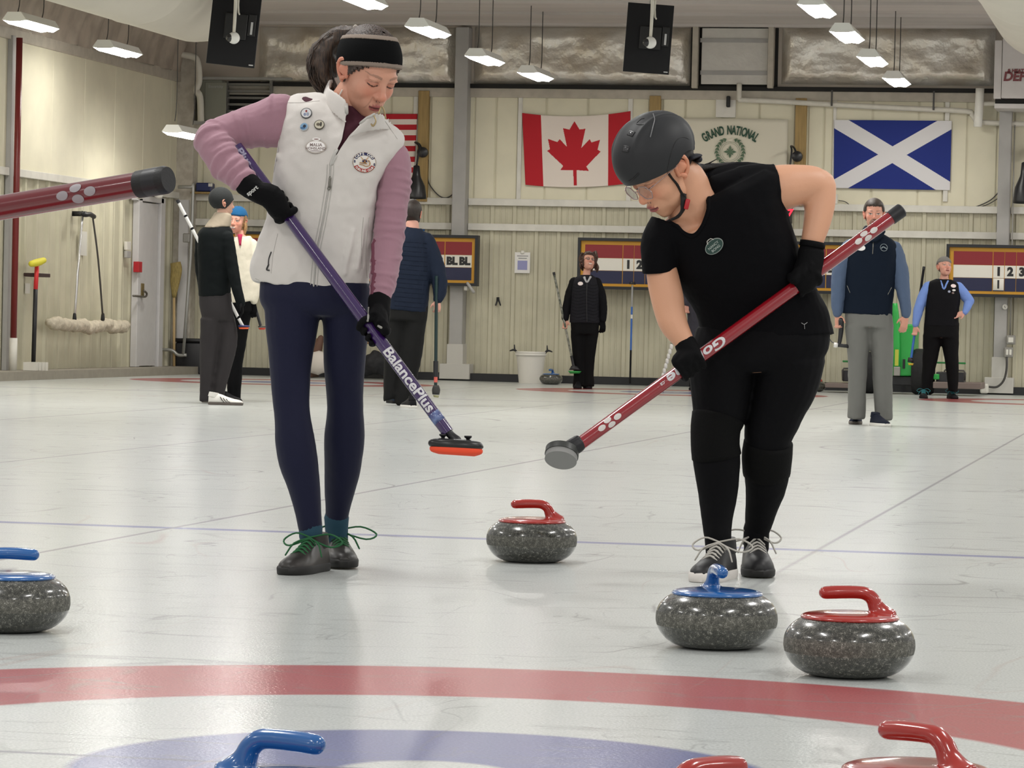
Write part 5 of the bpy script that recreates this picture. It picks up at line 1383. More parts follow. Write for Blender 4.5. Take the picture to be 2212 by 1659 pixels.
for i in range(480):
    t0 = random.random(); a = random.uniform(-1, 1); b_ = random.uniform(-1, 1)
    base = np.array([(768, 70, 58), (728, 78, 68), (700, 108, 74), (690, 140, 72), (694, 170, 68), (704, 196, 62)], float)
    off = np.array((a * 20, b_ * 6, random.uniform(-30, 14)))
    pts = []
    for q, bpt in enumerate(base[:random.randint(5, 6)]):
        w_ = (.35, .75, 1.0, 1.15, 1.1, .8)[q]; pts.append(tuple(bpt + off * w_ + np.array((random.uniform(-6, 6), random.uniform(-4, 4), 0))) + (.95,))
    tube(bm, pts, 4, 3, mp)
finish(bm, 'loose_hair', m_pony, P1)
bm = bmesh.new(); tube(bm, [tuple(np.array((768, 72, 52)) + np.array((math.cos(a) * 5, math.sin(a) * 16, math.sin(a) * 6))) + (3,) for a in np.linspace(0, 2 * PI, 14)], 8, 2, mp); finish(bm, 'hair_tie', mat('hair_tie_grey', (178, 170, 160), 0.6), P1)
# clothes
m_vest = mat('fleece_white', (212, 207, 201), 0.92, bump=0.0005, bscale=260, sheen=0.2)
m_mauve = mat('knit_mauve', (160, 120, 133), 0.85, bump=0.0008, bscale=500, sheen=0.2)
m_maroon = mat('maroon_underlayer', (70, 24, 40), 0.85)
m_navy = mat('navy_leggings', (15, 18, 46), 0.65, spec=.25, bump=0.0004, bscale=500, sheen=0.05)
m_glove = mat('black_glove', (7, 7, 9), 0.8, spec=.15, bump=0.001, bscale=200)
m_teal = mat('teal_cuff', (26, 66, 84), 0.8)
bm = bmesh.new(); slab_rings(bm, hips, 28, 3, mp)
for n_ in (legL, legR): tube(bm, n_, 20, 4, mp)
pants = fuse(bm, 'leggings', m_navy, P1, 0.006, 6, 0.004, 0.10)
bm = bmesh.new(); slab_rings(bm, shs(torso, 6)[6:-1], 24, 2, mp); tube(bm, [(735,268,6,40,40),(746,244,2,37,38)], 16, 2, mp); fuse(bm, 'underlayer', m_maroon, P1, 0.007, 4)
bm = bmesh.new()
for n_ in (uarm, farm, larm): tube(bm, n_, 22, 4, mp)
# ridges of bunched knit round the forearms
def bunch(bm, nodes, n, amp, t0=0.0, t1=1.0, tilt=0.35):
    P = cr([list(q) + ([q[3]] if len(q) == 4 else []) for q in nodes], 12); m_ = len(P)
    for i in range(n):
        u = t0 + (t1 - t0) * (i + random.uniform(-.25, .25)) / max(1, n - 1); j = int(min(max(u * (m_ - 1), 1), m_ - 2)); c = P[j]; T = P[j + 1][:3] - P[j - 1][:3]; T /= np.linalg.norm(T)
        A = np.cross(T, (0, 0, 1.0)); A /= np.linalg.norm(A); B_ = np.cross(A, T); tl = random.uniform(-tilt, tilt); a0 = random.uniform(0, 2 * PI); ln = random.uniform(2.2, 4.5)
        pts = []
        for q in np.linspace(0, ln, 9):
            a = a0 + q; e = math.sin(q / ln * PI)
            pts.append(tuple(c[:3] + A * (c[3] - amp * .6) * math.cos(a) + B_ * (c[4] - amp * .6) * math.sin(a) + T * math.sin(a) * c[3] * tl) + (amp * (1.1 + .9 * e),))
        tube(bm, pts, 8, 2, mp)
bunch(bm, farm, 14, 4.0, .05, .86); bunch(bm, larm, 22, 2.7, .28, .90, .55); bunch(bm, uarm, 8, 3.0, .15, .95, .6)
sl = fuse(bm, 'sleeves', m_mauve, P1, 0.0042, 2, 0.006, 0.05)
sf = Surf([sl])
bm = bmesh.new()
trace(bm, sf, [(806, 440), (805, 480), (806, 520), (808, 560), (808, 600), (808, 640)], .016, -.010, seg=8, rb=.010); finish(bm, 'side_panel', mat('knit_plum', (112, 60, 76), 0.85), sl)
# vest with an opened collar
bm = bmesh.new(); slab_rings(bm, torso, 36, 4, mp)
for a, b_, t, w_ in ((640, 560, 520, 5), (770, 600, 560, 5), (600, 500, 440, 4), (790, 470, 430, 4)):
    pass
folds = [[(606,590,-58),(618,560,-63),(640,520,-66)],[(655,590,-70),(664,560,-71),(676,520,-70)],[(742,590,-66),(750,550,-67),(762,500,-66)],[(770,580,-56),(778,530,-56),(784,470,-54)],[(800,415,-36),(772,440,-54),(738,455,-71)],[(600,335,-46),(628,370,-60),(650,400,-68)]]
for F_ in folds: tube(bm, [tuple(p) + (7,) for p in F_], 8, 4, mp)
vest = fuse(bm, 'vest', m_vest, P1, 0.005, 6, 0.020, 0.10)
vpoly = [(747, 190), (749, 225), (747, 257), (739, 300), (724, 333), (716, 354), (731, 328), (754, 293), (786, 261), (808, 247), (835, 200)]
cut_poly(vest.data, vpoly)
bm = bmesh.new()
strip(bm, [(697,214,24),(703,228,-22),(722,248,-54),(746,268,-74)], [(712,182,30),(712,190,-24),(730,201,-52),(748,216,-70)], mp, 4)
strip(bm, [(697,214,24),(712,205,54),(735,200,66)], [(712,172,30),(724,166,50),(742,166,58)], mp, 4)
strip(bm, [(752,300,-86),(782,288,-88),(820,282,-66),(858,284,-14)], [(783,262,-98),(806,246,-100),(826,244,-74),(846,262,-20)], mp, 4)
col_ = fuse(bm, 'collar', m_vest, vest, 0.0035, 3)
sv = Surf([vest, col_])
m_zip = mat('zip_grey', (186, 184, 178), 0.6); m_zip2 = mat('zip_metal', (120, 118, 110), 0.3, metal=0.7)
zl = [(714, 356), (712, 388), (704, 440), (697, 480), (690, 515), (683, 552), (679, 600), (676, 645)]
bm = bmesh.new()
for dx in (-7, 7): trace(bm, sv, [(x + dx, y) for x, y in zl], .0014, .0004)
trace(bm, sv, [(748, 218), (748, 257), (739, 300), (722, 335), (714, 356)], .0055, .001, rb=.0045)
trace(bm, sv, [(808, 247), (786, 261), (754, 293), (731, 328), (717, 354)], .0055, .001, rb=.0045)
finish(bm, 'zip_tape', m_zip, vest)
bm = bmesh.new(); trace(bm, sv, zl, .0030, .0006); finish(bm, 'zip', mat('zip_teeth', (176, 174, 168), 0.5), vest)
bm = bmesh.new(); trace(bm, sv, [(713, 384), (712, 402)], .0040, .004); trace(bm, sv, [(710, 402), (708, 408), (712, 410), (714, 402), (711, 400)], .0016, .005); finish(bm, 'zip_pull', m_zip2, vest)
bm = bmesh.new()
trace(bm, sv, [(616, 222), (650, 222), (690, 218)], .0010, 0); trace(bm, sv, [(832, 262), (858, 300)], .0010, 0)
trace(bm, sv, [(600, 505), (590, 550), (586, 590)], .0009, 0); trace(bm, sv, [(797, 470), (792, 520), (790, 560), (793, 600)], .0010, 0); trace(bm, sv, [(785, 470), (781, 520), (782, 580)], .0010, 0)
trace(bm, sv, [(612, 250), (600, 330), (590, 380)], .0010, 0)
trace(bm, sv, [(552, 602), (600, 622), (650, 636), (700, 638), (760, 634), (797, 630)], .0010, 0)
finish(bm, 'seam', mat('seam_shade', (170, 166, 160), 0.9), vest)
bm = bmesh.new(); trace(bm, sv, [(586, 545), (581, 560), (580, 575)], .0020, .0010); trace(bm, sv, [(581, 572), (577, 582), (582, 584)], .0024, .002); finish(bm, 'pocket_zip', mat('zip_dark', (60, 60, 60), 0.4, metal=0.5), vest)
class OnCloth:
    def __init__(s_, M_, surf, M0=None):
        s_.B = M_; s_.s = surf; s_.L = M0 or Matrix.Identity(4)
    def __matmul__(s_, o_):
        if isinstance(o_, Matrix): return OnCloth(s_.B, s_.s, s_.L @ o_)
        v = s_.L @ o_; n = Vector((s_.B[0][2], s_.B[1][2], s_.B[2][2])); p = s_.B @ Vector((v.x, v.y, 0))
        h = s_.s.t.ray_cast(p + n * .04, -n, .09)
        return (h[0] if h[0] is not None else p) + n * (v.z + .0016)
# pins and badges
def pin(px, py, rx, ry, rgb_edge, rgb, marks, name='pin'):
    M_ = disc_on(sv, px, py, rx, .004); bm = bmesh.new(); disc(bm, M_, rx, ry, .002); o = finish(bm, name, mat('pin_%d_%d_%d' % rgb_edge, rgb_edge, 0.35), vest, False)
    bm = bmesh.new(); disc(bm, M_, rx * .86, ry * .86, .0006, .0024); finish(bm, 'face', mat('pin_%d_%d_%d' % rgb, rgb, 0.35), o, False)
    for cx, cy, a, b_, c in marks:
        bm = bmesh.new(); disc(bm, M_, a, b_, .0004, .0032, 14, cx=cx, cy=cy); finish(bm, 'motif', mat('pin_%d_%d_%d' % c, c, 0.4), o, False)
    return M_, o
pin(662, 246, .0175, .0175, (74, 74, 76), (216, 216, 216), [(0, .006, .003, .004, (140, 40, 40)), (-.004, -.005, .004, .005, (130, 140, 165)), (.005, -.004, .004, .006, (150, 158, 176))])
pin(690, 271, .0160, .0160, (72, 66, 54), (196, 190, 170), [(-.003, 0, .006, .005, (96, 88, 72)), (.005, .001, .003, .008, (60, 56, 48))])
pin(658, 275, .0135, .0130, (190, 194, 196), (120, 158, 190), [(.002, .001, .005, .005, (24, 34, 52)), (-.003, -.005, .008, .003, (60, 100, 140))])
M_, o = pin(683, 318, .0330, .0205, (170, 160, 150), (236, 232, 228), [], 'name_badge')
bm = bmesh.new(); text_into(bm, 'MALIA', .0135, M_ @ Matrix.Translation((0, .005, .0035)), .0002, .0001); text_into(bm, 'HOHSLAND', .0115, M_ @ Matrix.Translation((0, -.006, .0035)), .0002, .0001); finish(bm, 'lettering', mat('badge_print', (128, 110, 106), 0.6), o, False)
bm = bmesh.new(); disc(bm, M_, .018, .0012, .0003, .0032, 12, cy=-.0135)
finish(bm, 'line', MATS['badge_print'], o, False)
bm = bmesh.new(); disc(bm, M_, .0125, .0050, .0015, .001, 20, cy=.0235); finish(bm, 'badge_top', mat('pin_236_232_228', (236, 232, 228), 0.35), o, False)
bm = bmesh.new(); disc(bm, M_, .0080, .0014, .0004, .0028, 14, cy=.0235); finish(bm, 'bar', mat('bar_brown', (110, 60, 52), 0.5), o, False)
# round club crest on the wearer's left chest
M_ = OnCloth(disc_on(sv, 787, 351, .036, .002), sv); R_ = .037
bm = bmesh.new(); prev = None
for rr in np.linspace(0.001, R_, 9):
    cur_ = [bm.verts.new(M_ @ Vector((rr * math.cos(2*PI*i/48), rr * .84 * math.sin(2*PI*i/48), .0004))) for i in range(48)]
    if prev:
        for i in range(48): bm.faces.new((prev[i], prev[(i+1) % 48], cur_[(i+1) % 48], cur_[i]))
    prev = cur_
crest = finish(bm, 'crest', mat('crest_white', (228, 224, 216), 0.7), vest, False)
def arc_band(a0, a1, r0, r1, z, m_, ky=.84):
    bm = bmesh.new(); n = 28; vv = []
    for i in range(n + 1):
        a = math.radians(a0 + (a1 - a0) * i / n); vv.append([bm.verts.new(M_ @ Vector((r * math.cos(a), r * math.sin(a) * ky, z))) for r in (r0, r1)])
    for i in range(n): bm.faces.new((vv[i][0], vv[i][1], vv[i+1][1], vv[i+1][0]))
    return finish(bm, 'band', m_, crest, False)
m_cn = mat('crest_navy', (36, 40, 84), 0.7); m_cr = mat('crest_red', (170, 44, 46), 0.7); m_cg = mat('crest_gold', (186, 132, 60), 0.7)
arc_band(25, 155, .026, R_, .0014, m_cn); arc_band(205, 335, .024, R_, .0014, m_cr); arc_band(0, 360, R_ * .97, R_, .0016, mat('crest_edge', (120, 90, 60), 0.7))
def arc_text(s, a0, a1, r, size, inward=False):
    bm = bmesh.new(); n = len(s)
    for i, ch in enumerate(s):
        if ch == ' ': continue
        a = math.radians(a0 + (a1 - a0) * (i + .5) / n)
        T_ = M_ @ Matrix.Translation((r * math.cos(a), r * math.sin(a) * .84, .002)) @ Matrix.Rotation(a - PI / 2 + (PI if inward else 0), 4, 'Z')
        text_into(bm, ch, size, T_, .0004, .0001)
    finish(bm, 'lettering', MATS['crest_white'], crest, False)
arc_text('CAPE COD', 150, 30, .0313, .0105); arc_text('CURLING CLUB', 212, 328, .0310, .0088, True)
bm = bmesh.new(); text_into(bm, 'S', .010, M_ @ Matrix.Translation((-.031, .002, .002)), .0006, .0001); text_into(bm, 'S', .010, M_ @ Matrix.Translation((.031, -.006, .002)), .0006, .0001); finish(bm, 'lettering', m_cn, crest, False)
bm = bmesh.new(); tube(bm, [tuple(M_ @ Vector(p)) + (.0034, .0008) for p in ((-.016, -.006, .002), (-.006, -.008, .002), (.004, -.012, .002), (.014, -.010, .002), (.017, -.002, .002), (.014, .006, .002), (.008, .004, .002))], 8, 3); tube(bm, [tuple(M_ @ Vector(p)) + (.0045, .0008) for p in ((-.015, -.001, .002), (-.004, -.002, .002), (.006, -.004, .002))], 8, 3); finish(bm, 'map_shape', m_cg, crest)
bm = bmesh.new(); disc(bm, M_, .0075, .0048, .0006, .0030, 18, cy=.004); finish(bm, 'stone_motif', m_cn, crest, False)
bm = bmesh.new()
for sg in (-1, 1): tube(bm, [tuple(M_ @ Vector((sg * .012, .016, .0035))) + (.0009,), tuple(M_ @ Vector((-sg * .004, -.002, .0035))) + (.0009,)], 6, 1)
finish(bm, 'broom_motif', m_cg, crest)
# glasses on a cord hooked into the collar, necklace
bm = bmesh.new(); tube(bm, [(808,250,-104,1.6),(812,262,-106,1.6),(806,272,-106,2.4),(802,268,-106,1.6)], 6, 3, mp); tube(bm, [(818,246,-96,1.8),(824,230,-92,1.8),(830,240,-88,1.8),(833,256,-84,1.8)], 6, 3, mp); finish(bm, 'hooked_glasses', mat('glasses_metal', (170, 150, 110), 0.3, metal=0.6), P1)
bm = bmesh.new()
for i in range(9):
    t = i / 8; bmesh.ops.create_uvsphere(bm, u_segments=8, v_segments=6, radius=.0026, matrix=Matrix.Translation(mp((731 + 8 * (1 - t) , 195 + 15 * t, -32 + 2 * t))))
finish(bm, 'necklace', mat('bead_white', (226, 216, 206), 0.3), P1)
# gloves
r1 = 0.0190 * S1
A1 = np.array((511, 317, -52.)); B1 = np.array((968, 935, -190.)); ax1 = (B1 - A1) / np.linalg.norm(B1 - A1)
def on1(y): t = (y - A1[1]) / (B1[1] - A1[1]); return A1 + (B1 - A1) * t
bm = bmesh.new(); grip(bm, mp, on1(447), ax1, (-.55, .35, -.8), (552, 411, -102), r1, S1 * 1.02, True, 1)
tube(bm, [(532,396,-97,28,26),(543,405,-101,26,25),(556,415,-102,24,26)], 18, 3, mp)
tube(bm, [(556,415,-104,24,24),(585,425,-110,27,22),(604,452,-112,24,20)], 16, 3, mp)
g1 = fuse(bm, 'glove', m_glove, P1, 0.0035, 4, 0.003, 0.03)
sg_ = Surf([g1]); bm = bmesh.new()
p, n = sg_.hit(545, 412, .0012)
if p is not None:
    M_ = disc_on(sg_, 545, 412, .01, .0012) @ Matrix.Rotation(math.radians(38), 4, 'Z'); text_into(bm, 'sport', .0185, M_, .0006, .0002); finish(bm, 'lettering', mat('glove_print', (190, 190, 186), 0.6), g1, False)
bm = bmesh.new(); grip(bm, mp, on1(714), ax1, (.80, -.35, -.45), (819, 662, -108), r1, S1 * 1.0, False, -1)
tube(bm, [(820,646,-97,25,25),(819,662,-106,24,24),(818,690,-118,24,22),(812,712,-132,22,20)], 18, 3, mp)
g2 = fuse(bm, 'glove', m_glove, P1, 0.0035, 4, 0.003, 0.03)
sg_ = Surf([g2]); bm = bmesh.new(); trace(bm, sg_, [(797, 664), (796, 680), (794, 694)], .0035, .0005, rb=.0015); trace(bm, sg_, [(818, 704), (824, 708)], .004, .001); 
finish(bm, 'grey_panel', mat('glove_grey', (150, 148, 142), 0.6), g2)
# socks and shoes
bm = bmesh.new(); tube(bm, [(727,1118,156,27,29),(727,1142,164,25,27),(728,1165,168,24,26)], 18, 2, mp); finish(bm, 'sock', m_teal, P1); bm = bmesh.new(); tube(bm, [(671,1138,-6,26,28),(671,1160,-6,25,27)], 18, 2, mp); finish(bm, 'sock', m_teal, P1)
m_shoeb = mat('shoe_black_leather', (34, 31, 29), 0.42, rgb2=(52, 47, 42), vscale=10); m_soleb = mat('sole_dark', (30, 29, 28), 0.6); m_lg = mat('lace_green', (26, 92, 50), 0.7)
L_ = .275
shoe(P1, toe_heel(617, 1243, -20, L_), -20, L_, .100, .105, m_shoeb, m_soleb, m_lg, bow=-1)
shoe(P1, toe_heel(744, 1231, 9, L_), 9, L_, .100, .105, m_shoeb, m_soleb, m_lg, bow=-1, lift=0.006)
# her purple broom
m_purple = mat('shaft_purple', (52, 24, 84), 0.18, coat=0.9)
A, B = mp(A1), mp(B1); W1 = broom(A, B, .0190, m_purple, 'purple-shafted broom with white lettering and an orange pad, held across the white vest')
m_lt = mat('shaft_letters', (214, 212, 214), 0.4)
bm = bmesh.new(); toC = (C0 - (A + B) / 2)
Ls = (B - A).length; d_ = lambda y: (y - A1[1]) / (B1[1] - A1[1]) * Ls
text_into(bm, 'BalancePlus', .047, None, .0012, .0003, 0, 'LEFT', warp=shaft_warp(A, B, .0190, toC, d_(757), 1), cut=3, fitw=d_(888) - d_(757))
finish(bm, 'lettering', m_lt, W1, False)
bm = bmesh.new(); text_into(bm, 'Plus', .030, None, .001, .0003, 0, 'LEFT', warp=shaft_warp(A, B, .0190, toC, d_(325), 1), cut=3, sx=1.3); finish(bm, 'lettering', mat('shaft_letters_grey', (150, 146, 170), 0.4), W1, False)
bm = bmesh.new(); a_ = (B - A).normalized(); tube(bm, [tuple(A + a_ * d_(893)) + (.0194,), tuple(A + a_ * d_(912)) + (.0194,)], 28, 2, None, 'flat'); finish(bm, 'sky_pattern', mat('sky_decal', (120, 140, 186), 0.3, rgb2=(52, 56, 110), vscale=30, coat=0.5), W1)
bm = bmesh.new(); tube(bm, [(966,931,-189,10),(975,941,-191,9),(986,952,-193,12)], 12, 2, mp); fuse(bm, 'swivel', m_black, W1, .003, 2)
bm = bmesh.new(); slab_rings(bm, [(945,946,1016,950,24,-195),(930,949,1038,955,33,-195),(925,955,1044,963,37,-195),(927,963,1043,969,37,-195),(940,968,1030,973,30,-195)], 40, 2, mp, 2.1); hp = finish(bm, 'brush_plate', mat('plate_black', (24, 25, 24), 0.35), W1)
bm = bmesh.new(); slab_rings(bm, [(932,962,1040,968,35,-195),(928,967,1043,974,37,-195),(931,975,1040,981,35,-195),(948,981,1025,986,26,-195)], 40, 3, mp, 2.1); finish(bm, 'pad', mat('pad_orange', (240, 78, 42), 0.7), W1)
for kx, ky in ((957, 942), (1011, 946)):
    bm = bmesh.new(); slab_rings(bm, [(kx-8,ky-5,kx+8,ky-4.6,8,-195),(kx-8,ky-1,kx+8,ky-.6,8,-195),(kx-4,ky+2,kx+4,ky+2.3,4,-195),(kx-5,ky+9,kx+5,ky+9,5,-195)], 18, 2, mp); finish(bm, 'knob', m_black, hp)

# ================================================================== MAIN FIGURE 2: helmet, black T-shirt, red broom
Y2 = 10.85; mp = pmap(Y2); S2 = FPX / Y2
SK2 = (214, 160, 128)
legL = [(1560,780,0,74,84),(1557,830,0,68,78),(1555,885,-4,59,66),(1547,925,-14,52,58),(1545,960,-16,50,54),(1549,1000,-10,51,54),(1550,1061,-2,44,48),(1549,1125,-8,33,38),(1551,1175,-18,28,30)]
legR = [(1706,770,4,78,86),(1697,824,14,72,78),(1677,887,24,61,67),(1662,930,28,55,60),(1658,962,34,49.5,55),(1657,1000,52,51.5,55),(1655,1045,78,46,50),(1646,1093,105,36,41),(1635,1150,130,26,29)]
hips = [(1505,705,1792,690,96,0),(1494,745,1794,730,100,0),(1491,784,1786,766,94,2),(1520,812,1750,798,70,4)]
torso = [(1508,735,1803,722,98,0),(1509,705,1789,675,98,-4),(1500,675,1768,632,98,-14),(1480,642,1740,575,102,-34),(1464,612,1720,512,104,-58),(1454,570,1702,458,98,-80),(1432,526,1692,408,86,-100),(1424,492,1684,376,68,-114),(1452,470,1655,362,44,-118)]
slL = [(1446,488,-112,44,50),(1429,520,-116,43,46),(1423,556,-118,40,44),(1424,592,-118,38,42)]
slR = [(1610,420,-100,62,56),(1645,410,-96,58,54),(1681,405,-92,54,50)]
armL = [(1440,520,-114,36),(1428,565,-118,33),(1433,605,-120,35.5),(1441,642,-124,36),(1447,674,-130,33.5),(1456,702,-138,31),(1471,727,-146,25),(1484,748,-150,21)]
armR = [(1640,412,-92,48),(1690,405,-88,50),(1728,399,-80,44),(1758,399,-72,40),(1770,410,-68,37)]
armR2 = [(1770,402,-68,37),(1771,440,-74,34),(1765,480,-84,30),(1757,512,-92,26),(1752,536,-96,23)]
neck = [(1500,452,-120,60,46),(1490,420,-126,50,44),(1480,390,-132,46,42),(1450,370,-140,40,40)]
P2 = empty('person', onz(1580, 1250), 'curler in a dark grey helmet, glasses and black T-shirt bending over a red broom', 'person')
bm = bmesh.new()
slab_rings(bm, shs(torso, 7)[:-2], 26, 3, mp)
tube(bm, [(1640,445,-96,36),(1560,482,-112,44,36),(1480,504,-112,48,44),(1452,506,-112,36)], 18, 3, mp)
for n_ in (legL, legR): tube(bm, shr(n_ + [(n_[-1][0], n_[-1][1] + 40, n_[-1][2], 24, 26)], 7), 14, 2, mp)
slab_rings(bm, shs(hips, 9), 20, 2, mp)
for n_ in (armL, armR, armR2): tube(bm, n_, 20, 3, mp)
tube(bm, [(1752,536,-96,18),(1745,580,-104,16),(1740,604,-106,12)], 10, 2, mp); tube(bm, [(1484,748,-150,17),(1491,774,-158,14)], 10, 2, mp)
tube(bm, neck, 20, 3, mp); tube(bm, [(1502,445,-112,40),(1497,398,-114,27),(1488,374,-118,19)], 16, 3, mp)
hd2 = Head(mp((1430, 360, -150)), -58, 41, -1, 1.10, SK2, True, down=True, lip=(156, 78, 74), brow=(60, 46, 38), w=1.04, jaw=1.1)
b2 = skin_object(P2, bm, [hd2], SK2, 0.006)
m_tee = mat('black_jersey', (8, 8, 11), 0.85, spec=.12, bump=0.0006, bscale=400)
m_blk = mat('black_leggings', (7, 7, 10), 0.8, spec=.15, bump=0.0005, bscale=400)
bm = bmesh.new(); slab_rings(bm, torso, 36, 4, mp)
for n_ in (slL, slR): tube(bm, n_, 24, 4, mp, 'flat')
tube(bm, [(1550,402,-112,26,24),(1595,400,-112,36,30),(1650,398,-104,42,36)], 16, 3, mp)
tube(bm, [(1540,450,-100,44,36),(1600,425,-98,52,44),(1660,412,-96,52,46)], 18, 3, mp)
tube(bm, [(1538,404,-72,36,30),(1590,394,-76,44,36),(1650,400,-88,48,42)], 18, 3, mp)
tee = fuse(bm, 't_shirt', m_tee, P2, 0.005, 5, 0.010, 0.09)
npoly = [(1440, 470), (1462, 484), (1478, 500), (1497, 507), (1513, 489), (1526, 453), (1524, 400), (1520, 362), (1480, 340), (1420, 440)]
cut_poly(tee.data, npoly)
st = Surf([tee]); bm = bmesh.new()
trace(bm, st, [(1455, 485), (1463, 489), (1478, 504), (1497, 511), (1516, 491), (1530, 453), (1529, 405), (1524, 370)], .0072, -.002, rb=.0060); finish(bm, 'neckband', m_tee, tee)
bm = bmesh.new(); slab_rings(bm, hips, 30, 3, mp)
for n_ in (legL, legR): tube(bm, n_, 22, 4, mp)
leg2 = fuse(bm, 'leggings', m_blk, P2, 0.006, 5, 0.006, 0.08)
m_pad = mat('knee_pad_black', (13, 13, 13), 0.9, spec=.15, bump=0.002, bscale=260)
bm = bmesh.new(); tube(bm, [(1551,903,-10,58,63),(1546,925,-14,54.5,60),(1545,960,-16,53,57.5),(1548,986,-12,54,58)], 24, 3, mp, 'flat'); finish(bm, 'knee_pad', m_pad, P2)
bm = bmesh.new(); tube(bm, [(1660,955,33,53.5,58),(1657,985,44,55,58.5),(1656,1022,64,52,55.5)], 24, 3, mp, 'flat'); finish(bm, 'knee_pad', m_pad, P2)
sl_ = Surf([tee, leg2])
M_ = disc_on(sl_, 1737, 702, .01, .0015); bm = bmesh.new()
tube(bm, [tuple(M_ @ Vector(p)) + (.0020, .0006) for p in ((-.010, .006, 0), (0, .002, 0), (.010, .008, 0))], 6, 3); tube(bm, [tuple(M_ @ Vector(p)) + (.0022, .0006) for p in ((0, .002, 0), (.001, -.012, 0))], 6, 1); finish(bm, 'logo_mark', m_silv, tee)
# name badge
M_ = disc_on(st, 1543, 531, .03, .005) @ Matrix.Rotation(math.radians(42), 4, 'Z')
bm = bmesh.new(); disc(bm, M_, .0310, .0215, .002, 0, 40); bd = finish(bm, 'name_badge', mat('badge_rim', (150, 158, 152), 0.3), tee, False); bd['label'] = 'dark green oval badge'
bm = bmesh.new(); disc(bm, M_, .0290, .0195, .0006, .0022, 40); finish(bm, 'face', mat('badge_green', (34, 62, 56), 0.35), bd, False)
bm = bmesh.new(); text_into(bm, 'NANCY', .011, M_ @ Matrix.Translation((0, .004, .0035)), .0002, .0001); text_into(bm, 'BONG', .011, M_ @ Matrix.Translation((0, -.008, .0035)), .0002, .0001); finish(bm, 'lettering', mat('badge_letters', (160, 170, 164), 0.5), bd, False)
bm = bmesh.new(); tube(bm, [tuple(M_ @ Vector(p)) + (.0022, .001) for p in ((-.010, .018, .003), (-.006, .026, .003), (.008, .026, .003), (.012, .018, .003))], 6, 2); finish(bm, 'badge_top', m_white, bd)
# helmet
EC, ER = np.array((0, -.004, .052)), np.array((.101, .128, .104))
def helm(P, grow=0.0, c=0.004, s=.20):
    o = hd2.O - EC; d = hd2.D; E = ER + grow
    a = ((d / E) ** 2).sum(1); b_ = 2 * ((o / E) * (d / E)).sum(1); cc = ((o / E) ** 2).sum() - 1
    t = (-b_ + np.sqrt(np.maximum(b_ * b_ - 4 * a * cc, 0))) / (2 * a); Q = hd2.O + d * t[:, None]
    rim = .006 + .20 * Q[:, 1] + .020 * np.exp(-((Q[:, 1] + .035) / .035) ** 2) - .012 * np.exp(-((Q[:, 1] + .12) / .03) ** 2)
    return t, Q, Q[:, 2] - rim
def helmf(P):
    t, Q, e = helm(P); return np.where(e > 0, t - hd2.t, -.004)
m_helm = mat('helmet_grey', (40, 41, 43), 0.55, spec=.35)
def helmet_mesh():
    # own fine grid in ellipsoid directions, folded inwards at the rim
    bm = bmesh.new(); nu, nv = 120, 54; V = []
    for j in range(nv + 1):
        row = []
        for i in range(nu):
            a = 2 * PI * i / nu; x_, y_ = math.cos(a), math.sin(a)
            # latitude at which the rim is met
            lo, hi2 = 0.05, PI * .80
            for _ in range(22):
                mid = (lo + hi2) / 2; Q = EC + ER * np.array((math.sin(mid) * x_, math.sin(mid) * y_, math.cos(mid)))
                rim = .004 + .20 * Q[1] + .022 * math.exp(-((Q[1] + .035) / .036) ** 2) - .016 * math.exp(-((Q[1] + .125) / .03) ** 2)
                if Q[2] > rim: lo = mid
                else: hi2 = mid
            ph = lo * j / nv; sq_ = 1.0 + .02 * math.cos(2 * a) * math.sin(ph)
            Q = EC + ER * sq_ * np.array((math.sin(ph) * x_, math.sin(ph) * y_, math.cos(ph)))
            ridge = .0035 * math.exp(-(((abs(Q[0]) - .052) / .005) ** 2)) * (1 if Q[1] < .06 else math.exp(-((Q[1] - .06) / .02) ** 2))
            Q = EC + (Q - EC) * (1 + ridge / .1)
            row.append(bm.verts.new(hd2.m @ Vector(Q)))
        V.append(row)
    for j in range(1, nv):
        for i in range(nu): bm.faces.new((V[j][i], V[j][(i+1) % nu], V[j+1][(i+1) % nu], V[j+1][i]))
    top = bm.verts.new(hd2.m @ Vector(EC + np.array((0, 0, ER[2]))))
    for i in range(nu): bm.faces.new((V[1][i], V[1][(i+1) % nu], top))
    for v in V[0]: bm.verts.remove(v)
    bmesh.ops.recalc_face_normals(bm, faces=bm.faces[:])
    bmesh.ops.solidify(bm, geom=bm.faces[:], thickness=.011)
    return finish(bm, 'helmet', m_helm, P2, True, None, 50)
hel = helmet_mesh(); hel['label'] = 'matt dark grey sports helmet'
sh = Surf([hel]); m_vent = mat('vent_black', (16, 16, 17), 0.4)
for px, py, w_, h_, an in ((1363, 288, .0125, .0090, -15), (1352, 322, .0120, .0100, -10)):
    M_ = disc_on(sh, px, py, .01, .0006) @ Matrix.Rotation(math.radians(an), 4, 'Z'); bm = bmesh.new(); box(bm, -w_, w_, -h_, h_, -.002, .0008, 0, M_); bevel(bm, .002, 2); finish(bm, 'vent', m_vent, hel)
    M2_ = M_; bm = bmesh.new(); box(bm, -w_ * .75, w_ * .75, -h_ * .8, h_ * .6, -.001, .0014, 0, M_); bevel(bm, .001, 1); finish(bm, 'vent_insert', mat('vent_gloss', (60, 60, 62), 0.15), hel)
bm = bmesh.new(); trace(bm, sh, [(1358, 392), (1368, 386), (1379, 375)], .0026, .0002); finish(bm, 'slot', m_vent, hel)
bm = bmesh.new(); trace(bm, sh, [(1391, 256), (1384, 258), (1375, 267), (1382, 269), (1390, 269)], .0018, .0002); finish(bm, 'slot', m_vent, hel)
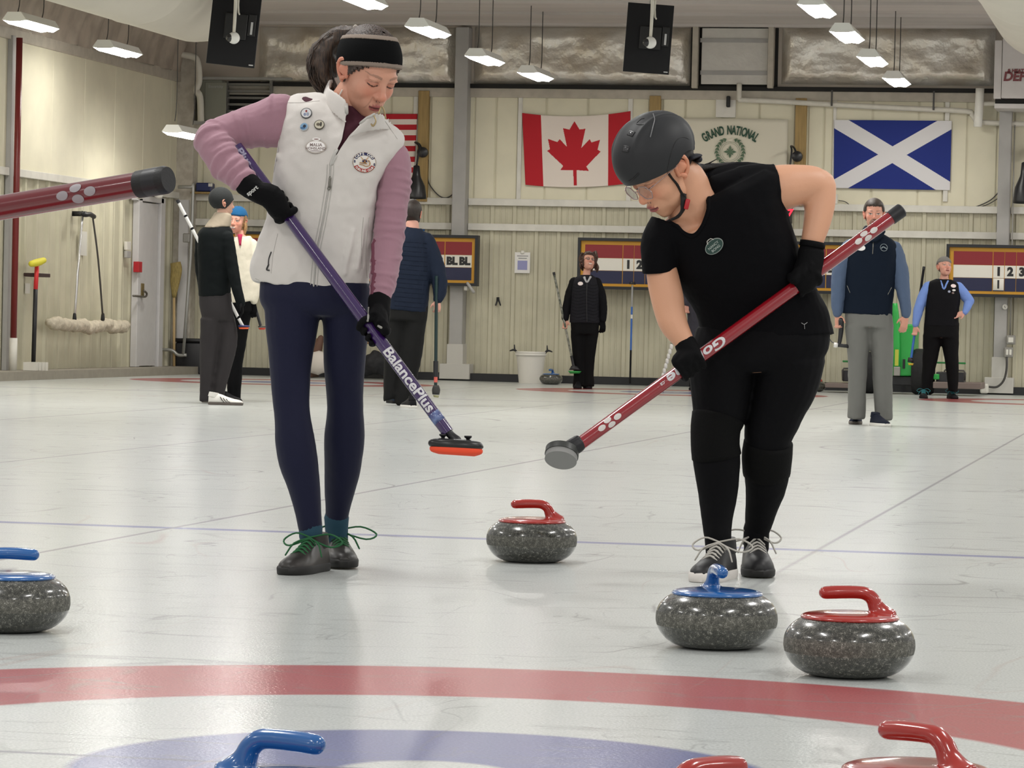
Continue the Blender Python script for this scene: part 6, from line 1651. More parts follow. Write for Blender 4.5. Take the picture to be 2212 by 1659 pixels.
bm = bmesh.new(); trace(bm, sh, [(1441, 372), (1446, 345), (1454, 318), (1462, 303), (1474, 296), (1488, 300)], .0010, .0001); finish(bm, 'seam', m_vent, hel)
bm = bmesh.new(); trace(bm, sh, [(1411, 246), (1414, 258), (1410, 276), (1405, 296)], .0016, .0006); finish(bm, 'ridge', mat('helmet_ridge', (110, 110, 112), 0.4), hel)
m_strap = mat('strap_black', (18, 17, 17), 0.8)
# hair under the helmet, liner, ponytail
m_hair2 = hairmat('hair_black', (30, 24, 21), (14, 11, 10))
def hairf2(P):
    x, y, z = P.T
    return np.where(((y < -.02) & (z > -.055)) | (z > .060) | ((np.abs(x) > .050) & (y < .050) & (z > .012 + .6 * np.maximum(y, 0))), .005, -.004)
hd2.shell('hair', m_hair2, P2, hairf2)
bm = bmesh.new(); tube(bm, [(1474,330,-100,18,22),(1490,344,-88,16,20),(1503,362,-78,12,16),(1520,364,-74,10,14),(1545,360,-72,8,12),(1575,356,-72,6,9),(1592,353,-72,3,4)], 14, 4, mp); fuse(bm, 'ponytail', m_hair2, P2, .005, 2, .006, .02)
bm = bmesh.new()
for i in range(5): tube(bm, [(1512, 358, -76, 1.2), (1530, 354 + random.uniform(-2, 2), -76, .9), (1546 + random.uniform(-3, 3), 344 + random.uniform(-2, 4), -78, .4)], 4, 3, mp)
finish(bm, 'loose_hair', m_hair2, P2)
bm = bmesh.new(); tube(bm, [tuple(hd2.w(*p)) + (.016, .006) for p in ((-.068, -.050, -.014), (-.052, -.082, -.030), (-.020, -.094, -.038), (.020, -.094, -.038))], 12, 4); tube(bm, [tuple(hd2.w(-.050, -.082, -.044)) + (.009,), tuple(hd2.w(-.030, -.092, -.050)) + (.011,), tuple(hd2.w(-.010, -.094, -.052)) + (.009,)], 12, 3); finish(bm, 'fit_dial', mat('liner_navy', (14, 18, 30), 0.7), hel)
sb = Surf([b2]); bm = bmesh.new()
Wd = .008
def strap(pts, r=.0075):
    b_ = bmesh.new(); trace(b_, sb, pts, r, .004, rb=.0022); return b_
for pts in ([(1443, 374), (1450, 385), (1460, 398), (1468, 412), (1475, 426)],): 
    bm = strap(pts); finish(bm, 'chin_strap', m_strap, hel)
bm = bmesh.new(); tube(bm, [tuple(mp((x, y, d))) + (.0085, .0025) for x, y, d in ((1492, 322, -112), (1491, 350, -128), (1486, 380, -146), (1480, 405, -160), (1476, 426, -172))], 8, 4); finish(bm, 'chin_strap', m_strap, hel)
bm = bmesh.new(); tube(bm, [tuple(mp((x, y, d))) + (r_, .004) for x, y, d, r_ in ((1476, 420, -180, .011), (1477, 438, -182, .012), (1474, 455, -180, .013), (1464, 468, -176, .012), (1452, 474, -168, .008))], 8, 4); finish(bm, 'strap_pad', m_strap, hel)
bm = bmesh.new(); M_ = Matrix.Translation(mp((1484, 441, -184))) @ Matrix.Rotation(YAW, 4, 'Z') @ Matrix.Rotation(math.radians(12), 4, 'Y'); box(bm, -.007, .007, -.006, .006, -.016, .016, 0, M_); bevel(bm, .003, 2); finish(bm, 'buckle', mat('buckle_red', (176, 34, 40), 0.4), hel)
# glasses
m_gl = mat('glasses_frame', (170, 148, 144), 0.25, metal=0.5); bm = bmesh.new(); gb = bmesh.new()
m_lensm = bpy.data.materials.new('glasses_lens'); m_lensm.use_nodes = True; q = m_lensm.node_tree.nodes['Principled BSDF']; q.inputs['Transmission Weight'].default_value = 1.0; q.inputs['Roughness'].default_value = 0.02; q.inputs['IOR'].default_value = 1.02; q.inputs['Coat Weight'].default_value = 0.7
gY = .1115
for s in (-1, 1):
    pts = []; cx = s * .0345
    for i in range(25):
        a = 2 * PI * i / 24; rr = .0235 * (1 + .05 * math.cos(6 * a)); pts.append((cx + rr * math.cos(a) * 1.06, gY - .006 * abs(cx + rr * math.cos(a)) / .06, -.006 + rr * math.sin(a) * .92))
    tube(bm, [tuple(hd2.w(*p)) + (.0016,) for p in pts], 8, 2)
    V = [gb.verts.new(hd2.w(*p)) for p in pts[:-1]]; gb.faces.new(V)
    tube(bm, [tuple(hd2.w(s * .0595, gY - .005, .004)) + (.0014,), tuple(hd2.w(s * .074, .075, .006)) + (.0012,), tuple(hd2.w(s * .081, .02, .004)) + (.0012,), tuple(hd2.w(s * .082, -.008, .002)) + (.0012,)], 6, 3)
tube(bm, [tuple(hd2.w(-.011, gY, .000)) + (.0014,), tuple(hd2.w(0, gY + .003, .004)) + (.0014,), tuple(hd2.w(.011, gY, .000)) + (.0014,)], 6, 3)
gf = finish(bm, 'glasses', m_gl, P2); finish(gb, 'lens', m_lensm, gf, False)
# gloves
r2 = .0205 * S2
A2 = np.array((1943, 457, -60.)); B2 = np.array((1243, 966, -200.)); ax2 = (B2 - A2) / np.linalg.norm(B2 - A2)
def on2(x): t = (x - A2[0]) / (B2[0] - A2[0]); return A2 + (B2 - A2) * t
bm = bmesh.new(); grip(bm, mp, on2(1738), ax2, (-.1, -.75, -.6), (1750, 556, -100), r2, S2 * 1.05, False, 1)
tube(bm, [(1752,545,-96,29,28),(1750,565,-100,30,28),(1743,590,-106,31,26),(1738,610,-108,27,24)], 18, 3, mp)
fuse(bm, 'glove', m_glove, P2, 0.0035, 4, 0.003, 0.03)
bm = bmesh.new(); tube(bm, [(1756,522,-94,28,28),(1754,534,-95,28,28)], 20, 2, mp, 'flat'); finish(bm, 'wristband', m_glove, P2)
bm = bmesh.new(); grip(bm, mp, on2(1488), ax2, (-.1, -.55, -.85), (1488, 752, -152), r2, S2 * 1.05, False, -1)
tube(bm, [(1480,742,-149,24,24),(1487,757,-153,25,24),(1492,776,-160,27,22)], 18, 3, mp)
fuse(bm, 'glove', m_glove, P2, 0.0035, 4, 0.003, 0.03)
# shoes
m_sb2 = mat('shoe_black', (20, 20, 22), 0.5); m_sw = mat('sole_white', (220, 214, 208), 0.5); m_lw = mat('lace_white', (176, 172, 164), 0.7)
bm = bmesh.new(); tube(bm, [(1551,1165,-16,29,31),(1552,1200,-18,27,30)], 18, 2, mp); finish(bm, 'sock', m_blk, P2); bm = bmesh.new(); tube(bm, [(1634,1140,126,28,30),(1634,1185,134,27,30)], 18, 2, mp); finish(bm, 'sock', m_blk, P2)
o = shoe(P2, toe_heel(1510, 1259, -22, .275), -22, .275, .104, .115, m_sb2, m_sw, m_lw, bow=-1, sole_h=.026)
shoe(P2, toe_heel(1642, 1250, 1, .275), 1, .275, .104, .125, m_sb2, m_soleb, m_lw, bow=1, sole_h=.02, lift=0.004)
# her red broom
m_redsh = mat('shaft_crimson', (142, 16, 30), 0.2, coat=0.9)
A, B = mp(A2), mp(B2); W2 = broom(A, B, .0205, m_redsh, 'red-shafted broom with white dots and a grey pad, held by the helmeted curler', m_cap=m_black)
toC = (C0 - (A + B) / 2); Ls = (B - A).length; dx_ = lambda x: (A2[0] - x) / (A2[0] - B2[0]) * Ls
def dots(root, A, B, r, centre, face, rad, sp, m_):
    bm = bmesh.new()
    for u, v in ((-sp, 0), (0, .85), (sp * .12, -.85), (sp * 1.12, 0)):
        wf = shaft_warp(A, B, r, face, centre + u, 1); n = 20
        V = [bm.verts.new(wf(Vector((rad * math.cos(2*PI*i/n), v * r * .55 + rad * .66 * math.sin(2*PI*i/n), .0004)))) for i in range(n)]
        c = bm.verts.new(wf(Vector((0, v * r * .55, .0008))))
        for i in range(n): bm.faces.new((V[i], V[(i+1) % n], c))
    finish(bm, 'dots', m_, root, True)
m_dot = mat('dot_white', (216, 210, 206), 0.35)
dots(W2, A, B, .0205, dx_(1868), toC, .0128, .028, m_dot); dots(W2, A, B, .0205, dx_(1315), toC, .0128, .028, m_dot)
bm = bmesh.new(); text_into(bm, 'Goldline', .044, None, .0012, .0003, .18, 'LEFT', warp=shaft_warp(A, B, .0205, toC, dx_(1563), 1), cut=3, fitw=dx_(1441) - dx_(1563)); finish(bm, 'lettering', m_lt, W2, False)
bm = bmesh.new(); text_into(bm, '.ca', .018, None, .0002, .0003, .18, 'LEFT', warp=shaft_warp(A, B, .0205, toC, dx_(1434), 1), cut=2, sx=1.0); finish(bm, 'lettering', m_lt, W2, False)
bm = bmesh.new(); tube(bm, [(1250,960,-199,17),(1238,968,-201,17),(1228,974,-204,12)], 16, 2, mp); tube(bm, [(1246,948,-206,8),(1224,962,-208,9),(1218,966,-206,6)], 10, 2, mp); fuse(bm, 'swivel', m_black, W2, .003, 2)
c = mp((1213, 984, -206)); n = (-UPV * .72 - FW * .55 - RT * .12).normalized(); x = RT.cross(n).cross(n) * -1; x = (RT - n * n.dot(RT)).normalized(); y = n.cross(x)
M_ = Matrix(((x.x, y.x, n.x, c.x), (x.y, y.y, n.y, c.y), (x.z, y.z, n.z, c.z), (0, 0, 0, 1)))
bm = bmesh.new(); disc(bm, M_, .0515, .050, .010, -.010, 40); bevel(bm, .004, 2); finish(bm, 'brush_plate', mat('plate_grey', (58, 60, 58), 0.4), W2, True, None, 50)
bm = bmesh.new(); disc(bm, M_, .049, .047, .012, .006, 40); bevel(bm, .006, 3); finish(bm, 'pad', mat('pad_grey', (140, 140, 138), 0.8), W2, True, None, 50)

# foreground broom reaching in from the left
A, B = at(344, 391, 5.60), at(-420, 520, 5.95)
W3 = broom(A, B, .0205, mat('shaft_dark_red', (104, 10, 22), 0.22, coat=0.9), 'large dark red broom shaft with a black end reaching in from the left edge', m_cap=m_black, cap_len=.022, name='curling_broom', root_at=B)
d_ = (A - B).normalized(); A_ = A + d_ * .0
bm = bmesh.new(); tube(bm, [tuple(A - d_ * .040) + (.0222,), tuple(A + d_ * .012) + (.0228,), tuple(A + d_ * .018) + (.0205,)], 32, 1, None, 'flat'); finish(bm, 'rubber_end', mat('rubber_end', (16, 16, 17), 0.55, bump=.0006, bscale=300), W3, True, None, 40)
dots(W3, A, B, .0205, .148, (C0 - (A + B) / 2) + UPV * .6, .0115, .026, mat('dot_grey', (158, 152, 156), 0.5))
# ================================================================== CURLERS IN THE BACKGROUND
def dark(n, rgb, r=.8): return mat(n, rgb, r, spec=.15)
def figure(label, base, Y, torso, hips, legs, arms, neck, head, mats, shoes, hands=(), gloves=(), vest=None, hair=None, hat=None, seg=14, vox=0.012, body=True, sleeves_same=True):
    hl = []
    for f_ in shoes:
        a = math.radians(f_[2]); hl.append(depth(onz(f_[0], f_[1]) - (-FW * math.cos(a) + RT * math.sin(a)) * f_[3]))
    Y = sum(hl) / len(hl) - .09 * math.cos(math.radians(shoes[0][2]))
    mp = pmap(Y); root = empty('person', onz(*base), label, 'person'); s = FPX / Y; k = .025 * s
    top, pants, skin = mats['top'], mats['pants'], mats['skin']
    hd_ = Head(mp(head[:3]), head[3], head[4], head[5], head[6], skin, False, **mats.get('face', {}))
    bm = bmesh.new(); slab_rings(bm, shs(torso, k), 16, 2, mp); slab_rings(bm, shs(hips, k), 16, 2, mp)
    for l in legs: tube(bm, shr(l[:-1] + [(l[-1][0], l[-1][1] - .10 * s, l[-1][2]) + tuple(l[-1][3:])], k * .7), 10, 2, mp)
    for a in arms: tube(bm, shr(a, k * .45), 10, 2, mp)
    tube(bm, neck, 12, 2, mp)
    for h_ in hands: hand(bm, mp, h_[0], h_[1], h_[2], s, h_[3])
    skin_object(root, bm, [hd_], skin, .009, sm=2)
    bm = bmesh.new(); slab_rings(bm, hips, 22, 3, mp)
    for l in legs: tube(bm, l + [(l[-1][0], l[-1][1] + .02 * s, l[-1][2]) + tuple(l[-1][3:])], 16, 3, mp, 'flat')
    fuse(bm, 'trousers', pants, root, vox, 3, .012, .12)
    bm = bmesh.new(); slab_rings(bm, shs(torso, .012 * s) if vest else torso, 22, 3, mp)
    for a in arms: tube(bm, a, 14, 3, mp)
    tp = fuse(bm, 'jacket' if not vest else 'shirt', top, root, vox * .8, 3, .012, .08)
    ret = dict(root=root, head=hd_, mp=mp, top=tp, s=s)
    if vest:
        bm = bmesh.new(); slab_rings(bm, torso, 26, 3, mp); v = fuse(bm, 'vest', vest, root, vox * .8, 3, .010, .10); ret['vest'] = v
    for g in gloves:
        bm = bmesh.new(); hand(bm, mp, g[0], g[1], g[2], s * 1.12, g[3]); fuse(bm, 'glove', m_glove, root, .006, 2)
    if hair: hd_.shell('hair', hair[0], root, hair[1])
    if hat: hd_.shell('knit_hat', hat[0], root, hat[1])
    for sh_ in shoes:
        f_ = sh_; a = math.radians(f_[2]); L = f_[3]; hp_ = onz(f_[0], f_[1]) - (-FW * math.cos(a) + RT * math.sin(a)) * L
        shoe(root, hp_, f_[2], L, f_[4], f_[5], f_[6], f_[7], f_[8] if len(f_) > 8 else None, stripes=f_[9] if len(f_) > 9 else None)
    return ret
m_k = dark('trousers_black', (10, 10, 12)); m_cg_ = dark('trousers_charcoal', (52, 49, 50)); m_gp = dark('trousers_grey', (112, 112, 108))
m_jk = dark('jacket_black_green', (12, 17, 18)); m_bk = dark('jacket_black', (13, 13, 16)); m_nv = dark('quilt_navy', (26, 34, 50)); m_nvv = dark('vest_navy', (14, 24, 38))
m_dk = dark('shoe_dark', (22, 22, 25), .6); m_ws = mat('shoe_white', (222, 219, 212), .5); m_sg = mat('sole_grey', (92, 84, 78), .6)
beanie = lambda P: np.where(P[:, 2] > .044 + .45 * np.minimum(P[:, 1], 0), .014, -.004)
# man in dark beanie
f = figure('man in a dark beanie, black jacket and grey trousers, turned away at the left', (470, 874), 30.2,
    [(429,640,498,640,34,0),(428,600,500,600,34,0),(427,560,501,560,36,0),(426,525,503,528,36,0),(428,503,503,500,32,0),(438,492,496,488,24,0)],
    [(429,632,500,632,32,0),(432,670,504,672,34,0),(440,694,504,694,30,0)],
    [[(456,690,-6,24,26),(452,740,-6,20,22),(448,790,-6,17,19),(445,840,-6,13,15),(444,862,-6,13,15)],[(482,690,6,26,26),(490,730,4,23,24),(486,775,2,20,22),(476,820,0,16,18),(470,856,0,14,16)]],
    [[(490,515,-22,16),(498,560,-26,15),(506,600,-32,13),(516,640,-38,11),(520,655,-38,10)],[(436,515,16,15),(434,570,20,14),(440,620,22,12)]],
    [(472,500,0,17),(478,480,0,15),(482,460,0,14)], (479, 437, 0, 118, 4, 0, 1.02),
    dict(top=m_jk, pants=m_cg_, skin=(204, 160, 138)),
    [(524, 876, 84, .30, .10, .10, m_ws, m_sg, None, m_dk), (508, 871, 84, .30, .10, .10, m_dk, m_sg)],
    gloves=[((520, 650, -38), (.15, 1, 0), (0, 0, -1), .5)], hat=(mat('beanie_charcoal', (34, 36, 36), .9, bump=.002, bscale=120), lambda P: np.where(P[:, 2] > -.050 + 1.1 * np.maximum(P[:, 1] - .01, 0), .014, -.004)),
    hair=(hairmat('hair_short_grey', (110, 100, 90)), lambda P: np.where((P[:, 1] < -.03) & (P[:, 2] > -.06), .004, -.004)))
mp = f['mp']; bm = bmesh.new(); slab_rings(bm, [(440,492,498,490,26,0),(450,478,500,478,22,0),(461,464,500,466,19,0),(464,458,496,460,16,0)], 20, 3, mp); fuse(bm, 'neck_gaiter', mat('gaiter_beige', (170, 156, 136), .85), f['root'], .01, 2, .01, .05)
# woman in the white coat and blue hat
f = figure('smiling woman in a blue knit hat and cream coat behind the beanie man', (505, 866), 31.8,
    [(490,655,552,650,32,0),(492,610,551,608,32,0),(496,560,548,558,30,0),(498,528,546,526,27,0),(504,512,542,510,20,0)],
    [(494,640,546,640,26,0),(494,672,546,672,26,0)],
    [[(508,665,0,15),(503,740,0,12),(500,800,0,10),(500,856,0,9)],[(530,665,0,15),(520,740,0,12),(514,800,0,10),(512,858,0,9)]],
    [[(544,530,0,14),(552,575,-4,13),(552,620,-6,12),(548,648,-8,10)],[(500,530,0,12),(494,590,0,12),(494,640,0,10)]],
    [(520,515,0,11),(516,498,0,10)], (512, 476, 0, -14, 4, 6, 1.0),
    dict(top=mat('coat_cream', (226, 218, 198), .9, bump=.004, bscale=40), pants=m_k, skin=(216, 158, 136), face=dict(smile=True, lip=(170, 84, 84))),
    [(520, 870, 50, .25, .09, .09, m_dk, m_dk), (500, 868, 50, .25, .09, .09, m_dk, m_dk)],
    gloves=[((545, 652, -8), (.1, 1, 0), (-1, 0, 0), .6)],
    hat=(mat('hat_blue', (18, 88, 136), .9, bump=.002, bscale=120), beanie), hair=(hairmat('hair_blonde', (178, 140, 92), (130, 98, 62)), lambda P: np.where((P[:, 1] < .02) & (P[:, 2] > -.09), .012, -.004)))
mp = f['mp']; bm = bmesh.new(); slab_rings(bm, [(517,530,521,530,3,-29),(515,518,522,518,4,-26),(513,506,524,506,7,-18)], 14, 2, mp); finish(bm, 'collar', mat('collar_magenta', (178, 34, 78), .8), f['root'])
bm = bmesh.new(); tube(bm, [(527,474,2,4,8),(530,490,2,5,9),(527,506,0,3,6)], 10, 3, mp); finish(bm, 'long_hair', MATS['hair_blonde'], f['root'])
# man in the navy quilted jacket, back to us
f = figure('man in a navy quilted jacket seen from behind, holding a broom', (866, 876), 31.0,
    [(838,668,924,676,36,0),(836,620,928,626,38,0),(838,570,930,576,38,0),(842,530,926,536,36,0),(852,505,922,512,30,0),(872,490,912,494,20,0)],
    [(838,655,926,660,34,0),(838,690,922,694,34,0)],
    [[(860,690,8,26,28),(852,760,8,22,24),(846,820,8,18,20),(843,858,8,15,17)],[(894,690,0,28,30),(888,760,0,25,27),(880,820,0,20,22),(870,866,0,17,19)]],
    [[(918,522,0,22),(936,560,-2,20),(948,600,-6,18),(950,630,-12,15),(946,646,-16,11)],[(852,525,0,20),(842,580,0,18),(840,640,0,14)]],
    [(890,500,0,16),(891,480,0,14)], (891, 461, 0, 170, 6, 0, 1.0),
    dict(top=m_nv, pants=dark('trousers_dark', (26, 26, 26)), skin=(206, 152, 134)),
    [(872, 880, -160, .28, .10, .10, m_dk, m_ws), (842, 870, -165, .28, .10, .11, dark('shoe_navy', (28, 38, 52)), m_dk)],
    hands=[((945, 648, -18), (0, 1, 0), (-1, 0, -.3), .9)],
    hair=(hairmat('hair_short_dark', (46, 34, 28)), lambda P: np.where(((P[:, 1] < .02) & (P[:, 2] > -.075)) | (P[:, 2] > .055), .012, -.004)))
mp5, r5 = f['mp'], f['root']
bm = bmesh.new(); sq = Surf([f['top']])
for i in range(15): trace(bm, sq, [(850 + i * .2, 520 + i * 10), (885, 523 + i * 10), (922, 526 + i * 10)], .003, -.001, 6)
finish(bm, 'quilting', dark('quilt_line', (18, 24, 38)), f['top'])
# woman with curly hair and a dark vest
f = figure('curly haired woman in glasses and a dark quilted vest looking up by the bucket', (1258, 836), 42.2,
    [(1230,697,1297,698,24,0),(1231,670,1296,671,24,0),(1233,640,1296,642,25,0),(1234,618,1295,620,23,0),(1240,602,1290,603,18,0),(1254,594,1279,594,10,0)],
    [(1232,690,1296,690,22,0),(1234,722,1292,722,22,0)],
    [[(1250,715,0,18,18),(1250,760,0,14,15),(1251,800,0,12,13),(1250,832,0,13,14)],[(1276,715,0,18,18),(1273,760,0,14,15),(1271,800,0,12,13),(1271,832,0,13,14)]],
    [[(1240,610,0,11),(1229,640,-2,10),(1223,670,-5,9),(1221,688,-7,8)],[(1289,610,0,11),(1300,640,-2,10),(1303,670,-4,9),(1302,690,-5,8)]],
    [(1266,600,0,9),(1268,585,0,8)], (1271, 566, 0, 12, -24, 8, .98),
    dict(top=m_bk, pants=m_k, skin=(204, 152, 132), face=dict(smile=True)),
    [(1247, 840, -4, .25, .10, .09, m_dk, m_dk), (1272, 840, 8, .25, .10, .09, m_dk, m_dk)],
    hands=[((1221, 690, -8), (0, 1, 0), (1, 0, -.3), .9)], gloves=[((1302, 692, -6), (0, 1, 0), (-1, 0, -.3), .5)], vest=dark('vest_charcoal', (30, 30, 35)),
    hair=(hairmat('hair_brown', (84, 56, 42)), lambda P: np.where(((P[:, 1] < .03) & (P[:, 2] > -.06)) | (P[:, 2] > .065), .020 + .008 * np.sin(P[:, 0] * 160) * np.sin(P[:, 2] * 150), -.004)))
mp6, r6 = f['mp'], f['root']; bm = bmesh.new()
for i in range(26):
    a = random.uniform(0, PI); sx = math.cos(a); bx = 1271 + sx * 16; by_ = 556 + random.uniform(-8, 20)
    tube(bm, [(bx, by_ - 6, random.uniform(-2, 14), 3), (bx + random.uniform(-3, 5) * (1 if sx > 0 else -1), by_ + 3, random.uniform(-2, 14), 3.4), (bx + random.uniform(-4, 4), by_ + 12, random.uniform(0, 14), 2)], 8, 3, mp6)
finish(bm, 'curls', MATS['hair_brown'], r6)
sv6 = Surf([f['vest']]); bm = bmesh.new()
for i in range(12): trace(bm, sv6, [(1235, 612 + i * 7), (1248, 616 + i * 7), (1265, 613 + i * 7), (1282, 617 + i * 7), (1294, 613 + i * 7)], .004, -.002, 6)
finish(bm, 'quilting', dark('quilt_line_black', (18, 18, 22)), f['vest'])
bm = bmesh.new(); trace(bm, sv6, [(1268, 606), (1267, 650), (1268, 695)], .006, 0); finish(bm, 'zip', m_black, f['vest'])
bm = bmesh.new(); trace(bm, sv6, [(1263, 598), (1265, 604), (1268, 609), (1272, 603), (1275, 597)], .022, -.008, rb=.012); finish(bm, 'collar_shirt', mat('shirt_grey', (170, 170, 172), .8), r6)
def bbadge(surf, root, px, py, rx, ry, rgb=(226, 214, 212), nm='badge'):
    M_ = disc_on(surf, px, py, rx, .006); bm = bmesh.new(); disc(bm, M_, rx, ry, .003, 0, 20); finish(bm, nm, mat('bpin_%d_%d_%d' % rgb, rgb, .4), root, False)
bbadge(sv6, r6, 1254, 613, .032, .024)
def specs(h, root):
    bm = bmesh.new()
    for s_ in (-1, 1): tube(bm, [tuple(h.w(s_ * .033 + .021 * math.cos(a), .104, .0 + .016 * math.sin(a))) + (.0024,) for a in np.linspace(0, 2 * PI, 13)], 6, 1)
    for s_ in (-1, 1): tube(bm, [tuple(h.w(s_ * .055, .100, .004)) + (.002,), tuple(h.w(s_ * .082, .0, .004)) + (.002,)], 6, 1)
    finish(bm, 'glasses', m_black, root)
specs(f['head'], r6)
# tall man in the navy vest
f = figure('tall man in a navy vest and grey trousers standing behind the red broom end', (1880, 916), 28.7,
    [(1818,676,1928,684,36,0),(1822,640,1930,646,36,0),(1824,600,1936,604,38,0),(1824,560,1942,564,38,0),(1826,528,1942,534,34,0),(1846,512,1926,516,26,0),(1866,502,1906,504,16,0)],
    [(1824,668,1928,674,34,0),(1826,705,1930,710,36,0)],
    [[(1852,705,-4,28,30),(1853,760,-6,23,26),(1852,830,-6,19.5,22),(1850,898,-4,20,22)],[(1902,705,0,29,30),(1906,760,-2,24,26),(1907,830,-2,21.5,23),(1909,902,-2,19,22)]],
    [[(1838,535,0,20),(1820,570,-2,19),(1812,610,-5,17),(1809,650,-10,14),(1809,676,-12,11)],[(1930,540,0,20),(1944,580,-2,18),(1950,620,-5,16),(1955,655,-9,13),(1957,678,-10,11)]],
    [(1887,515,0,16),(1888,490,0,15)], (1888, 462, 0, -4, 2, 0, 1.02),
    dict(top=mat('fleece_slate', (76, 92, 118), .85, bump=.002, bscale=100), pants=m_gp, skin=(206, 148, 126), face=dict(beard=(92, 74, 62), brow=(60, 44, 34))),
    [(1846, 917, -10, .30, .11, .10, dark('shoe_navy2', (26, 30, 44)), m_sg), (1916, 922, 16, .30, .11, .10, dark('shoe_navy2', (26, 30, 44)), m_ws)],
    hands=[((1810, 680, -12), (.1, 1, 0), (1, 0, -.3), 1.0), ((1956, 682, -10), (-.15, 1, 0), (-1, 0, -.3), .35)], vest=m_nvv,
    hair=(hairmat('hair_dark_short', (62, 48, 38)), lambda P: np.where(((P[:, 1] < .0) & (P[:, 2] > -.05)) | (P[:, 2] > .062) | ((P[:, 1] < .04) & (P[:, 2] > .02) & (np.abs(P[:, 0]) > .055)), .012, -.004)))
mp7, r7 = f['mp'], f['root']; sv7 = Surf([f['vest']])
bbadge(sv7, r7, 1860, 536, .036, .024, (228, 226, 224)); M_ = disc_on(sv7, 1909, 535, .03, .004); bm = bmesh.new()
tube(bm, [tuple(M_ @ Vector((.030 * math.cos(a), .030 * math.sin(a), 0))) + (.0025,) for a in np.linspace(0, 2 * PI, 20)], 6, 1); tube(bm, [tuple(M_ @ Vector(p)) + (.005,) for p in ((-.02, -.006, 0), (-.006, .006, 0), (.006, 0, 0), (.02, -.008, 0))], 6, 2); finish(bm, 'crest', mat('crest_grey', (130, 140, 146), .6), f['vest'])
bm = bmesh.new(); trace(bm, sv7, [(1887, 512), (1886, 530), (1885, 548)], .004, 0); trace(bm, sv7, [(1830, 617), (1836, 632)], .003, 0); trace(bm, sv7, [(1926, 621), (1918, 636)], .003, 0); finish(bm, 'zip', m_zip2, f['vest'])
bm = bmesh.new(); tube(bm, [tuple(p) + (4,) for p in ((1866,504,-24),(1874,512,-30),(1887,520,-36),(1900,512,-30),(1909,500,-24))], 8, 3, mp7); tube(bm, [(1868,498,-10,6,5),(1872,492,6,6,5)], 8, 2, mp7); tube(bm, [(1906,498,-10,6,5),(1903,492,6,6,5)], 8, 2, mp7); finish(bm, 'collar', m_nvv, r7)
# woman in grey hat
f = figure('woman in a grey knit hat, black vest and blue sleeves, one hand on her hip', (2030, 857), 41.0,
    [(1996,704,2072,705,26,0),(1998,680,2071,682,26,0),(2000,650,2074,652,27,0),(2001,630,2076,632,26,0),(2004,612,2073,614,21,0),(2022,602,2056,604,12,0)],
    [(1996,695,2072,696,25,0),(1994,730,2072,730,26,0)],
    [[(2014,725,0,21,22),(2010,770,0,17,18),(2004,810,0,13,14),(2000,840,0,11,12)],[(2052,725,0,20,22),(2055,770,0,16,18),(2058,810,0,13,14),(2059,842,0,11,12)]],
    [[(2006,620,0,13),(1993,645,-2,12),(1984,670,-4,11),(1978,700,-6,8)],[(2070,622,0,13),(2084,638,2,12),(2094,650,3,11)],[(2093,650,3,10),(2090,662,-4,9),(2084,674,-10,7)]],
    [(2040,610,0,10),(2040,595,0,9)], (2040, 577, 0, 14, -16, 4, 1.0),
    dict(top=mat('shirt_periwinkle', (112, 142, 208), .8), pants=m_k, skin=(206, 152, 134)),
    [(1995, 861, -6, .25, .10, .10, m_dk, m_dk, mat('lace_teal', (30, 110, 118), .6)), (2064, 862, 10, .25, .10, .10, m_dk, m_dk, mat('lace_teal', (30, 110, 118), .6))],
    hands=[((1978, 704, -7), (-.1, 1, 0), (1, 0, -.3), .9), ((2084, 675, -12), (-1, .35, 0), (0, 1, -.2), .3)], vest=dark('vest_black', (14, 14, 18)),
    hair=(hairmat('hair_grey', (96, 84, 76)), lambda P: np.where((P[:, 1] < .0) & (P[:, 2] > -.05), .008, -.004)), hat=(mat('hat_grey', (120, 116, 112), .9, bump=.002, bscale=120), beanie))
mp8, r8 = f['mp'], f['root']; sv8 = Surf([f['vest']])
for q in ((2059, 618, .034, .022, (226, 208, 206)), (2060, 627, .022, .012, (220, 218, 214)), (2050, 630, .016, .014, (150, 156, 176)), (2058, 633, .016, .012, (110, 92, 88))): bbadge(sv8, r8, *q)
bm = bmesh.new(); trace(bm, sv8, [(2033, 606), (2036, 614), (2039, 624), (2043, 614), (2047, 606)], .020, -.010, rb=.012); finish(bm, 'collar_shirt', MATS['shirt_periwinkle'], r8)
# person mostly hidden behind the helmeted curler
f = figure('person in a dark grey jacket almost hidden behind the helmeted curler', (1515, 840), 42.5,
    [(1486,735,1548,736,24,0),(1485,700,1549,701,24,0),(1484,660,1550,662,25,0),(1486,630,1548,632,22,0),(1496,606,1540,606,16,0)],
    [(1486,725,1548,726,22,0),(1488,752,1546,752,22,0)],
    [[(1502,745,0,15),(1500,790,0,12),(1498,834,0,9)],[(1532,745,0,15),(1532,790,0,12),(1532,834,0,9)]],
    [[(1492,620,0,11),(1484,645,-6,10),(1484,655,-10,8)],[(1542,620,0,11),(1552,660,0,10),(1552,695,0,8)]],
    [(1518,606,0,9),(1518,592,0,8)], (1518, 574, 0, -30, 4, 0, 1.0), dict(top=dark('jacket_grey', (62, 62, 70)), pants=m_k, skin=(206, 152, 134)),
    [(1496, 843, -6, .26, .10, .09, m_dk, m_dk), (1534, 843, 6, .26, .10, .09, m_dk, m_dk)],
    hands=[((1484, 656, -12), (0, 1, 0), (1, 0, 0), .8)], hair=(MATS['hair_brown'], lambda P: np.where((P[:, 1] < .0) & (P[:, 2] > -.05), .008, -.004)))

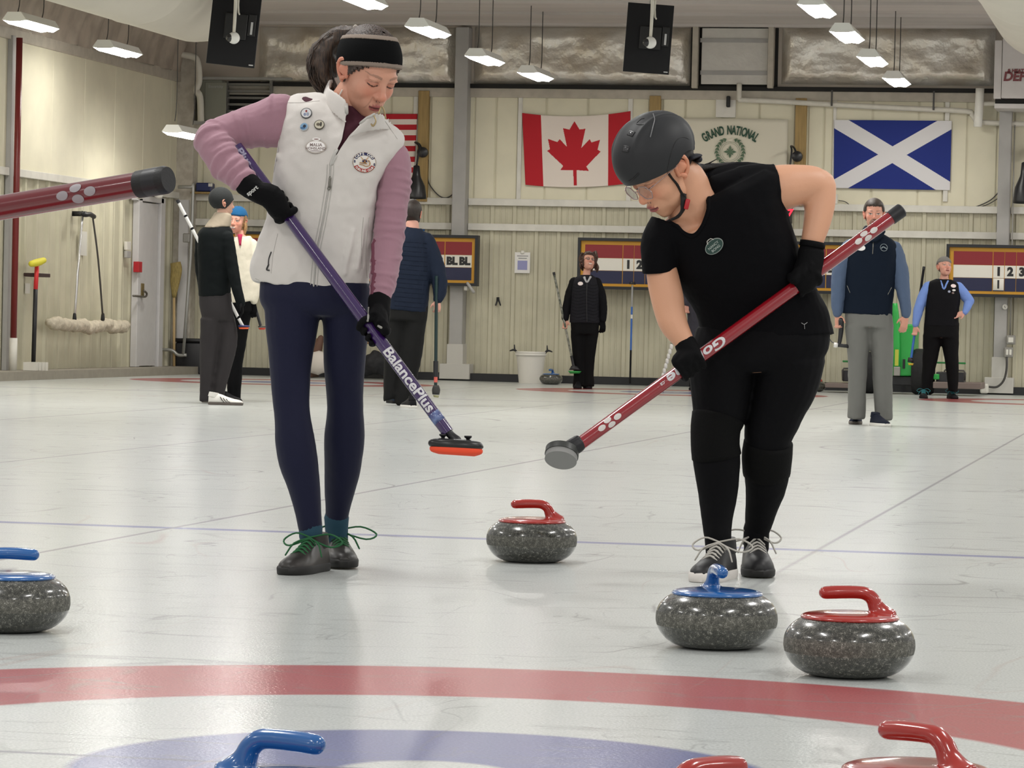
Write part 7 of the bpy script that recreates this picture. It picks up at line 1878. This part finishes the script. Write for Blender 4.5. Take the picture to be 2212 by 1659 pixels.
# ------------------------------------------------------------------ background brooms
def bbroom(mp, pts, r, m_, label, head=None, mhead=None, mpad=None, pad=None, segs=None):
    A, B = mp(pts[0]), mp(pts[-1]); root = empty('curling_broom', B, label, 'broom')
    bm = bmesh.new(); tube(bm, [tuple(A) + (r,), tuple(B) + (r,)], 12, 1, None, 'flat'); finish(bm, 'shaft', m_, root, True, None, 40)
    for t0, t1, mm, rr, nm in (segs or ()):
        bm = bmesh.new(); tube(bm, [tuple(A.lerp(B, t0)) + (r * rr,), tuple(A.lerp(B, t1)) + (r * rr,)], 12, 1, None, 'flat'); finish(bm, nm, mm, root, True, None, 40)
    if head:
        bm = bmesh.new(); slab_rings(bm, head, 20, 2, mp, 2.2); finish(bm, 'brush_plate', mhead or m_black, root)
    if pad:
        bm = bmesh.new(); slab_rings(bm, pad, 20, 2, mp, 2.2); finish(bm, 'pad', mpad, root)
    return root
m_or = mat('pad_orange_small', (226, 92, 48), .6); m_gnp = mat('pad_green', (44, 150, 70), .6); m_ws2 = mat('shaft_white', (216, 214, 210), .3)
mp = pmap(30.9)
bbroom(mp, [(383,432,0), (524,704,0)], .0145, m_ws2, 'white-shafted broom slanting behind the man in the dark beanie', [(515,702,539,703,9,0),(514,706,540,706,10,0)], mat('plate_blue', (52, 58, 110), .5), m_or, [(515,707,538,707,9,0),(517,711,536,711,8,0)],
    [(0, .025, m_black, 1.15, 'end_cap'), (.12, .135, m_dk, 1.02, 'print'), (.22, .235, m_dk, 1.02, 'print')])
bbroom(pmap(31.8), [(549,655,-20), (563,704,-20)], .013, m_black, 'broom with a small red pad held beside the cream coat', [(558,704,574,705,6,-20),(557,707,575,707,7,-20)], None, mat('pad_red', (196, 62, 44), .6), [(558,708,574,708,6,-20),(560,712,572,712,5,-20)])
bbroom(mp5, [(943,596,-24), (941,838,-24)], .0150, mat('shaft_teal_black', (22, 44, 44), .3), 'dark green broom held upright by the man in the navy jacket', [(936,832,948,832,7,-24),(933,842,951,842,9,-24),(934,852,949,853,9,-24)], mat('brush_dark', (44, 44, 42), .7), mat('pad_yellowish', (150, 148, 110), .7), [(935,853,949,854,8,-24),(937,858,947,859,6,-24)], [(.76, .90, m_black, 1.5, 'collar_block'), (.90, .95, mat('coral_band', (206, 96, 84), .5), 1.1, 'band')])
bbroom(mp6, [(1196,588,-10), (1241,800,-12)], .0135, mat('shaft_camouflage', (70, 76, 62), .4, rgb2=(150, 150, 140), vscale=30), 'speckled broom with a green pad held by the curly haired woman', [(1234,790,1247,790,6,-12),(1229,799,1254,800,9,-12)], None, m_gnp, [(1227,801,1256,802,10,-12),(1231,807,1252,807,8,-12)], [(0, .03, m_black, 1.2, 'end_cap'), (.85, .97, m_black, 1.3, 'collar_block')])
bbroom(mp8, [(1996,576,10), (1990,622,4), (1967,782,-12)], .0150, mat('shaft_blue', (36, 92, 172), .35), 'blue-shafted broom held by the woman in the grey hat', [(1962,772,1973,773,6,-12),(1960,782,1974,783,8,-12)], None, mat('pad_yellow', (210, 180, 60), .6), [(1961,784,1974,785,7,-12),(1963,789,1972,789,5,-12)], [(0, .03, m_black, 1.2, 'end_cap'), (.03, .30, m_dk, 1.03, 'grip')])
# brooms leaning on the wall / lying on the ice
mpw = pmap(45.0)
bbroom(mpw, [(1366,616,0), (1361,829,-20)], .0125, mat('shaft_blue2', (40, 96, 178), .35), 'blue and black broom leaning upside down on the wall under a scoreboard', [(1360,609,1372,609,5,0),(1359,614,1373,615,6,0)], None, None, None, [(0, .22, mat('shaft_silver', (150, 150, 148), .35), 1.02, 'upper_shaft'), (.30, .34, m_ws2, 1.04, 'band'), (.66, 1, m_dk, 1.02, 'lower_shaft')])
w = bbroom(pmap(41.0), [(1452,742,0), (1422,846,0)], .012, mat('shaft_dark_green', (36, 84, 66), .4), 'green broom with white balls and an orange pad behind the red broom', [(1416,841,1430,842,6,0),(1408,849,1436,850,9,0)], None, m_or, [(1405,851,1437,852,10,0),(1409,855,1433,856,8,0)])
bm = bmesh.new()
for i in range(7):
    p = pmap(41.0)((1450 - i * 3.0, 749 + i * 10.4, -3)); tube(bm, [tuple(p + Vector((0, 0, -.014))) + (.020,), tuple(p + Vector((0, 0, .014))) + (.020,)], 10, 1)
finish(bm, 'white_markings', m_ws2, w)
# delivery handle hanging from the tall man's hand
r = empty('delivery_handle', mp7((1822, 748, -16)), 'black delivery handle with white-ended crossbar hanging from the tall man', 'handle')
bm = bmesh.new(); tube(bm, [(1817,692,-16,6,6),(1817,712,-16,5.5,5.5),(1814,736,-16,4.5,4.5),(1812,744,-16,4)], 12, 3, mp7); finish(bm, 'grip', m_lampb, r)
bm = bmesh.new(); tube(bm, [(1803,745,-16,4),(1842,749,-16,4)], 12, 1, mp7, 'flat'); finish(bm, 'crossbar', m_black, r)
for a, b_ in (((1801,745),(1810,746)), ((1836,748),(1846,749))):
    bm = bmesh.new(); tube(bm, [(a[0],a[1],-16,5.2),(b_[0],b_[1],-16,5.2)], 12, 1, mp7, 'flat'); finish(bm, 'bar_end', m_ws2, r)
bm = bmesh.new(); tube(bm, [(1803,741,-14,1.2),(1796,738,-10,1.2),(1790,728,-6,1.2)], 6, 3, mp7); finish(bm, 'cord', m_cable, r)
